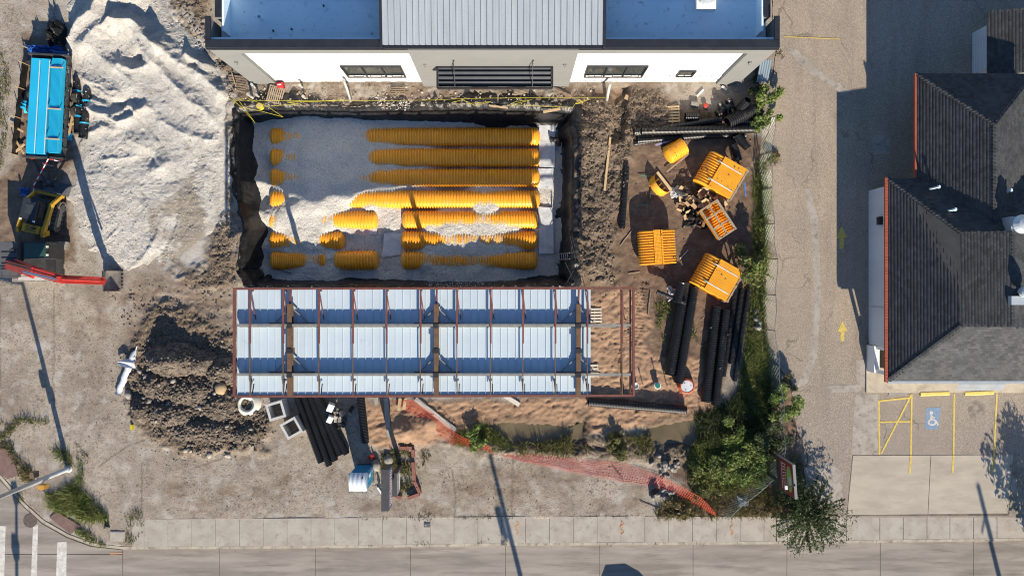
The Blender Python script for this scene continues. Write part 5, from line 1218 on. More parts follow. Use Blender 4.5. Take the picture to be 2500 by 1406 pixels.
def excavator():
    c = P0(142, 640); t = thing('excavator', 'red armed excavator with dark cab and bucket resting on the dirt', 'excavator', (c.x, c.y, 0), R(0))
    # tracks run east-west: build along Y then parent rotated frames by building with swapped axes
    for lab, yy, xa, xb in (('n', 1.05, -2.6, .85), ('s', -1.05, -2.6, .5)):
        o = track(t, 0, xa, xb, .48, .72, mat('dusty_track' + lab, (.36, .33, .29), (.22, .20, .18), 5, .9)); o.rotation_euler = (0, 0, R(-90)); o.location = (0, yy, 0)
    MB().box(-.3, 0, .55, 1.8, 1.7, .35).build('undercarriage', M_DGREY, t); MB().lathe([(.6, .7), (.6, .95)], 20, -.3, 0).build('slew_ring', M_DGREY, t)
    MB().box(-.9, .1, 1.35, 2.6, 2.3, .85).build('house_body', M_DGREY, t); MB().box(-1.7, .1, 1.9, 1.1, 2.2, .35).build('engine_hood', mat('hood_grey', (.10, .105, .11), None, 2, .5), t)
    for i in range(4): MB().box(-1.7, -.5 + i * .35, 2.09, .9, .06, .03).build('hood_louvre', M_BLACK, t)
    MB().box(-.5, -1.0, 1.45, 1.6, .35, .7).build('side_box', mat('body_white', (.55, .54, .51), None, 2, .5), t)
    cab = MB().box(.35, .62, 1.85, 1.45, 1.0, 1.6, taper=.94).build('cab', M_BLACK, t); MB().box(.35, .62, 2.68, 1.30, .90, .05).build('roof_glass', mat('green_glass', (.02, .06, .045), (.03, .08, .06), 2, .08, spec=.8), cab)
    for x, y in ((-.35, .15), (1.03, .15), (-.35, 1.09), (1.03, 1.09)): MB().bar((x, y, 1.1), (x * .97 + .01, y * .97 + .02, 2.69), .07, .07).build('cab_post', M_DGREY, cab)
    W = lambda px, py, z: P(px, py, z) - Vector((c.x, c.y, 0))
    foot = W(22, 646, 1.7); knee = W(90, 664, 3.9); joint = W(155, 682, 4.3); pin = W(250, 686, 1.0)
    b = MB(); b.bar(foot, knee, .52, .62); b.bar(knee, joint, .46, .52); bm = b.build('boom', M_REDM, t)
    MB().tube([foot + Vector((.5, .32, .2)), knee + Vector((-.3, .3, -.1))], .09, 10).tube([foot + Vector((.5, -.32, .2)), knee + Vector((-.3, -.3, -.1))], .09, 10).build('boom_cylinder', M_REDM, t)
    MB().tube([knee + Vector((-.5, 0, .4)), joint + Vector((-.1, 0, .55))], .08, 10).build('arm_cylinder', mat('chrome_rod', (.35, .33, .42), None, 2, .25, metal=.8), t)
    s = MB(); top = joint + Vector((-.1, 0, .5)); s.bar(top, joint, .34, .4); s.bar(joint, pin, .40, .48); s.build('dipper_arm', M_REDM, t)
    MB().tube([top + Vector((.25, 0, -.1)), pin + Vector((.35, 0, .9))], .07, 10).build('bucket_cylinder', M_REDM, t)
    MB().tube([foot + Vector((0, .1, .35)), knee + Vector((0, .1, .42)), joint + Vector((0, .1, .4)), pin.lerp(joint, .4) + Vector((-.2, .1, 0))], .03, 6).build('hose', M_BLACK, t)
    # bucket
    q = P(268, 685, .5) - Vector((c.x, c.y, 0)); b = MB(); pr = [(-.35, .75), (-.42, .35), (-.25, .06), (.25, .02), (.5, .1), (.5, .14), (.25, .08), (-.2, .12), (-.34, .38), (-.28, .75)]
    vs = [(q.x + x, q.y + y, z) for y in (-.68, .62) for x, z in pr]; m = len(pr); b.add(vs, [(i, (i + 1) % m, m + (i + 1) % m, m + i) for i in range(m)])
    bk = b.build('bucket', mat('worn_bucket', (.34, .32, .29), (.24, .22, .20), 3, .45, metal=.5), t)
    for y in (-.68, .62): MB().add([(q.x + x, q.y + y, z) for x, z in ((-.35, .75), (-.42, .35), (-.25, .06), (.25, .02), (.5, .1), (.1, .6))], [(0, 1, 2, 3, 4, 5)]).build('cheek', bpy.data.materials['worn_bucket'], bk)
    for i in range(5): MB().box(q.x + .56, q.y - .45 + i * .235, .11, .16, .08, .05).build('tooth', M_DGREY, bk)
    MB().bar(pin + Vector((0, 0, .1)), q + Vector((-.25, 0, .25)), .3, .3).bar(pin + Vector((.1, 0, .5)), q + Vector((-.1, 0, .3)), .22, .1).build('coupler', M_REDM, t)
    for y in (.15, 1.09): MB().tube([(-.3, y, 2.74), (.95, y, 2.74)], .02, 6).build('roof_rail', M_BLACK, cab)
    for y in (.35, .85): MB().box(1.05, y, 2.62, .1, .12, .1).build('work_light', M_STRAP, t)
    MB().tube([(-2.1, -.95, 1.8), (-2.1, -.95, 2.4), (-.6, -.95, 2.4), (-.6, -.95, 1.8)], .022, 6).build('handrail', M_DGREY, t)
    MB().tube([(-1.3, .7, 2.05), (-1.3, .7, 2.5)], .07, 10).build('exhaust', M_DGREY, t)
    for f in (.25, .5, .75): q = foot.lerp(knee, f); MB().box(q.x, q.y, q.z + .31, .12, .3, .06).build('hose_clamp', M_BLACK, bm)
    MB().bar(joint + Vector((-.2, .18, 0)), joint + Vector((-.2, -.18, 0)), .22, .22).build('pivot_pin', M_DGREY, bm)
excavator()

def car():
    # stands at the kerb just south of the frame; its roof shades the street
    t = thing('dark_car', 'dark car on the street just below the bottom edge, seen by its shadow', 'car', (P0(1530, 0).x, P0(0, 1495).y - .95, ROADZ + .01))
    prof = [(-2.1, .45), (-2.15, .75), (-1.75, 1.0), (-1.15, 1.12), (-.55, 1.62), (.75, 1.66), (1.55, 1.4), (1.95, 1.02), (2.1, .95), (2.15, .5), (2.05, .3), (-2.0, .3)]
    b = MB(); m = len(prof); L = [(-.9, .0), (-.86, .02), (.86, .02), (.9, .0)]
    vs = []
    for y, sh in ((-.92, .94), (-.75, 1.0), (.75, 1.0), (.92, .94)): vs += [(x * (1 if sh == 1 else .985), y * (.86 if z > 1.2 else 1), z * (1 if z < 1 else sh + .06 - .06 * (sh == 1))) for x, z in prof]
    b.add(vs, [(k * m + i, k * m + (i + 1) % m, (k + 1) * m + (i + 1) % m, (k + 1) * m + i) for k in range(3) for i in range(m)] + [tuple(range(m)), tuple(reversed(range(3 * m, 4 * m)))])
    body = b.build('body', mat('car_paint', (.03, .035, .045), None, 2, .25, coat=.5), t)
    for x in (-1.35, 1.35):
        for s in (-1, 1):
            w = MB(); n = 16; vs = [(x + .33 * math.cos(2 * math.pi * k / n), s * y, .33 + .33 * math.sin(2 * math.pi * k / n)) for y in (.72, .93) for k in range(n)]
            w.add(vs, [(k, (k + 1) % n, n + (k + 1) % n, n + k) for k in range(n)] + [tuple(range(n)), tuple(range(n, 2 * n))]); w.build('wheel', M_TYRE, t)
    for s in (-1, 1): MB().box(.15, s * .83, 1.33, 1.7, .03, .36).build('side_window', M_GLASS, t)
    for s in (-1, 1): MB().box(-2.13, s * .62, .72, .06, .3, .12).build('headlight', M_STRAP, t)
car()
# ================================================================ SOIL HEAP, CLODS, RUBBLE
M_SOIL = mat('heaped_soil', (.165, .132, .103), (.07, .057, .046), 2.4, .95, bump=.08, bscale=7, dirt=(.31, .235, .16), dscale=1.1, dlo=.60, dhi=.8)
M_CLOD = mat('soil_clods', (.20, .162, .128), (.085, .07, .057), 3, .95, bump=.03, bscale=15, island=.35)
def soil_heap():
    ax = np.arange(P0(290, 0).x, P0(680, 0).x, .065); ay = np.arange(P0(0, 1125).y, P0(0, 770).y, .065)
    X, Y = np.meshgrid(ax, ay); px = NX + X / S; py = NY - Y / S
    z = np.full(px.shape, -.35)
    for x, y, rx, ry, h in ((432, 878, 64, 36, 1.35), (495, 885, 48, 30, .85), (545, 905, 42, 36, .7), (385, 940, 44, 40, .45), (460, 950, 105, 50, .45), (420, 1010, 80, 40, .38), (540, 985, 60, 50, .45), (500, 1050, 120, 40, .28), (345, 1000, 30, 40, .4), (600, 1060, 50, 30, .25)):
        z = np.maximum(z, -.35 + (h + .35) * np.exp(-(((px - x) / rx) ** 2 + ((py - y) / ry) ** 2) * .9))
    r = lambda s, sd: 1 - 2 * np.abs(fbm(px / s, py / s, 4, sd, .6))
    k = sst(-.3, .3, z); z = z + k * (.16 * r(40, 401) + .11 * r(16, 402) + .07 * r(6, 403))
    link('soil_heap', grid_mesh('soil_heap', X, Y, z, M_SOIL, keep=z > -.15), kind='stuff', label='big heap of dark excavated soil west of the canopy', cat='soil')
    return lambda x, y: 0
soil_heap()
_ico = None
def ico():
    global _ico
    if _ico is None:
        f = (1 + 5 ** .5) / 2; v = np.array([(-1, f, 0), (1, f, 0), (-1, -f, 0), (1, -f, 0), (0, -1, f), (0, 1, f), (0, -1, -f), (0, 1, -f), (f, 0, -1), (f, 0, 1), (-f, 0, -1), (-f, 0, 1)], float); v /= np.linalg.norm(v[0])
        q = np.array([(0, 11, 5), (0, 5, 1), (0, 1, 7), (0, 7, 10), (0, 10, 11), (1, 5, 9), (5, 11, 4), (11, 10, 2), (10, 7, 6), (7, 1, 8), (3, 9, 4), (3, 4, 2), (3, 2, 6), (3, 6, 8), (3, 8, 9), (4, 9, 5), (2, 4, 11), (6, 2, 10), (8, 6, 7), (9, 8, 1)]); _ico = (v, q)
    return _ico
dg_cache = {}
def ray_z(pts):
    "height of what lies under each xy"
    dg = bpy.context.evaluated_depsgraph_get(); out = []
    for x, y in pts:
        hit, loc, *_ = scene.ray_cast(dg, Vector((x, y, 2.6)), Vector((0, 0, -1))); out.append(loc.z if hit else 0.0)
    return np.array(out)
def scatter_poly(poly, n):
    xs = [p[0] for p in poly]; ys = [p[1] for p in poly]; a = rng.uniform(min(xs), max(xs), n * 4); b = rng.uniform(min(ys), max(ys), n * 4)
    k = in_poly(a, b, poly); return a[k][:n], b[k][:n]
def clods(label, poly, n, lo, hi, m, seed, name='soil_clods', flat=.7, dens=None, cat='soil clods'):
    a, b = scatter_poly(poly, n)
    k = sdist(a, b, [tuple(map(float, v)) for v in poly]) + 14 * fbm(a / 22, b / 22, 3, seed + 1) > rng.random(len(a)) * 26 - 4; a, b = a[k], b[k]
    if dens: k = fbm(a / dens, b / dens, 3, seed) > -.12; a, b = a[k], b[k]
    n = len(a); X = (a - NX) * S; Y = (NY - b) * S; Z = ray_z(list(zip(X, Y)))
    v, q = ico(); s = lo + (hi - lo) * rng.random(n) ** 3
    V = v[None] * (1 + .45 * (rng.random((n, 12, 1)) - .5)) * s[:, None, None] * np.stack([np.ones(n), .6 + .6 * rng.random(n), np.full(n, flat)], 1)[:, None, :]
    th = rng.random(n) * 6.3; c, sn = np.cos(th)[:, None], np.sin(th)[:, None]
    V = np.stack([V[..., 0] * c - V[..., 1] * sn, V[..., 0] * sn + V[..., 1] * c, V[..., 2]], -1) + np.stack([X, Y, Z + s * .15], 1)[:, None, :]
    Q = (q[None] + (np.arange(n) * 12)[:, None, None]).reshape(-1, 3)
    link(name, raw_mesh(name, V.reshape(-1, 3), Q, m), kind='stuff', label=label, cat=cat)
bpy.context.view_layer.update()
clods('loose clods over the big soil heap', [(310, 870), (380, 800), (470, 830), (570, 800), (580, 960), (660, 1010), (650, 1095), (480, 1112), (370, 1060), (305, 980)], 4500, .02, .13, M_CLOD, 410)
clods('dark clods in the churned mud strip east of the pit', MUDS[0], 2600, .02, .11, mat('dark_clods', (.20, .15, .11), (.075, .058, .045), 3, .95, bump=.03, island=.35), 420)
clods('clods along the west rim of the pit', MUDS[1], 1300, .02, .09, M_CLOD, 430)
clods('clods between gravel heap and white building', MUDS[2], 900, .02, .09, M_CLOD, 440)
clods('broken soil and rubble between pit and white building', [(560, 208), (1460, 208), (1460, 255), (570, 258)], 900, .02, .10, mat('rubble_mix', (.42, .37, .31), (.20, .16, .12), 4, .95, island=.4), 450, dens=26)
clods('tracked crumbs of soil south of the excavator', [(250, 690), (565, 660), (565, 790), (300, 800)], 900, .02, .09, M_CLOD, 460, dens=30)
clods('scattered crumbs over the worn concrete', [(140, 720), (330, 800), (340, 1060), (640, 1110), (1080, 1110), (1560, 1130), (1560, 1255), (360, 1258), (220, 1120)], 1500, .012, .045, mat('crumbs', (.10, .08, .062), (.16, .13, .10), 4, .95, island=.3), 470, dens=45)
clods('loose soil crumbs over the brown yard', BROWN, 1300, .015, .07, mat('yard_crumbs', (.22, .15, .11), (.13, .09, .07), 4, .95, island=.4), 480, dens=40)
clods('white gravel spilled beside the pit rim', [(1040, 686), (1185, 682), (1185, 704), (1040, 708)], 700, .02, .06, M_GRAVEL, 490, cat='gravel')
clods('white gravel lumps spilled on the liner north of the pit', [(900, 236), (1010, 240), (1000, 266), (930, 268)], 500, .02, .07, M_GRAVEL, 492, cat='gravel')
clods('loose stones on the gravel heap', PILE, 6500, .018, .06, M_GRAVEL, 494, cat='gravel')
clods('crumbled soil along the north rim of the pit', [(590, 240), (1400, 236), (1410, 262), (590, 268)], 1500, .02, .12, M_CLOD, 496, dens=18)
clods('crumbled soil along the south rim of the pit', [(580, 690), (1400, 690), (1400, 706), (580, 706)], 900, .02, .11, M_CLOD, 497, dens=18)
clods('stray clods fringing the big soil heap', [(260, 820), (360, 740), (560, 720), (575, 780), (690, 1010), (680, 1110), (480, 1150), (330, 1110), (260, 980)], 1500, .012, .07, M_CLOD, 498, dens=30)
clods('grit and leaf litter along the street kerb', [(300, 1338), (1900, 1327), (1900, 1336), (300, 1347)], 1300, .008, .03, mat('kerb_grit', (.15, .125, .10), (.09, .075, .06), 4, .95, island=.3), 499, dens=24)
M_ROCK = mat('grey_rubble', (.30, .28, .25), (.19, .178, .16), 4, .9, bump=.03, bscale=12)
def rock(name, label, px, py, r, m=M_ROCK, group=None, cat='rock', flat=.7, z=None):
    v, q = ico(); n = 12; V = v * (1 + .5 * (rng.random((12, 1)) - .5)) * r * np.array([1, rng.uniform(.6, 1), flat])
    p = P0(px, py); zz = ray_z([(p.x, p.y)])[0] if z is None else z
    me = raw_mesh(name, V, q, m); return link(name, me, loc=(p.x, p.y, zz + r * .35), rz=random.uniform(0, 6), label=label, cat=cat, group=group)
def rocks():
    for i in range(26):
        a, b = random.gauss(1630, 16), random.gauss(1142, 14); rock('rubble_stone', 'broken grey concrete piece in the rubble beside the orange net', a, b, random.uniform(.08, .24), group='rubble beside the orange net', cat='rubble')
    for i in range(18):
        a, b = random.gauss(1622, 14), random.gauss(1205, 12); rock('rubble_stone', 'small pale concrete chunk in the rubble south of the orange net', a, b, random.uniform(.07, .22), group='rubble south of the orange net', cat='rubble')
    rock('asphalt_chunk', 'big black asphalt slab leaning beside the orange net', 1597, 1200, .40, M_LINER, cat='asphalt chunk', flat=.9)
    rock('boulder', 'pale boulder west of the soil heap', 318, 962, .42, cat='boulder'); rock('boulder', 'grey boulder in the planter behind the pylon sign', 948, 1122, .38, cat='boulder'); rock('boulder', 'white boulder between toilet and planter', 920, 1133, .42, cat='boulder'); rock('boulder', 'tan boulder on the east side of the soil heap', 548, 945, .5, mat('tan_rock', (.42, .30, .18), (.34, .24, .14), 3, .9, bump=.04, bscale=9), cat='boulder')
    for i in range(20):
        rock('slab_chunk', 'broken concrete lump in the line by the fence gap', random.gauss(1846, 5), random.uniform(755, 810), random.uniform(.1, .26), group='concrete lumps by the fence', cat='rubble')
    for i in range(14):
        rock('concrete_lump', 'pale concrete lump half buried in the soil heap', random.uniform(320, 640), random.uniform(900, 1095), random.uniform(.1, .24), group='lumps in the soil heap', cat='rubble')
    for i in range(6):
        rock('concrete_lump', 'pale lump along the ragged slab edge south of the soil heap', random.uniform(440, 560), random.uniform(1094, 1112), random.uniform(.1, .24), m=M_WALK, group='lumps at the slab edge', cat='rubble', flat=.3)
    # crushed pieces on the debris heap
    for i in range(46):
        a, b = random.gauss(818, 22), random.gauss(1016, 26); p = P0(a, b); s = random.uniform(.14, .42); m = random.choice((M_ROCK, M_LINER, M_LINER, M_WALK, M_DGREY))
        MB().box(0, 0, 0, s, s * random.uniform(.4, 1), s * random.uniform(.3, .7), taper=random.uniform(.7, 1)).build('debris_block', m, loc=(p.x, p.y, .12 + .4 * math.exp(-((a - 818) ** 2 + (b - 1010) ** 2) / 700)), rot=(random.uniform(-.5, .5), random.uniform(-.5, .5), random.uniform(0, 6)), label='broken block in the dark debris heap among the pipes', cat='debris', group='debris heap among the pipes')
    for lab, px, py, s in (('large pale concrete block on the debris heap, upper one', 813, 990, .52), ('large pale concrete block on the debris heap, lower one', 812, 1018, .45)):
        p = P0(px, py); MB().box(0, 0, 0, s, s * .75, .3).build('concrete_block', mat('pale_block', (.60, .60, .62), None, 3, .8), loc=(p.x, p.y, .62), rot=(.3, -.2, .6 + s), label=lab, cat='block')
rocks()

# ================================================================ VEGETATION
def foliage_mat(name, c1, c2, c3=None):
    m, nt, b = newmat(name); g = nt.nodes.new('ShaderNodeNewGeometry'); co = g.outputs['Position']
    c = _ramp(nt, g.outputs['Random Per Island'], [(0, c1), (.6, c2), (1, c3 or c1)])
    c = _mixc(nt, _ramp(nt, _noise(nt, co, 1.4, 3), [(.4, (0, 0, 0)), (.65, (.6, .6, .6))]), c, c3 or c2)
    nt.links.new(c, b.inputs['Base Color']); b.inputs['Roughness'].default_value = .6; b.inputs['Specular IOR Level'].default_value = .3
    tr = nt.nodes.new('ShaderNodeBsdfTranslucent'); nt.links.new(c, tr.inputs[0]); mx = nt.nodes.new('ShaderNodeMixShader'); mx.inputs[0].default_value = .3
    nt.links.new(b.outputs[0], mx.inputs[1]); nt.links.new(tr.outputs[0], mx.inputs[2]); nt.links.new(mx.outputs[0], nt.nodes['Material Output'].inputs[0]); return m
M_GR = foliage_mat('green_grass', (.10, .13, .035), (.17, .18, .06), (.26, .22, .11))
M_GRL = foliage_mat('lush_grass', (.10, .155, .035), (.17, .22, .06), (.27, .26, .10))
M_DRY = foliage_mat('dry_grass', (.22, .17, .08), (.28, .22, .11), (.14, .13, .05))
M_LEAF = foliage_mat('shrub_leaf', (.095, .16, .035), (.19, .27, .065), (.30, .34, .12))
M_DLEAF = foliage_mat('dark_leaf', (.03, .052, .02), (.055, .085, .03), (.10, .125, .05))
M_BARK = mat('bark', (.12, .085, .06), (.08, .06, .045), 8, .9, bump=.02)
def blades(X, Y, Z, h, w=.035, lean=.6):
    n = len(X); th = rng.random(n) * 6.283; l = h * (.5 + rng.random(n)); a = lean * (.3 + rng.random(n)); ph = rng.random(n) * 6.283
    dx, dy = np.cos(th) * w / 2 * (.7 + .6 * rng.random(n)), np.sin(th) * w / 2 * (.7 + .6 * rng.random(n))
    T = np.stack([X + l * np.sin(a) * np.cos(ph), Y + l * np.sin(a) * np.sin(ph), Z + l * np.cos(a)], 1)
    V = np.stack([np.stack([X - dx, Y - dy, Z - .02], 1), np.stack([X + dx, Y + dy, Z - .02], 1), T], 1)
    return V.reshape(-1, 3)
def grass(label, polys, dens, h, m=M_GR, seed=500, lean=.9, w=.05, thr=-.2, sc=22, name='grass', cat='grass', zbase=None, edge=12):
    Vs = []
    for q in polys:
        ar = abs(sum(q[i][0] * q[(i + 1) % len(q)][1] - q[(i + 1) % len(q)][0] * q[i][1] for i in range(len(q)))) / 2 * S * S
        a, b = scatter_poly(q, int(ar * dens)); f = fbm(a / sc, b / sc, 3, seed); k = (f > thr) & (seg_dist(a, b, [tuple(map(float, v)) for v in q]) > rng.random(len(a)) ** 1.3 * edge - 2 - edge * .6 * fbm(a / 14, b / 14, 2, seed + 4)); a, b, f = a[k], b[k], f[k]
        X, Y = (a - NX) * S, (NY - b) * S; Z = np.zeros(len(a)) if zbase is None else np.full(len(a), zbase)
        Vs.append(blades(X, Y, Z, h * np.clip(.6 + (f - thr) * 1.2, .4, 1.6), w, lean))
    V = np.concatenate(Vs); Q = np.arange(len(V)).reshape(-1, 3)
    link(name, raw_mesh(name, V, Q, m), kind='stuff', label=label, cat=cat)
grass('patchy grass at the far left edge beside the trailer', [[(-40, 105), (22, 128), (28, 190), (22, 290), (10, 420), (-40, 430)]], 260, .14, M_GR, 501, thr=-.3)
grass('grass ring round the bare patch by the signal pole', [[(-20, 1030), (60, 1018), (126, 1022), (124, 1034), (50, 1036), (26, 1060), (42, 1110), (84, 1150), (80, 1180), (56, 1176), (22, 1110), (-20, 1065)]], 420, .22, M_GR, 502, thr=-.5)
grass('lush grass at the foot of the signal pole', [[(122, 1095), (150, 1086), (206, 1128), (208, 1180), (184, 1215), (160, 1190), (176, 1150), (140, 1120)]], 420, .3, M_GRL, 503, thr=-.4, lean=1.15)
grass('tall lush grass between signal pole and street corner', [[(106, 1204), (180, 1184), (206, 1196), (268, 1258), (262, 1282), (200, 1270), (122, 1240)]], 620, .38, M_GRL, 504, thr=-.55, lean=1.15, edge=16)
grass('grass strip inside the curved street kerb', [[(172, 1296), (200, 1286), (252, 1322), (262, 1334), (212, 1324)]], 500, .22, M_GRL, 505, thr=-.5)
grass('weeds around the corner utility cover', [[(290, 1244), (352, 1240), (356, 1300), (318, 1332), (300, 1320), (312, 1280)], [(168, 1070), (200, 1090), (232, 1130), (215, 1135)], [(232, 1145), (270, 1185), (258, 1180)], [(36, 1200), (62, 1205), (60, 1230), (40, 1225)]], 230, .18, M_GR, 506, thr=-.15)
grass('dry yellow tuft by the signal pole', [[(30, 1106), (90, 1150), (84, 1182), (58, 1176)]], 260, .34, M_DRY, 507, thr=-.6)
grass('weed line along the back of the pavement', [[(1008, 1252), (1056, 1250), (1056, 1272), (1008, 1272)], [(1056, 1262), (1200, 1258), (1200, 1269), (1056, 1272)], [(880, 1262), (1008, 1260), (1008, 1268), (880, 1270)], [(1400, 1258), (1560, 1255), (1560, 1265), (1400, 1266)], [(1240, 1252), (1262, 1252), (1262, 1268), (1240, 1268)]], 330, .13, M_GR, 508, thr=-.05, sc=9)
grass('small weed tufts in the pavement kerb', [[(1010, 1320), (1052, 1320), (1052, 1332), (1010, 1332)], [(1166, 1318), (1202, 1314), (1202, 1330), (1166, 1328)], [(1224, 1298), (1240, 1298), (1240, 1332), (1224, 1332)], [(1010, 1282), (1018, 1282), (1018, 1316), (1010, 1316)]], 300, .12, M_GR, 509, thr=-.15, sc=9)
grass('overgrown grass inside the brick planter', [[(928, 1102), (975, 1090), (1006, 1096), (1004, 1130), (1014, 1195), (985, 1206), (962, 1202), (930, 1170)]], 420, .26, M_GR, 510, thr=-.45)
grass('weeds outside the brick planter', [[(1016, 1108), (1040, 1090), (1056, 1110), (1040, 1140), (1018, 1146)]], 300, .2, M_GR, 511, thr=-.35)
grass('green weeds on the ditch bank under the orange net', [[(1100, 1064), (1130, 1040), (1178, 1026), (1200, 1040), (1244, 1070), (1262, 1106), (1200, 1108), (1110, 1086)]], 420, .34, M_GRL, 512, thr=-.35)
grass('dark reeds along the south edge of the ditch', [[(1250, 1082), (1330, 1078), (1396, 1062), (1410, 1112), (1262, 1112)], [(1425, 1075), (1440, 1070), (1440, 1108), (1425, 1108)]], 520, .34, M_GR, 513, thr=-.5)
grass('yellow green weeds by the second puddle', [[(1472, 1066), (1500, 1052), (1536, 1060), (1592, 1062), (1592, 1112), (1482, 1114)]], 480, .34, M_GR, 514, thr=-.4)
grass('dry rough grass at the south east site corner', [[(1596, 1240), (1640, 1215), (1760, 1200), (1872, 1172), (1905, 1190), (1960, 1180), (1990, 1215), (1996, 1262), (1600, 1270)]], 300, .24, M_DRY, 515, thr=-.5)
grass('green patches in the rough corner grass', [[(1600, 1236), (1720, 1210), (1870, 1180), (1900, 1230), (1870, 1262), (1610, 1266)], [(1640, 1110), (1720, 1080), (1700, 1160), (1680, 1180)], [(1900, 1110), (1950, 1090), (1968, 1170), (1930, 1180)]], 260, .28, M_GR, 516, thr=-.05, sc=30)
grass('green weed strip inside the chain link fence', [[(1838, 400), (1870, 395), (1874, 560), (1868, 700), (1866, 800), (1884, 920), (1880, 1010), (1806, 1010), (1812, 930), (1826, 800), (1836, 700), (1838, 560)]], 760, .34, M_GRL, 517, thr=-.55, lean=1.25, edge=14)
grass('bright weeds hanging through the fence', [[(1856, 440), (1872, 440), (1874, 640), (1862, 660), (1852, 560)], [(1820, 800), (1850, 790), (1862, 900), (1830, 960), (1806, 960)]], 800, .36, M_GRL, 518, thr=-.5, lean=1.3)
grass('grass tuft between yard and thick pipes', [[(1596, 740), (1632, 728), (1640, 760), (1624, 840), (1604, 826)], [(1682, 796), (1700, 800), (1702, 830), (1684, 826)], [(1715, 820), (1728, 800), (1722, 880), (1712, 880)]], 380, .28, M_GRL, 519, thr=-.35)
grass('dark grass patch north of the yard pipes', [[(1700, 262), (1735, 272), (1738, 292), (1706, 294)]], 320, .16, M_DLEAF, 520, thr=-.3)
grass('dry weeds at the asphalt edge', [[(1868, 380), (1900, 370), (1908, 400), (1880, 410)], [(1896, 118), (1920, 130), (1912, 150), (1892, 140)], [(1876, 90), (1894, 90), (1892, 112), (1878, 110)]], 300, .2, M_DRY, 521, thr=-.4, zbase=.02)
grass('weeds along the house wall and drive edge', [[(2112, 820), (2120, 820), (2122, 940), (2114, 940)], [(2464, 1110), (2474, 1110), (2464, 1256), (2456, 1256)]], 260, .1, M_DRY, 522, thr=-.3, zbase=.03)
grass('green bank under the leafy bushes', [[(1690, 1080), (1780, 1040), (1880, 1040), (1880, 1170), (1780, 1210), (1690, 1190), (1670, 1130)]], 380, .4, M_GRL, 523, thr=-.5)
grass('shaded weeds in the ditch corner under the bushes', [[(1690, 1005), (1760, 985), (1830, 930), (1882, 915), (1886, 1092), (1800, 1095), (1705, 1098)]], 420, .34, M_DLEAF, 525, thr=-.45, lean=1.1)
def leaves_obj(name, parent, pts, size, m, droop=.5):
    n = len(pts); pts = np.asarray(pts); d = rng.normal(size=(n, 3)); d[:, 2] *= .6; d /= np.linalg.norm(d, axis=1)[:, None]
    u = np.cross(d, rng.normal(size=(n, 3))); u /= np.linalg.norm(u, axis=1)[:, None]; s = size * (.6 + .8 * rng.random((n, 1)))
    V = np.stack([pts - d * s, pts + u * s * .42, pts + d * s, pts - u * s * .42], 1).reshape(-1, 3)
    return link(name, raw_mesh(name, V, np.arange(n * 4).reshape(-1, 4), m), parent)
def bush(name, label, px, py, r, h, n, m, size=.10, cat='bush', group=None, clumps=9, trunk=True, wispy=0.0, fronds=40):
    c = P0(px, py); t = thing(name, label, cat, (c.x, c.y, 0), group=group); pts = []
    cen = [(rng.normal() * r * .55, rng.normal() * r * .55, h * rng.uniform(.35, .9)) for _ in range(clumps)]
    for i in range(n):
        k = cen[int(rng.integers(len(cen)))]; v = rng.normal(size=3); v *= (rng.random() ** .45) * r * .40 / (np.linalg.norm(v) + 1e-9)
        pts.append((k[0] + v[0], k[1] + v[1], max(.03, k[2] + v[2] * h / r * .6)))
    if wispy:
        for i in range(int(n * wispy)):
            a = rng.random() * 6.283; L = r * rng.uniform(.7, 1.35); f = rng.random() ** .6; j = int(rng.integers(fronds))
            a = j * 2.399 + .25 * math.sin(j * 3.1) * f + rng.normal() * .018; L = r * (1.0 + .5 * math.sin(j * 7.7)); el = .2 + .8 * abs(math.sin(j * 1.37)); pts.append((L * f * math.cos(a), L * f * math.sin(a), h * (.30 + el * .75 * f - .5 * f * f) + rng.normal() * .03))
    leaves_obj('crown', t, pts, size, m)
    if trunk:
        b = MB()
        for i in range(4):
            k = cen[i % len(cen)]; b.tube([(random.uniform(-.08, .08), random.uniform(-.08, .08), -.05), (k[0] * .4, k[1] * .4, k[2] * .55), k], [.05, .035, .012], 6)
        b.build('stems', M_BARK, t)
    return t
bush('leafy_bush', 'large light green bush at the south east site corner', 1790, 1128, 1.25, .8, 3600, M_LEAF, .085, clumps=22)
bush('leafy_bush', 'yellowish sprawling weed bush beside the rubble', 1735, 1150, 1.0, .8, 1800, M_GRL, .10, clumps=12, wispy=.3)
bush('leafy_bush', 'leafy green bush left of the red sign', 1842, 1130, 1.0, .9, 2600, M_LEAF, .08, clumps=16)
bush('leafy_bush', 'shaded bush north of the large light green bush', 1800, 1072, 1.0, .8, 1400, M_LEAF, .09)
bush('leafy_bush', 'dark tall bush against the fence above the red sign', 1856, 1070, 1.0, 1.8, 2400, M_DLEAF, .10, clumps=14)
bush('leafy_bush', 'dense dark bush on the asphalt side of the fence', 1893, 985, 1.0, 1.3, 2800, M_LEAF, .09, clumps=14)
bush('leafy_bush', 'small olive bush at the asphalt edge', 1905, 938, .55, .8, 1000, M_GR, .09)
bush('leafy_bush', 'bushy weed overhanging the tipped orange stack', 1838, 655, 1.0, 1.7, 2600, M_GRL, .13, wispy=.2)
bush('leafy_bush', 'young leafy bush beside the pipe fittings', 1858, 262, .8, 1.2, 1700, M_LEAF, .10); bush('leafy_bush', 'leafy bush by the fence end near the pipe fittings', 1856, 304, .6, 1.0, 1100, M_LEAF, .10); bush('leafy_bush', 'dark bush under the leaning metal sheet', 1848, 222, .55, .9, 800, M_DLEAF, .10)
bush('leafy_bush', 'weedy bush in the orange rubble corner', 1700, 1185, .8, .6, 1000, M_GR, .10); bush('leafy_bush', 'brown weed clump at the end of the orange net', 1660, 1245, .7, .45, 700, M_DRY, .10)
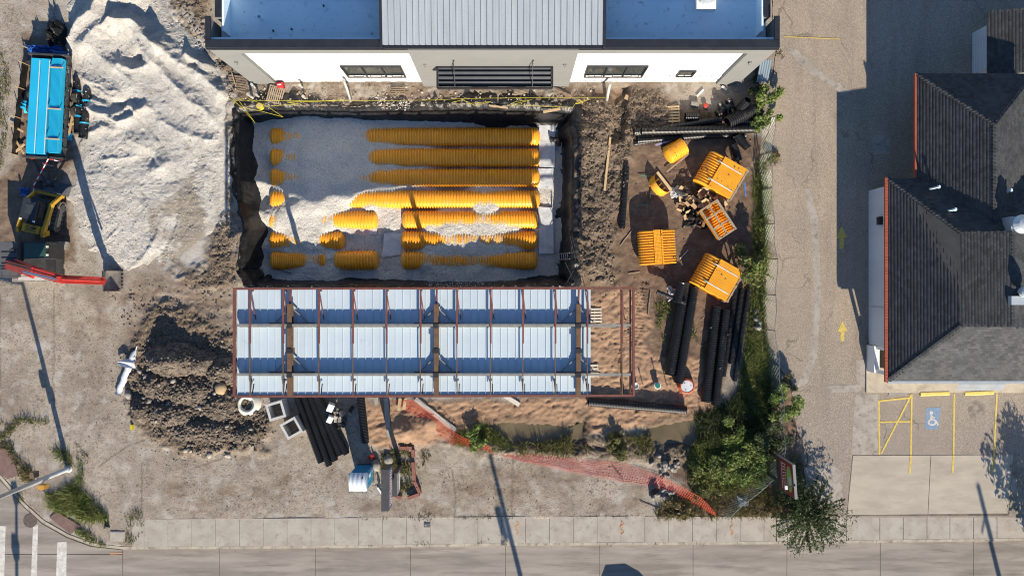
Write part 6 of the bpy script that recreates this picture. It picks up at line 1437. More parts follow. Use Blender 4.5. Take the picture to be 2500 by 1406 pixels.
bush('leafy_bush', 'yellow weed clump at the second puddle', 1512, 1088, .6, .7, 900, M_GR, .10); bush('leafy_bush', 'green weed clump west of the long puddle', 1165, 1062, .7, .7, 1200, M_LEAF, .10)
bush('leafy_bush', 'low weed clump where asphalt meets the fence', 1884, 388, .5, .4, 500, M_GR, .09)
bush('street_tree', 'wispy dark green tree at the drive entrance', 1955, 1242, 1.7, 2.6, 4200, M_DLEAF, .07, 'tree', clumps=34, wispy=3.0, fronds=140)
bush('roadside_tree', 'tree at the right edge whose shade falls on the last bay', 2566, 1350, 2.0, 4.5, 4200, M_DLEAF, .16, 'tree', clumps=16)

# ================================================================ FENCES AND NETS
M_WIRE = mat('galvanised_wire', (.28, .31, .29), (.20, .23, .21), 4, .4, metal=.6)
def chain_fence():
    path = [(1864, 296), (1852, 400), (1860, 520), (1868, 640), (1862, 780), (1876, 900), (1884, 1000), (1884, 1090), (1868, 1150), (1800, 1208), (1752, 1252)]
    t = thing('chain_link_fence', 'sagging chain link fence along the car park edge', 'fence', (0, 0, 0)); b = MB(); hh = 1.35
    pts = []; acc = [0.0]
    for a, c in zip(path[:-1], path[1:]):
        A, C = P0(*a), P0(*c); n = max(1, int((C - A).length / .16))
        for i in range(n): pts.append(A.lerp(C, i / n))
    pts.append(P0(*path[-1])); N = len(pts)
    out = Vector((.10, 0, 0))
    def q(i, v):
        p = pts[max(0, min(N - 1, i))]; s = .06 * math.sin(i * .35) + .05 * math.sin(i * .11); return p + Vector((.25 * v + s * v, 0, hh * v + .03))
    rows = 9
    for i in range(N - 1):
        for r in range(rows):
            v0, v1 = r / rows, (r + 1) / rows
            a, c = (q(i, v0), q(i + 1, v1)) if (i + r) % 2 else (q(i, v1), q(i + 1, v0))
            b.bar(a, c, .011, .011)
    b.build('mesh', M_WIRE, t)
    for i in range(0, N, 14): MB().tube([pts[i] - Vector((0, 0, .1)), q(i, 1.04)], .03, 7).build('post', M_WIRE, t)
    tr = MB()
    for i in range(0, N - 1, 2): tr.tube([q(i, 1.0), q(min(i + 2, N - 1), 1.0)], .018, 5, False)
    tr.build('top_rail', M_WIRE, t)
chain_fence()
M_NET = mat('orange_net', (.66, .085, .035), (.56, .065, .03), 3, .55)
M_NETP = mat('faded_net', (.62, .16, .14), (.52, .11, .10), 2, .6)
def net(label, lo, hi, m, zlo, zhi, rows=8, step=.10, w=.028, seed=600):
    "lattice between two pixel polylines (bottom and top edge)"
    def res(pl, n):
        pts = [Vector((x, y, 0)) for x, y in pl]; L = [0]
        for a, b in zip(pts[:-1], pts[1:]): L.append(L[-1] + (b - a).length)
        out = []
        for i in range(n + 1):
            s = L[-1] * i / n; k = min(max(0, int(np.searchsorted(L, s)) - 1), len(pts) - 2); out.append(pts[k].lerp(pts[k + 1], (s - L[k]) / max(1e-6, L[k + 1] - L[k])))
        return out
    A0 = [P0(*p) for p in lo]; n = int(sum((b - a).length for a, b in zip(A0[:-1], A0[1:])) / step); A, B = res(lo, n), res(hi, n); b = MB()
    G = []
    for i in range(n + 1):
        r = []
        for j in range(rows + 1):
            v = j / rows; zz = zlo + (zhi - zlo) * v + .05 * abs(float(fbm(i * .13, j * .3, 2, seed))); p = A[i].lerp(B[i], v); p = P(p.x, p.y, zz); p.x += .05 * float(fbm(i * .2, j * .4, 2, seed + 1)); p.y += .05 * float(fbm(i * .2, j * .4, 2, seed + 2)); r.append(p)
        G.append(r)
    for i in range(n):
        for j in range(rows + 1): b.bar(G[i][j], G[i + 1][j], w, .008)
        for j in range(rows): b.bar(G[i][j], G[i][j + 1], w, .008)
    b.build('safety_net', m, label=label, cat='safety net', group='orange safety nets')
net('bright orange net running from the canopy to the ditch', [(958, 978), (1030, 1030), (1100, 1082), (1196, 1104)], [(1004, 976), (1060, 1010), (1118, 1062), (1200, 1092)], M_NET, .03, .45, 5, .16, .02)
net('faded orange net lying flat on the concrete', [(1196, 1106), (1300, 1130), (1400, 1152), (1500, 1172), (1600, 1186)], [(1204, 1094), (1300, 1106), (1400, 1118), (1520, 1130), (1612, 1160)], M_NETP, .03, .06, 8, .17, .019)
net('bright orange net between the rubble and the fence end', [(1592, 1186), (1640, 1200), (1690, 1226), (1746, 1258)], [(1612, 1160), (1660, 1186), (1712, 1216), (1748, 1252)], M_NET, .05, .55, 4, .15, .021)
# caution tape
M_TAPE = mat('yellow_tape', (.60, .52, .03), (.50, .43, .03), 3, .45)
def tape():
    b = MB(); pts = [P(562 + (1478 - 562) * i / 20, 243 + (2 if i < 12 else -4 * (i - 12) / 8) + 2 * math.sin(i * .3), .8 + .06 * math.cos(i / 20 * 6.28)) for i in range(21)]
    for p, q in zip(pts[:-1], pts[1:]): b.bar(p, q, .018, .01)
    b.build('caution_tape', M_TAPE, label='yellow caution tape stretched along the north side of the pit', cat='caution tape')
    for lab, pp in (('yellow tape tangle at the north west pit corner', [(560, 240), (590, 262), (640, 270), (690, 285), (655, 262), (600, 236), (572, 250), (620, 300), (585, 245)]), ('yellow tape tangle near the third liner fold', [(1100, 250), (1130, 244), (1160, 258), (1200, 248), (1140, 252)]), ('yellow tape bunch by the white standpipe', [(1240, 262), (1262, 250), (1300, 244), (1250, 258), (1400, 262), (1410, 246), (1425, 250), (1404, 256), (1440, 243), (1475, 240)]), ('yellow tape trailing over the planks on the rim', [(840, 245), (770, 246), (700, 250), (730, 256), (660, 262)])):
        b = MB(); q = [P(x + random.uniform(-3, 3), y + random.uniform(-3, 3), random.uniform(.15, .5)) for x, y in pp]
        for p, r in zip(q[:-1], q[1:]): b.bar(p, r, .022, .012, up=(random.uniform(-.5, .5), random.uniform(-.5, .5), 1))
        b.build('caution_tape', M_TAPE, label=lab, cat='caution tape', group='loose caution tape')
tape()

# ================================================================ SITE OBJECTS
M_PVC = mat('white_pvc', (.50, .49, .46), (.40, .385, .36), 3, .5)
def pvc():
    for lab, px, py, h, r, to in (('white standpipe beside the left grey pier', 624, 214, .7, .07, None), ('white standpipe left of the slatted pallet', 634, 238, .55, .07, None), ('white standpipe with a yellow wrapped base', 618, 240, .9, .08, None), ('white standpipe under the left window', 740, 216, .7, .07, None), ('short white standpipe near the pit rim', 745, 240, .45, .08, None), ('tall white standpipe centred below the left window', 850, 210, 1.2, .08, (858, 250)), ('white downspout pipe at the right end of the tape', 1484, 215, 1.1, .10, (1480, 250))):
        a = P0(px, py); pts = [(0, 0, -.1), (0, 0, h)]
        if to: q = P0(*to) - a; pts = [(0, 0, h), (q.x * .3, q.y * .3, h * .6), (q.x, q.y, .15)]
        t = thing('standpipe', lab, 'pipe', (a.x, a.y, 0), group='white pipes by the white building'); MB().tube(pts, r, 10).build('pipe_body', M_PVC, t, True)
        MB().lathe([(r * 1.25, h - .08), (r * 1.25, h + .02)], 10).build('cap', M_PVC, t)
    q = P0(638, 262); t = thing('yellow_bucket', 'yellow capped pipe stub at the pit north west corner', 'pipe stub', (q.x, q.y, 0)); MB().lathe([(.20, 0), (.22, .35), (.18, .36)], 14).build('stub', M_TAPE, t); MB().lathe([(.15, .37), (.15, .40)], 12).build('lid', M_WOOD, t)
pvc()
def pallet(label, px, py, w, l, ang, z=.0, m=M_PALW, n=7, tilt=0.0):
    p = P(px, py, z + .1); t = thing('wooden_pallet', label, 'pallet', (p.x, p.y, z), group='wooden pallets', rot=(tilt, 0, ang))
    for x in (-w / 2 + .05, 0, w / 2 - .05): MB().box(x, 0, .06, .06, l, .09).build('stringer', m, t)
    for i in range(n): MB().box(0, -l / 2 + (i + .5) * l / n, .115, w, l / n * .62, .022).build('slat', m, t)
    for y in (-l / 2 + .06, 0, l / 2 - .06): MB().box(0, y, .005, w, .09, .02).build('bottom_slat', m, t)
M_PAL2 = mat('weathered_pallet', (.30, .22, .155), (.20, .15, .11), 5, .9); M_PAL3 = mat('new_pallet', (.50, .375, .22), (.40, .29, .17), 5, .85)
pallet('slatted pallet tilted by the red case under the left wall', 672, 232, 1.1, 1.0, R(75), .15, M_PALW, 8, .15); pallet('dark pallet propped under the left building corner', 578, 205, 1.2, 1.1, R(-8), .05, M_PAL2, 7); pallet('light pallet in the yard beside the stubby pipe', 1641, 279, .98, 1.12, R(3), .05, M_PAL3, 6)
pallet('half hidden pallet below the left window', 972, 222, .9, .5, R(0), .05, M_PAL2, 4); pallet('pallet scrap below the awning end', 1272, 222, .95, .45, R(8), .08, M_PALW, 5)
pallet('pale timber platform under the east end of the canopy', 1452, 770, .9, 1.0, R(2), .0, mat('bleached_board', (.58, .52, .43), (.50, .44, .36), 5, .85), 5); pallet('pale timber offcut platform at the canopy lower east side', 1448, 905, .7, .9, R(3), .0, bpy.data.materials['bleached_board'], 4)
def boards():
    G = 'boards lying on the site'; M_CB = mat('grey_beam', (.34, .325, .30), (.26, .245, .225), 4, .9)
    for lab, a, b, w, h, m, z in (('long pale board standing upright in the dark mud strip', (1490, 335), (1476, 465), .14, .05, M_WOOD, .35), ('long grey concrete beam beside the planter shadow', (942, 972), (950, 1066), .28, .2, M_CB, .12), ('short grey beam at the canopy rail', (918, 970), (921, 988), .26, .2, M_CB, .12),
            ('pale plank under the canopy rail, left of the two', (977, 972), (973, 1002), .20, .05, M_PAL3, .25), ('pale plank under the canopy rail, right of the two', (990, 972), (986, 1000), .20, .05, M_PAL3, .25), ('long white board lining the orange net', (1014, 974), (1112, 1050), .30, .06, mat('white_board', (.55, .53, .49), (.45, .43, .39), 4, .85), .12), ('short white board under the canopy rail', (1232, 966), (1268, 988), .28, .06, mat('white_board2', (.58, .55, .49), None, 4, .85), .1),
            ('timber on the black liner north of the pit', (1194, 258), (1240, 264), .10, .06, M_WOOD, .15), ('timber scrap by the tape bunch', (1326, 274), (1368, 266), .16, .05, M_WOOD, .15), ('dark board below the awning', (1150, 217), (1194, 222), .14, .05, M_PAL2, .2), ('thin board right of the awning', (1354, 218), (1396, 236), .06, .05, M_PAL2, .2),
            ('thin stick left of the small chamber stack', (1514, 600), (1545, 560), .05, .04, M_PALW, .05), ('thin stick below the small chamber stack', (1534, 668), (1562, 664), .06, .04, M_PALW, .05), ('white stick in the shade of the tipped stacks', (1660, 632), (1680, 610), .04, .04, M_STRAP, .05), ('green stake beside the small chamber stack', (1552, 502), (1584, 500), .04, .04, mat('green_stake', (.05, .25, .18), None, 3, .5), .1), ('upright stake beside the open end cap', (1584, 500), (1594, 440), .07, .05, M_DGREY, .1),
            ('green stake near the cardboard heap', (1560, 430), (1596, 430), .04, .04, bpy.data.materials['green_stake'], .1), ('blue rail leaning by the fence', (1820, 480), (1818, 446), .10, .05, mat('blue_rail', (.10, .20, .45), None, 3, .5), .4), ('long timber leaning beside the loose chamber end', (1628, 420), (1682, 376), .10, .04, M_PALW, .2), ('white edging strip beside the yard pipes', (1600, 355), (1640, 342), .12, .03, mat('mauve_wrap', (.30, .28, .42), None, 3, .5), .3),
            ('stake standing beside the sand near the steel frame', (1588, 714), (1582, 770), .05, .05, M_PAL2, .1), ('thin rod on the concrete near the rubble', (1562, 1222), (1606, 1240), .03, .03, M_DGREY, .05), ('thin rod lying on the faded net', (1494, 1136), (1524, 1176), .03, .03, M_RED, .1), ('pale stick in the soil heap', (444, 1048), (466, 1034), .07, .05, M_PALW, .35), ('white board by the pier of the white building', (1702, 236), (1718, 220), .12, .04, M_STRAP, .1), ('white offcut under the right pier', (1762, 211), (1774, 220), .14, .06, M_STRAP, .1), ('cardboard sheet by the white standpipe', (1526, 236), (1548, 246), .3, .03, mat('card', (.45, .33, .20), None, 3, .85), .1), ('orange stick by the dark pallet', (566, 178), (576, 212), .05, .04, M_WOOD, .35), ('white scrap in the planter edge', (922, 1190), (934, 1208), .12, .05, M_STRAP, .1), ('grey post beside the pylon sign', (922, 1166), (928, 1188), .12, .1, M_DGREY, .2)):
        A, B = P(*a, z), P(*b, z); c = (A + B) / 2; MB().bar(A - c, B - c, w, h).build('board', m, loc=c, label=lab, cat='board', group=G)
boards()
def cardboard():
    M_CARD = mat('cardboard', (.50, .34, .19), (.42, .28, .155), 3, .85)
    for i, (px, py) in enumerate(((1668, 464), (1672, 484), (1680, 494), (1694, 500), (1712, 470), (1716, 496), (1734, 480), (1660, 508), (1677, 524), (1692, 522), (1702, 512), (1750, 494), (1756, 502), (1705, 548))):
        p = P0(px, py); s = random.uniform(.32, .46); z = .05 + (.25 if i in (2, 3, 4, 5, 6) else 0)
        t = thing('cardboard_box', 'crumpled open cardboard box in the heap between the orange stacks', 'box', (p.x, p.y, z), group='cardboard boxes between the orange stacks', rot=(random.uniform(-.4, .4), random.uniform(-.4, .4), random.uniform(0, 6)))
        h = s * .7; b = MB()
        for a in range(4):
            th = a * math.pi / 2; c, n = math.cos(th), math.sin(th); b.add([(c * s / 2 - n * u, n * s / 2 + c * u, zz) for u, zz in ((-s / 2, 0), (s / 2, 0), (s / 2, h), (-s / 2, h))], [(0, 1, 2, 3)])
        b.add([(-s / 2, -s / 2, .01), (s / 2, -s / 2, .01), (s / 2, s / 2, .01), (-s / 2, s / 2, .01)], [(0, 1, 2, 3)]); b.build('carton', M_CARD, t)
        for a in range(4):
            th = a * math.pi / 2; c, n = math.cos(th), math.sin(th); o = random.uniform(.1, .25); dz = random.uniform(-.1, .12); MB().add([(c * s / 2 - n * u, n * s / 2 + c * u, h) for u in (-s / 2, s / 2)] + [(c * (s / 2 + o) - n * u, n * (s / 2 + o) + c * u, h + dz) for u in (s / 2, -s / 2)], [(0, 1, 2, 3)]).build('flap', M_CARD, t)
    for lab, px, py, s, seed in (('black plastic film under the cardboard boxes', 1692, 530, 1.5, 700), ('dark crumpled film on top of the cardboard heap', 1700, 492, .9, 710), ('grey film draped beside the open end cap', 1652, 470, .8, 720), ('shredded clear film on the dented pipe end', 1645, 720, .9, 730), ('white film scrap at the hedge by the fittings', 1855, 300, .6, 740), ('clear plastic bag in the corner grass', 1812, 1222, .7, 750), ('dark rubbish bag at the street corner', 262, 1280, .35, 760)):
        c = P0(px, py); m = M_LINER if seed in (700, 710, 760) else mat('film%d' % seed, (.30, .31, .34), (.42, .43, .45), 3, .3)
        def fn(u, v):
            r = max(abs(u - .5), abs(v - .5)) * 2; e = 1 + .5 * float(fbm(u * 3, v * 3, 2, seed)); return (c.x + (u - .5) * s * e, c.y + (v - .5) * s * e, .04 + (1 - r * r) * s * .35 * (.4 + abs(float(fbm(u * 6, v * 6, 3, seed + 2))) * 1.6) * (0 if r > .98 else 1))
        MB().sheet(fn, 16, 16).build('plastic_film', m, label=lab, cat='film')
    c = P(1676, 452, .3); b = MB()
    for k in range(4): b.tube([(c.x + .3 * math.cos(t * .55 + k) + .04 * k, c.y + .26 * math.sin(t * .55 + k), .3 + .04 * k) for t in range(12)], .018, 5)
    b.build('cable_coil', M_BLACK, label='coil of black cable above the cardboard heap', cat='cable')
    q = P0(1662, 473); MB().tube([q + Vector((-.3, .15, .2)), q + Vector((.35, -.2, .25))], .17, 12).build('smooth_pipe_stub', M_DGREY, label='smooth grey pipe stub beside the open end cap', cat='pipe')
cardboard()
def concrete_boxes():
    for lab, px, py, a in (('open concrete box with pallet slats, upper one by the pipes', 673, 1002.5, R(16)), ('open concrete box with dark bottom, lower one by the pipes', 711, 1045, R(29.5))):
        h = .95; p = P(px, py, h); t = thing('concrete_box', lab, 'concrete box', (p.x, p.y, 0), a, 'precast concrete boxes'); s, w = 1.10, .15; m = bpy.data.materials.get('precast') or mat('precast', (.50, .50, .49), (.43, .43, .42), 2, .85)
        b = MB(); o, i = s / 2, s / 2 - w
        vs = [(x * r, y * r, z) for z, r in ((0, o), (h, o), (h, i), (.05, i)) for x, y in ((-1, -1), (1, -1), (1, 1), (-1, 1))]
        b.add(vs, [(k * 4 + j, k * 4 + (j + 1) % 4, (k + 1) * 4 + (j + 1) % 4, (k + 1) * 4 + j) for k in range(3) for j in range(4)] + [(12, 13, 14, 15), (3, 2, 1, 0)]); b.build('shell', m, t)
        for k in range(4): MB().box(0, -.26 + k * .17, .22, .76, .08, .03).build('slat', M_PAL2, t)
    p = P(604, 986, .2); t = thing('plastic_cone', 'off white plastic cone cover at the canopy south west corner', 'cover', (p.x, p.y, 0)); m = mat('cream_plastic', (.62, .61, .53), (.54, .53, .46), 3, .5)
    MB().lathe([(.85, 0), (.80, .12), (.56, .34), (.50, .36), (.44, .30), (.40, .08), (.0, .06)], 24, caps=False).build('dish', m, t, True); MB().box(.45, -.2, .12, .5, .7, .24, -.4, taper=.6).build('handle_lug', m, t)
concrete_boxes()
def toilet():
    a = P0(874, 1133); b_ = P0(911, 1172); cx, cy = (a.x + b_.x) / 2, (a.y + b_.y) / 2; t = thing('portable_toilet', 'bright blue portable toilet with white ribbed roof', 'portable toilet', (cx, cy, 0)); w, d, h = 1.0, 1.04, 2.05
    M_TB = mat('toilet_blue', (.015, .20, .48), (.012, .17, .42), 1, .4); MB().box(0, 0, .06, w + .06, d + .06, .12).build('base', M_DGREY, t); MB().box(0, 0, h / 2 + .1, w, d, h).build('cabin', M_TB, t)
    ML = mat('toilet_light_blue', (.03, .36, .62), None, 2, .4)
    MB().box(w / 2 + .015, 0, h / 2 + .12, .03, d * .8, h * .9).build('door', ML, t); MB().box(w / 2 + .035, .15, 1.2, .02, .3, .5).build('door_sign', M_STRAP, t)
    for y in (-.3, 0, .3): MB().box(w / 2 + .035, y, 1.1, .02, .05, 1.5).build('door_rib', ML, t)
    M_TR = mat('toilet_roof', (.60, .67, .74), (.55, .62, .70), 1, .45)
    MB().sheet(lambda u, v: ((u - .5) * (w + .08), (v - .5) * (d + .1), h + .1 + .20 * math.sin(math.pi * (.08 + .84 * v)) + .035 * (1 if int(u * 16) % 4 < 2 else 0) * math.sin(math.pi * v)), 16, 12).build('roof', M_TR, t)
    for s in (-1, 1): MB().add([(s * (w + .08) / 2, (v - .5) * (d + .1), z) for v, z in ((0, h), (1, h), (1, h + .15), (.75, h + .26), (.5, h + .30), (.25, h + .26), (0, h + .15))], [(0, 1, 2, 3, 4, 5, 6)]).build('roof_end', M_TR, t)
    MB().lathe([(.05, h + .2), (.05, h + .42)], 10, .3, .3).build('vent', M_BLACK, t)
toilet()
def planter_and_signs():
    t = thing('brick_planter', 'low broken red brick planter wall round the pylon sign', 'planter', (0, 0, 0)); M_BR = mat('red_brick', (.27, .11, .085), (.21, .088, .07), 4, .85, bump=.02, island=.15)
    bl = MB().box(0, 0, 0, .385, .2, .098).mesh('brick', M_BR)
    for a, b in (((974, 1091), (1009, 1091)), ((1009, 1093), (1010, 1112)), ((1009, 1125), (1013, 1170)), ((1013, 1171), (1026, 1199)), ((1025, 1203), (999, 1212)), ((983, 1213), (966, 1207))):
        A, B = P0(*a), P0(*b); L = (B - A).length; n = max(1, round(L / .38)); th = math.atan2(B.y - A.y, B.x - A.x)
        for c in range(3):
            for i in range(n):
                f = (i + .5 + (.25 if c % 2 else 0)) / n
                p = A.lerp(B, f); link('brick', bl, t, loc=(p.x, p.y, .06 + c * .105), rz=th)
    # pylon sign
    c = P0(974, 1141); t = thing('pylon_sign', 'dark pylon sign with blue lettered panel inside the brick planter', 'sign', (c.x, c.y, 0)); L = 2.4
    M_SB = mat('sign_case', (.045, .047, .05), (.06, .06, .06), 2, .55); M_SF = mat('sign_blue', (.05, .10, .26), (.06, .13, .30), 3, .4)
    MB().box(0, 0, 4.38, .42, L, 1.25).build('cabinet', M_SB, t); f = MB().box(.215, 0, 4.36, .02, L - .16, 1.08).build('face', M_SF, t)
    lt = MB(); lo = MB()
    for r, (z, hh, tg) in enumerate(((4.70, .2, lo), (4.40, .16, lt), (4.16, .12, lt), (3.96, .12, lo))):
        y = -L / 2 + .18
        while y < L / 2 - .25:
            w = random.uniform(.06, .13); tg.box(.23, y + w / 2, z, .012, w * .35, hh); tg.box(.231, y + w / 2, z + random.choice((-1, 0, 1)) * hh * .38, .012, w, hh * .25); y += w + random.choice((.03, .03, .09))
    lt.build('white_lettering', M_STRAP, f, kind='stuff'); lo.build('orange_lettering', mat('sign_orange', (.55, .22, .05), None, 3, .5), f, kind='stuff')
    MB().box(.1, .1, 1.9, .25, .3, 3.8).build('post', M_SB, t); MB().box(.22, -.25, 2.5, .3, 1.4, 1.1).build('lower_cabinet', M_SB, t); MB().box(.375, -.25, 2.5, .02, 1.3, 1.0).build('reader_board', mat('reader_grey', (.30, .31, .34), (.22, .23, .26), 3, .5), t); MB().box(.39, -.25, 2.2, .012, 1.0, .25).build('reader_white', M_STRAP, t)
    # red sign facing west
    c = P(1918, 1160, 3.4); t = thing('red_sign', 'red sign with green oval and white lettering beside the fence corner', 'sign', (c.x, c.y, 0), R(4)); M_RS = mat('sign_red', (.22, .02, .022), (.19, .018, .02), 2, .5)
    MB().box(0, 0, 3.55, .16, 2.0, 2.5).build('cabinet', mat('sign_frame', (.25, .25, .25), None, 2, .5), t); f = MB().box(-.09, 0, 3.75, .02, 1.94, 1.95).build('face', M_RS, t); MB().box(-.092, 0, 2.53, .02, 1.94, .48).build('lower_face', M_BLACK, t)
    MB().poly([(-.105, .78 * math.cos(a * math.pi / 12), 4.22 + .40 * math.sin(a * math.pi / 12)) for a in range(24)]).build('green_oval', mat('sign_green', (.26, .36, .07), None, 2, .5), f)
    MB().poly([(-.108, -.08 + .26 * math.cos(a * math.pi / 10), 4.3 + .22 * math.sin(a * math.pi / 10)) for a in range(20)]).build('pale_disc', mat('sign_pale', (.35, .45, .50), None, 2, .5), f)
    lt = MB()
    for z, hh, n in ((3.62, .17, 10), (3.36, .20, 9), (3.10, .07, 16)):
        for i in range(n):
            y = .75 - i * 1.5 / (n - 1); lt.box(-.105, y, z, .01, .035, hh); lt.box(-.106, y - .03, z + random.choice((-1, 1)) * hh * .35, .01, .07, hh * .22)
    lt.build('white_lettering', M_STRAP, f, kind='stuff')
    for y in (-.75, .75): MB().box(.05, y, 1.2, .14, .14, 2.4).build('post', M_BLACK, t)
    MB().bar((0, -.2, 4.82), (-.55, -.25, 4.9), .05, .05).build('lamp_arm', M_BLACK, t); MB().box(-.58, -.26, 4.88, .14, .22, .12).build('lamp', M_STRAP, t)
planter_and_signs()
def small_things():
    q = P0(688, 212); t = thing('red_case', 'small red plastic case against the left white wall', 'case', (q.x, q.y, 0), R(6)); m = mat('case_red', (.55, .03, .04), None, 3, .45); MB().box(0, 0, .22, .42, .32, .42, taper=.92).build('body', m, t); MB().box(0, 0, .46, .22, .06, .06).build('handle', M_STRAP, t)
    q = P0(1602, 939); t = thing('green_bucket', 'white bucket with green lid on the sand', 'bucket', (q.x, q.y, 0)); MB().lathe([(.16, 0), (.20, .42), (.22, .44), (.22, .48), (.16, .49)], 18).build('pail', M_STRAP, t); MB().lathe([(.165, .49), (.16, .52)], 18).build('lid', mat('lid_green', (.02, .18, .14), None, 3, .5), t)
    q = P0(1549, 940); t = thing('white_bucket', 'white bucket half under the steel frame corner', 'bucket', (q.x, q.y, 0)); MB().lathe([(.16, 0), (.20, .40), (.22, .42), (.19, .42), (.15, .05)], 18, caps=False).build('pail', M_STRAP, t); MB().lathe([(.2, .3), (.19, .31)], 16).build('filling', M_STRAP, t)
    q = P0(1673, 940); t = thing('orange_manhole_form', 'octagonal orange tub with a white round lid beside the thick pipes', 'tub', (q.x, q.y, 0), R(10)); MB().lathe([(.52, 0), (.56, .10), (.50, .48), (.44, .50), (.42, .40)], 8, caps=False).build('tub', mat('tub_orange', (.55, .10, .03), (.48, .085, .03), 3, .5), t); MB().lathe([(.39, .40), (.39, .46), (.36, .47)], 24).build('lid', mat('lid_white', (.62, .62, .66), None, 3, .5), t)
    for k in range(3): MB().lathe([(.03, .47), (.03, .5)], 8, .25 * math.cos(k * 2.1), .25 * math.sin(k * 2.1)).build('bolt', M_BLACK, t)
    q = P0(1721, 260); MB().lathe([(.14, 0), (.16, .22), (.10, .24)], 12, q.x, q.y).build('red_pot', mat('pot_red', (.5, .06, .04), None, 3, .6), label='small red pot on the soil north of the stubby pipe', cat='pot')
    q = P0(1695, 256); MB().box(q.x, q.y, .12, .5, .24, .22, -.1).build('concrete_block', M_ROCK, label='grey concrete block left of the small red pot', cat='block')
    # rolled white tarp
    A, B = P(334, 846, .2), P(288, 962, .15); t = thing('white_tarp_roll', 'white tarpaulin rolled up on the dirt west of the soil heap', 'tarp', (A + B) / 2)
    m = mat('white_tarp', (.60, .63, .66), (.50, .53, .57), 2, .5, bump=.03, bscale=6); n = 14; c = (A + B) / 2
    MB().tube([A.lerp(B, i / n) - c + Vector((.03 * math.sin(i * 2), .02 * math.cos(i), 0)) for i in range(n + 1)], [(.10 + .14 * math.sin(min(1, i / 5) * 1.57)) * (1 if i > 1 else .3) - .004 * i for i in range(n + 1)], 12).build('roll', m, t, True)
    f = P(306, 886, .35) - c; MB().sheet(lambda u, v: (f.x + (u - .45) * 1.1, f.y + (v - .5) * .55 * (.4 + u), .12 + .18 * math.sin(u * 3) + .08 * math.sin(v * 9 + u * 4)), 12, 8).build('loose_fold', m, t, True)
    # leaning corrugated metal sheet at the building's right corner
    a = P0(1852, 182); t = thing('metal_sheet', 'blue grey corrugated metal sheet leaning by the right building corner', 'metal sheet', (a.x, a.y, 0), R(4)); M_MS = mat('pale_sheet', (.38, .47, .52), (.32, .40, .45), 2, .35, metal=.4)
    MB().sheet(lambda u, v: ((u - .5) * .75 + .25 * v, (v - .5) * 1.3, .55 + .25 * v + .03 * math.sin(u * 31)), 30, 2).build('sheet', M_MS, t); MB().box(0, 0, .25, .5, 1.0, .5).build('support', M_DGREY, t)
    # red rebar bundle and stakes near the sand
    for i, (lab, px, py) in enumerate((('thin pink topped stake nearest the steel frame', 1568, 936), ('thin pink topped stake between bucket and orange tub', 1627, 938), ('thin stake by the soil bank', 1600, 915))):
        q = P0(px, py); t = thing('marker_stake', lab, 'stake', (q.x, q.y, 0), group='marker stakes on the sand'); MB().tube([(0, 0, -.1), (0, 0, .55)], .025, 6).build('rod', M_PAL2, t); MB().lathe([(.05, .52), (.05, .6)], 8).build('cap', mat('cap_pink', (.6, .32, .24), None, 3, .6) if i == 0 else bpy.data.materials['cap_pink'], t)
    q = P0(325, 1041); MB().box(q.x, q.y, .12, .14, .3, .2).build('yellow_can', M_TAPE, label='small yellow can at the edge of the soil heap', cat='can')
    q = P(905, 1113, 0); v = MB()
    for i in range(14): v.tube([(q.x + random.uniform(-.3, .4), q.y + random.uniform(-.2, .2), .05), (q.x + random.uniform(-.3, .4), q.y + random.uniform(-.2, .2), random.uniform(.05, .3))], .02, 5)
    v.build('red_cable', mat('cable_red', (.5, .03, .02), None, 3, .5), label='tangle of red cable north of the blue toilet', cat='cable')
    t = thing('rebar_bundle', 'dark steel rods lying across the dirt east of the pit', 'rods', (0, 0, 0))
    for a, b in (((1388, 560), (1420, 702)), ((1392, 556), (1428, 700)), ((1380, 640), (1408, 700)), ((1400, 660), (1384, 690)), ((1412, 380), (1440, 560)), ((1484, 600), (1502, 700))): MB().tube([P(*a, .12), P(*b, .12)], .022, 5).build('rod', M_DGREY, t)
small_things()

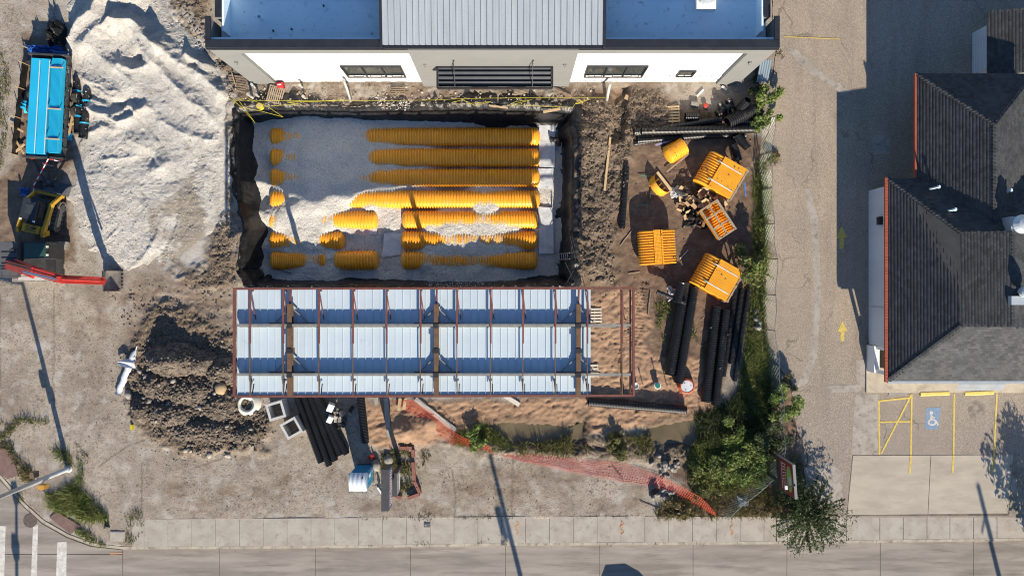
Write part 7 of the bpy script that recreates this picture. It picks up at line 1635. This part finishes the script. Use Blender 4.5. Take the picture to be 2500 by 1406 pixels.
# ================================================================ POLES
M_POLE = mat('grey_pole', (.52, .54, .56), (.44, .46, .48), 2, .45, metal=.3)
def poles():
    a = P0(168, 1143); t = thing('signal_pole', 'grey steel traffic signal pole leaning out at the left edge', 'signal pole', (a.x, a.y, 0))
    MB().tube([(0, 0, 0), (0, 0, 3.2), (0, 0, 6.6)], [.16, .14, .11], 14).build('shaft', M_POLE, t, True); MB().lathe([(.26, 0), (.26, .06), (.19, .10), (.19, .3)], 14).build('base_flange', M_POLE, t)
    MB().tube([(0, 0, 6.1), (-2, .1, 6.25), (-9, .3, 6.4)], [.10, .09, .06], 10).build('mast_arm', M_POLE, t, True)
    for x in (-5, -8.4): MB().box(x, .1, 6.0, .32, .3, 1.0).build('signal_head', M_BLACK, t)
    M_PS = mat('signal_amber', (.50, .26, .05), None, 3, .5); MB().box(.1, -.42, 2.6, .42, .26, .44).build('crossing_signal', M_PS, t); MB().box(-.35, .35, 2.75, .3, .36, .42).build('crossing_signal', mat('signal_brown', (.16, .11, .07), None, 3, .6), t)
    MB().bar((0, 0, 2.6), (.1, -.3, 2.6), .05, .05).bar((0, 0, 2.75), (-.3, .3, 2.75), .05, .05).build('bracket', M_POLE, t); MB().box(0, -.16, 1.1, .1, .06, .16).build('push_button', M_PS, t)
    # poles whose shadows cross the street; they stand on its far side
    def upole(lab, tip, h, cross, can):
        px, py = tip; L = h / math.tan(SUN_EL) / S; b = P0(px + L * math.sin(SUN_AZ), py + L * math.cos(SUN_AZ)); t = thing('utility_pole', lab, 'utility pole', (b.x, b.y, -.1), group='utility poles over the street')
        MB().tube([(0, 0, 0), (0, 0, h)], [.20, .13], 12).build('shaft', M_BARK, t)
        if cross: MB().bar((-.5, .0, h - 1.6), (.1, 0, h - .9), .10, .10).build('arm', M_BARK, t)
        if can: MB().lathe([(.2, 0), (.22, .8)], 12, -.38, 0).build('transformer', M_POLE, t, loc=(0, 0, h - 2.6)); MB().bar((-.7, 0, h - 2.9), (0, 0, h - 2.6), .08, .08).build('arm', M_BARK, t)
    upole('utility pole whose shadow crosses the middle of the street', (1194, 1100), 10.5, False, True); upole('forked pole whose shadow crosses the concrete apron', (2384, 1172), 9.5, True, False)
    # second signal mast over the crossing
    c = P0(150, 1900); t = thing('signal_mast', 'signal mast south of the crossing that shades the stripes', 'signal pole', (c.x, c.y, -.1)); y1 = P0(0, 1630).y - c.y
    MB().tube([(0, 0, 0), (0, 0, 6.4)], [.18, .13], 12).build('shaft', M_POLE, t); MB().tube([(0, 0, 6.0), (.0, y1, 6.1)], [.11, .07], 10).build('mast_arm', M_POLE, t)
    for f in (.42, .93): MB().box(-.1, y1 * f, 6.0, .35, 1.0, .4).build('signal_head', M_BLACK, t)
poles()
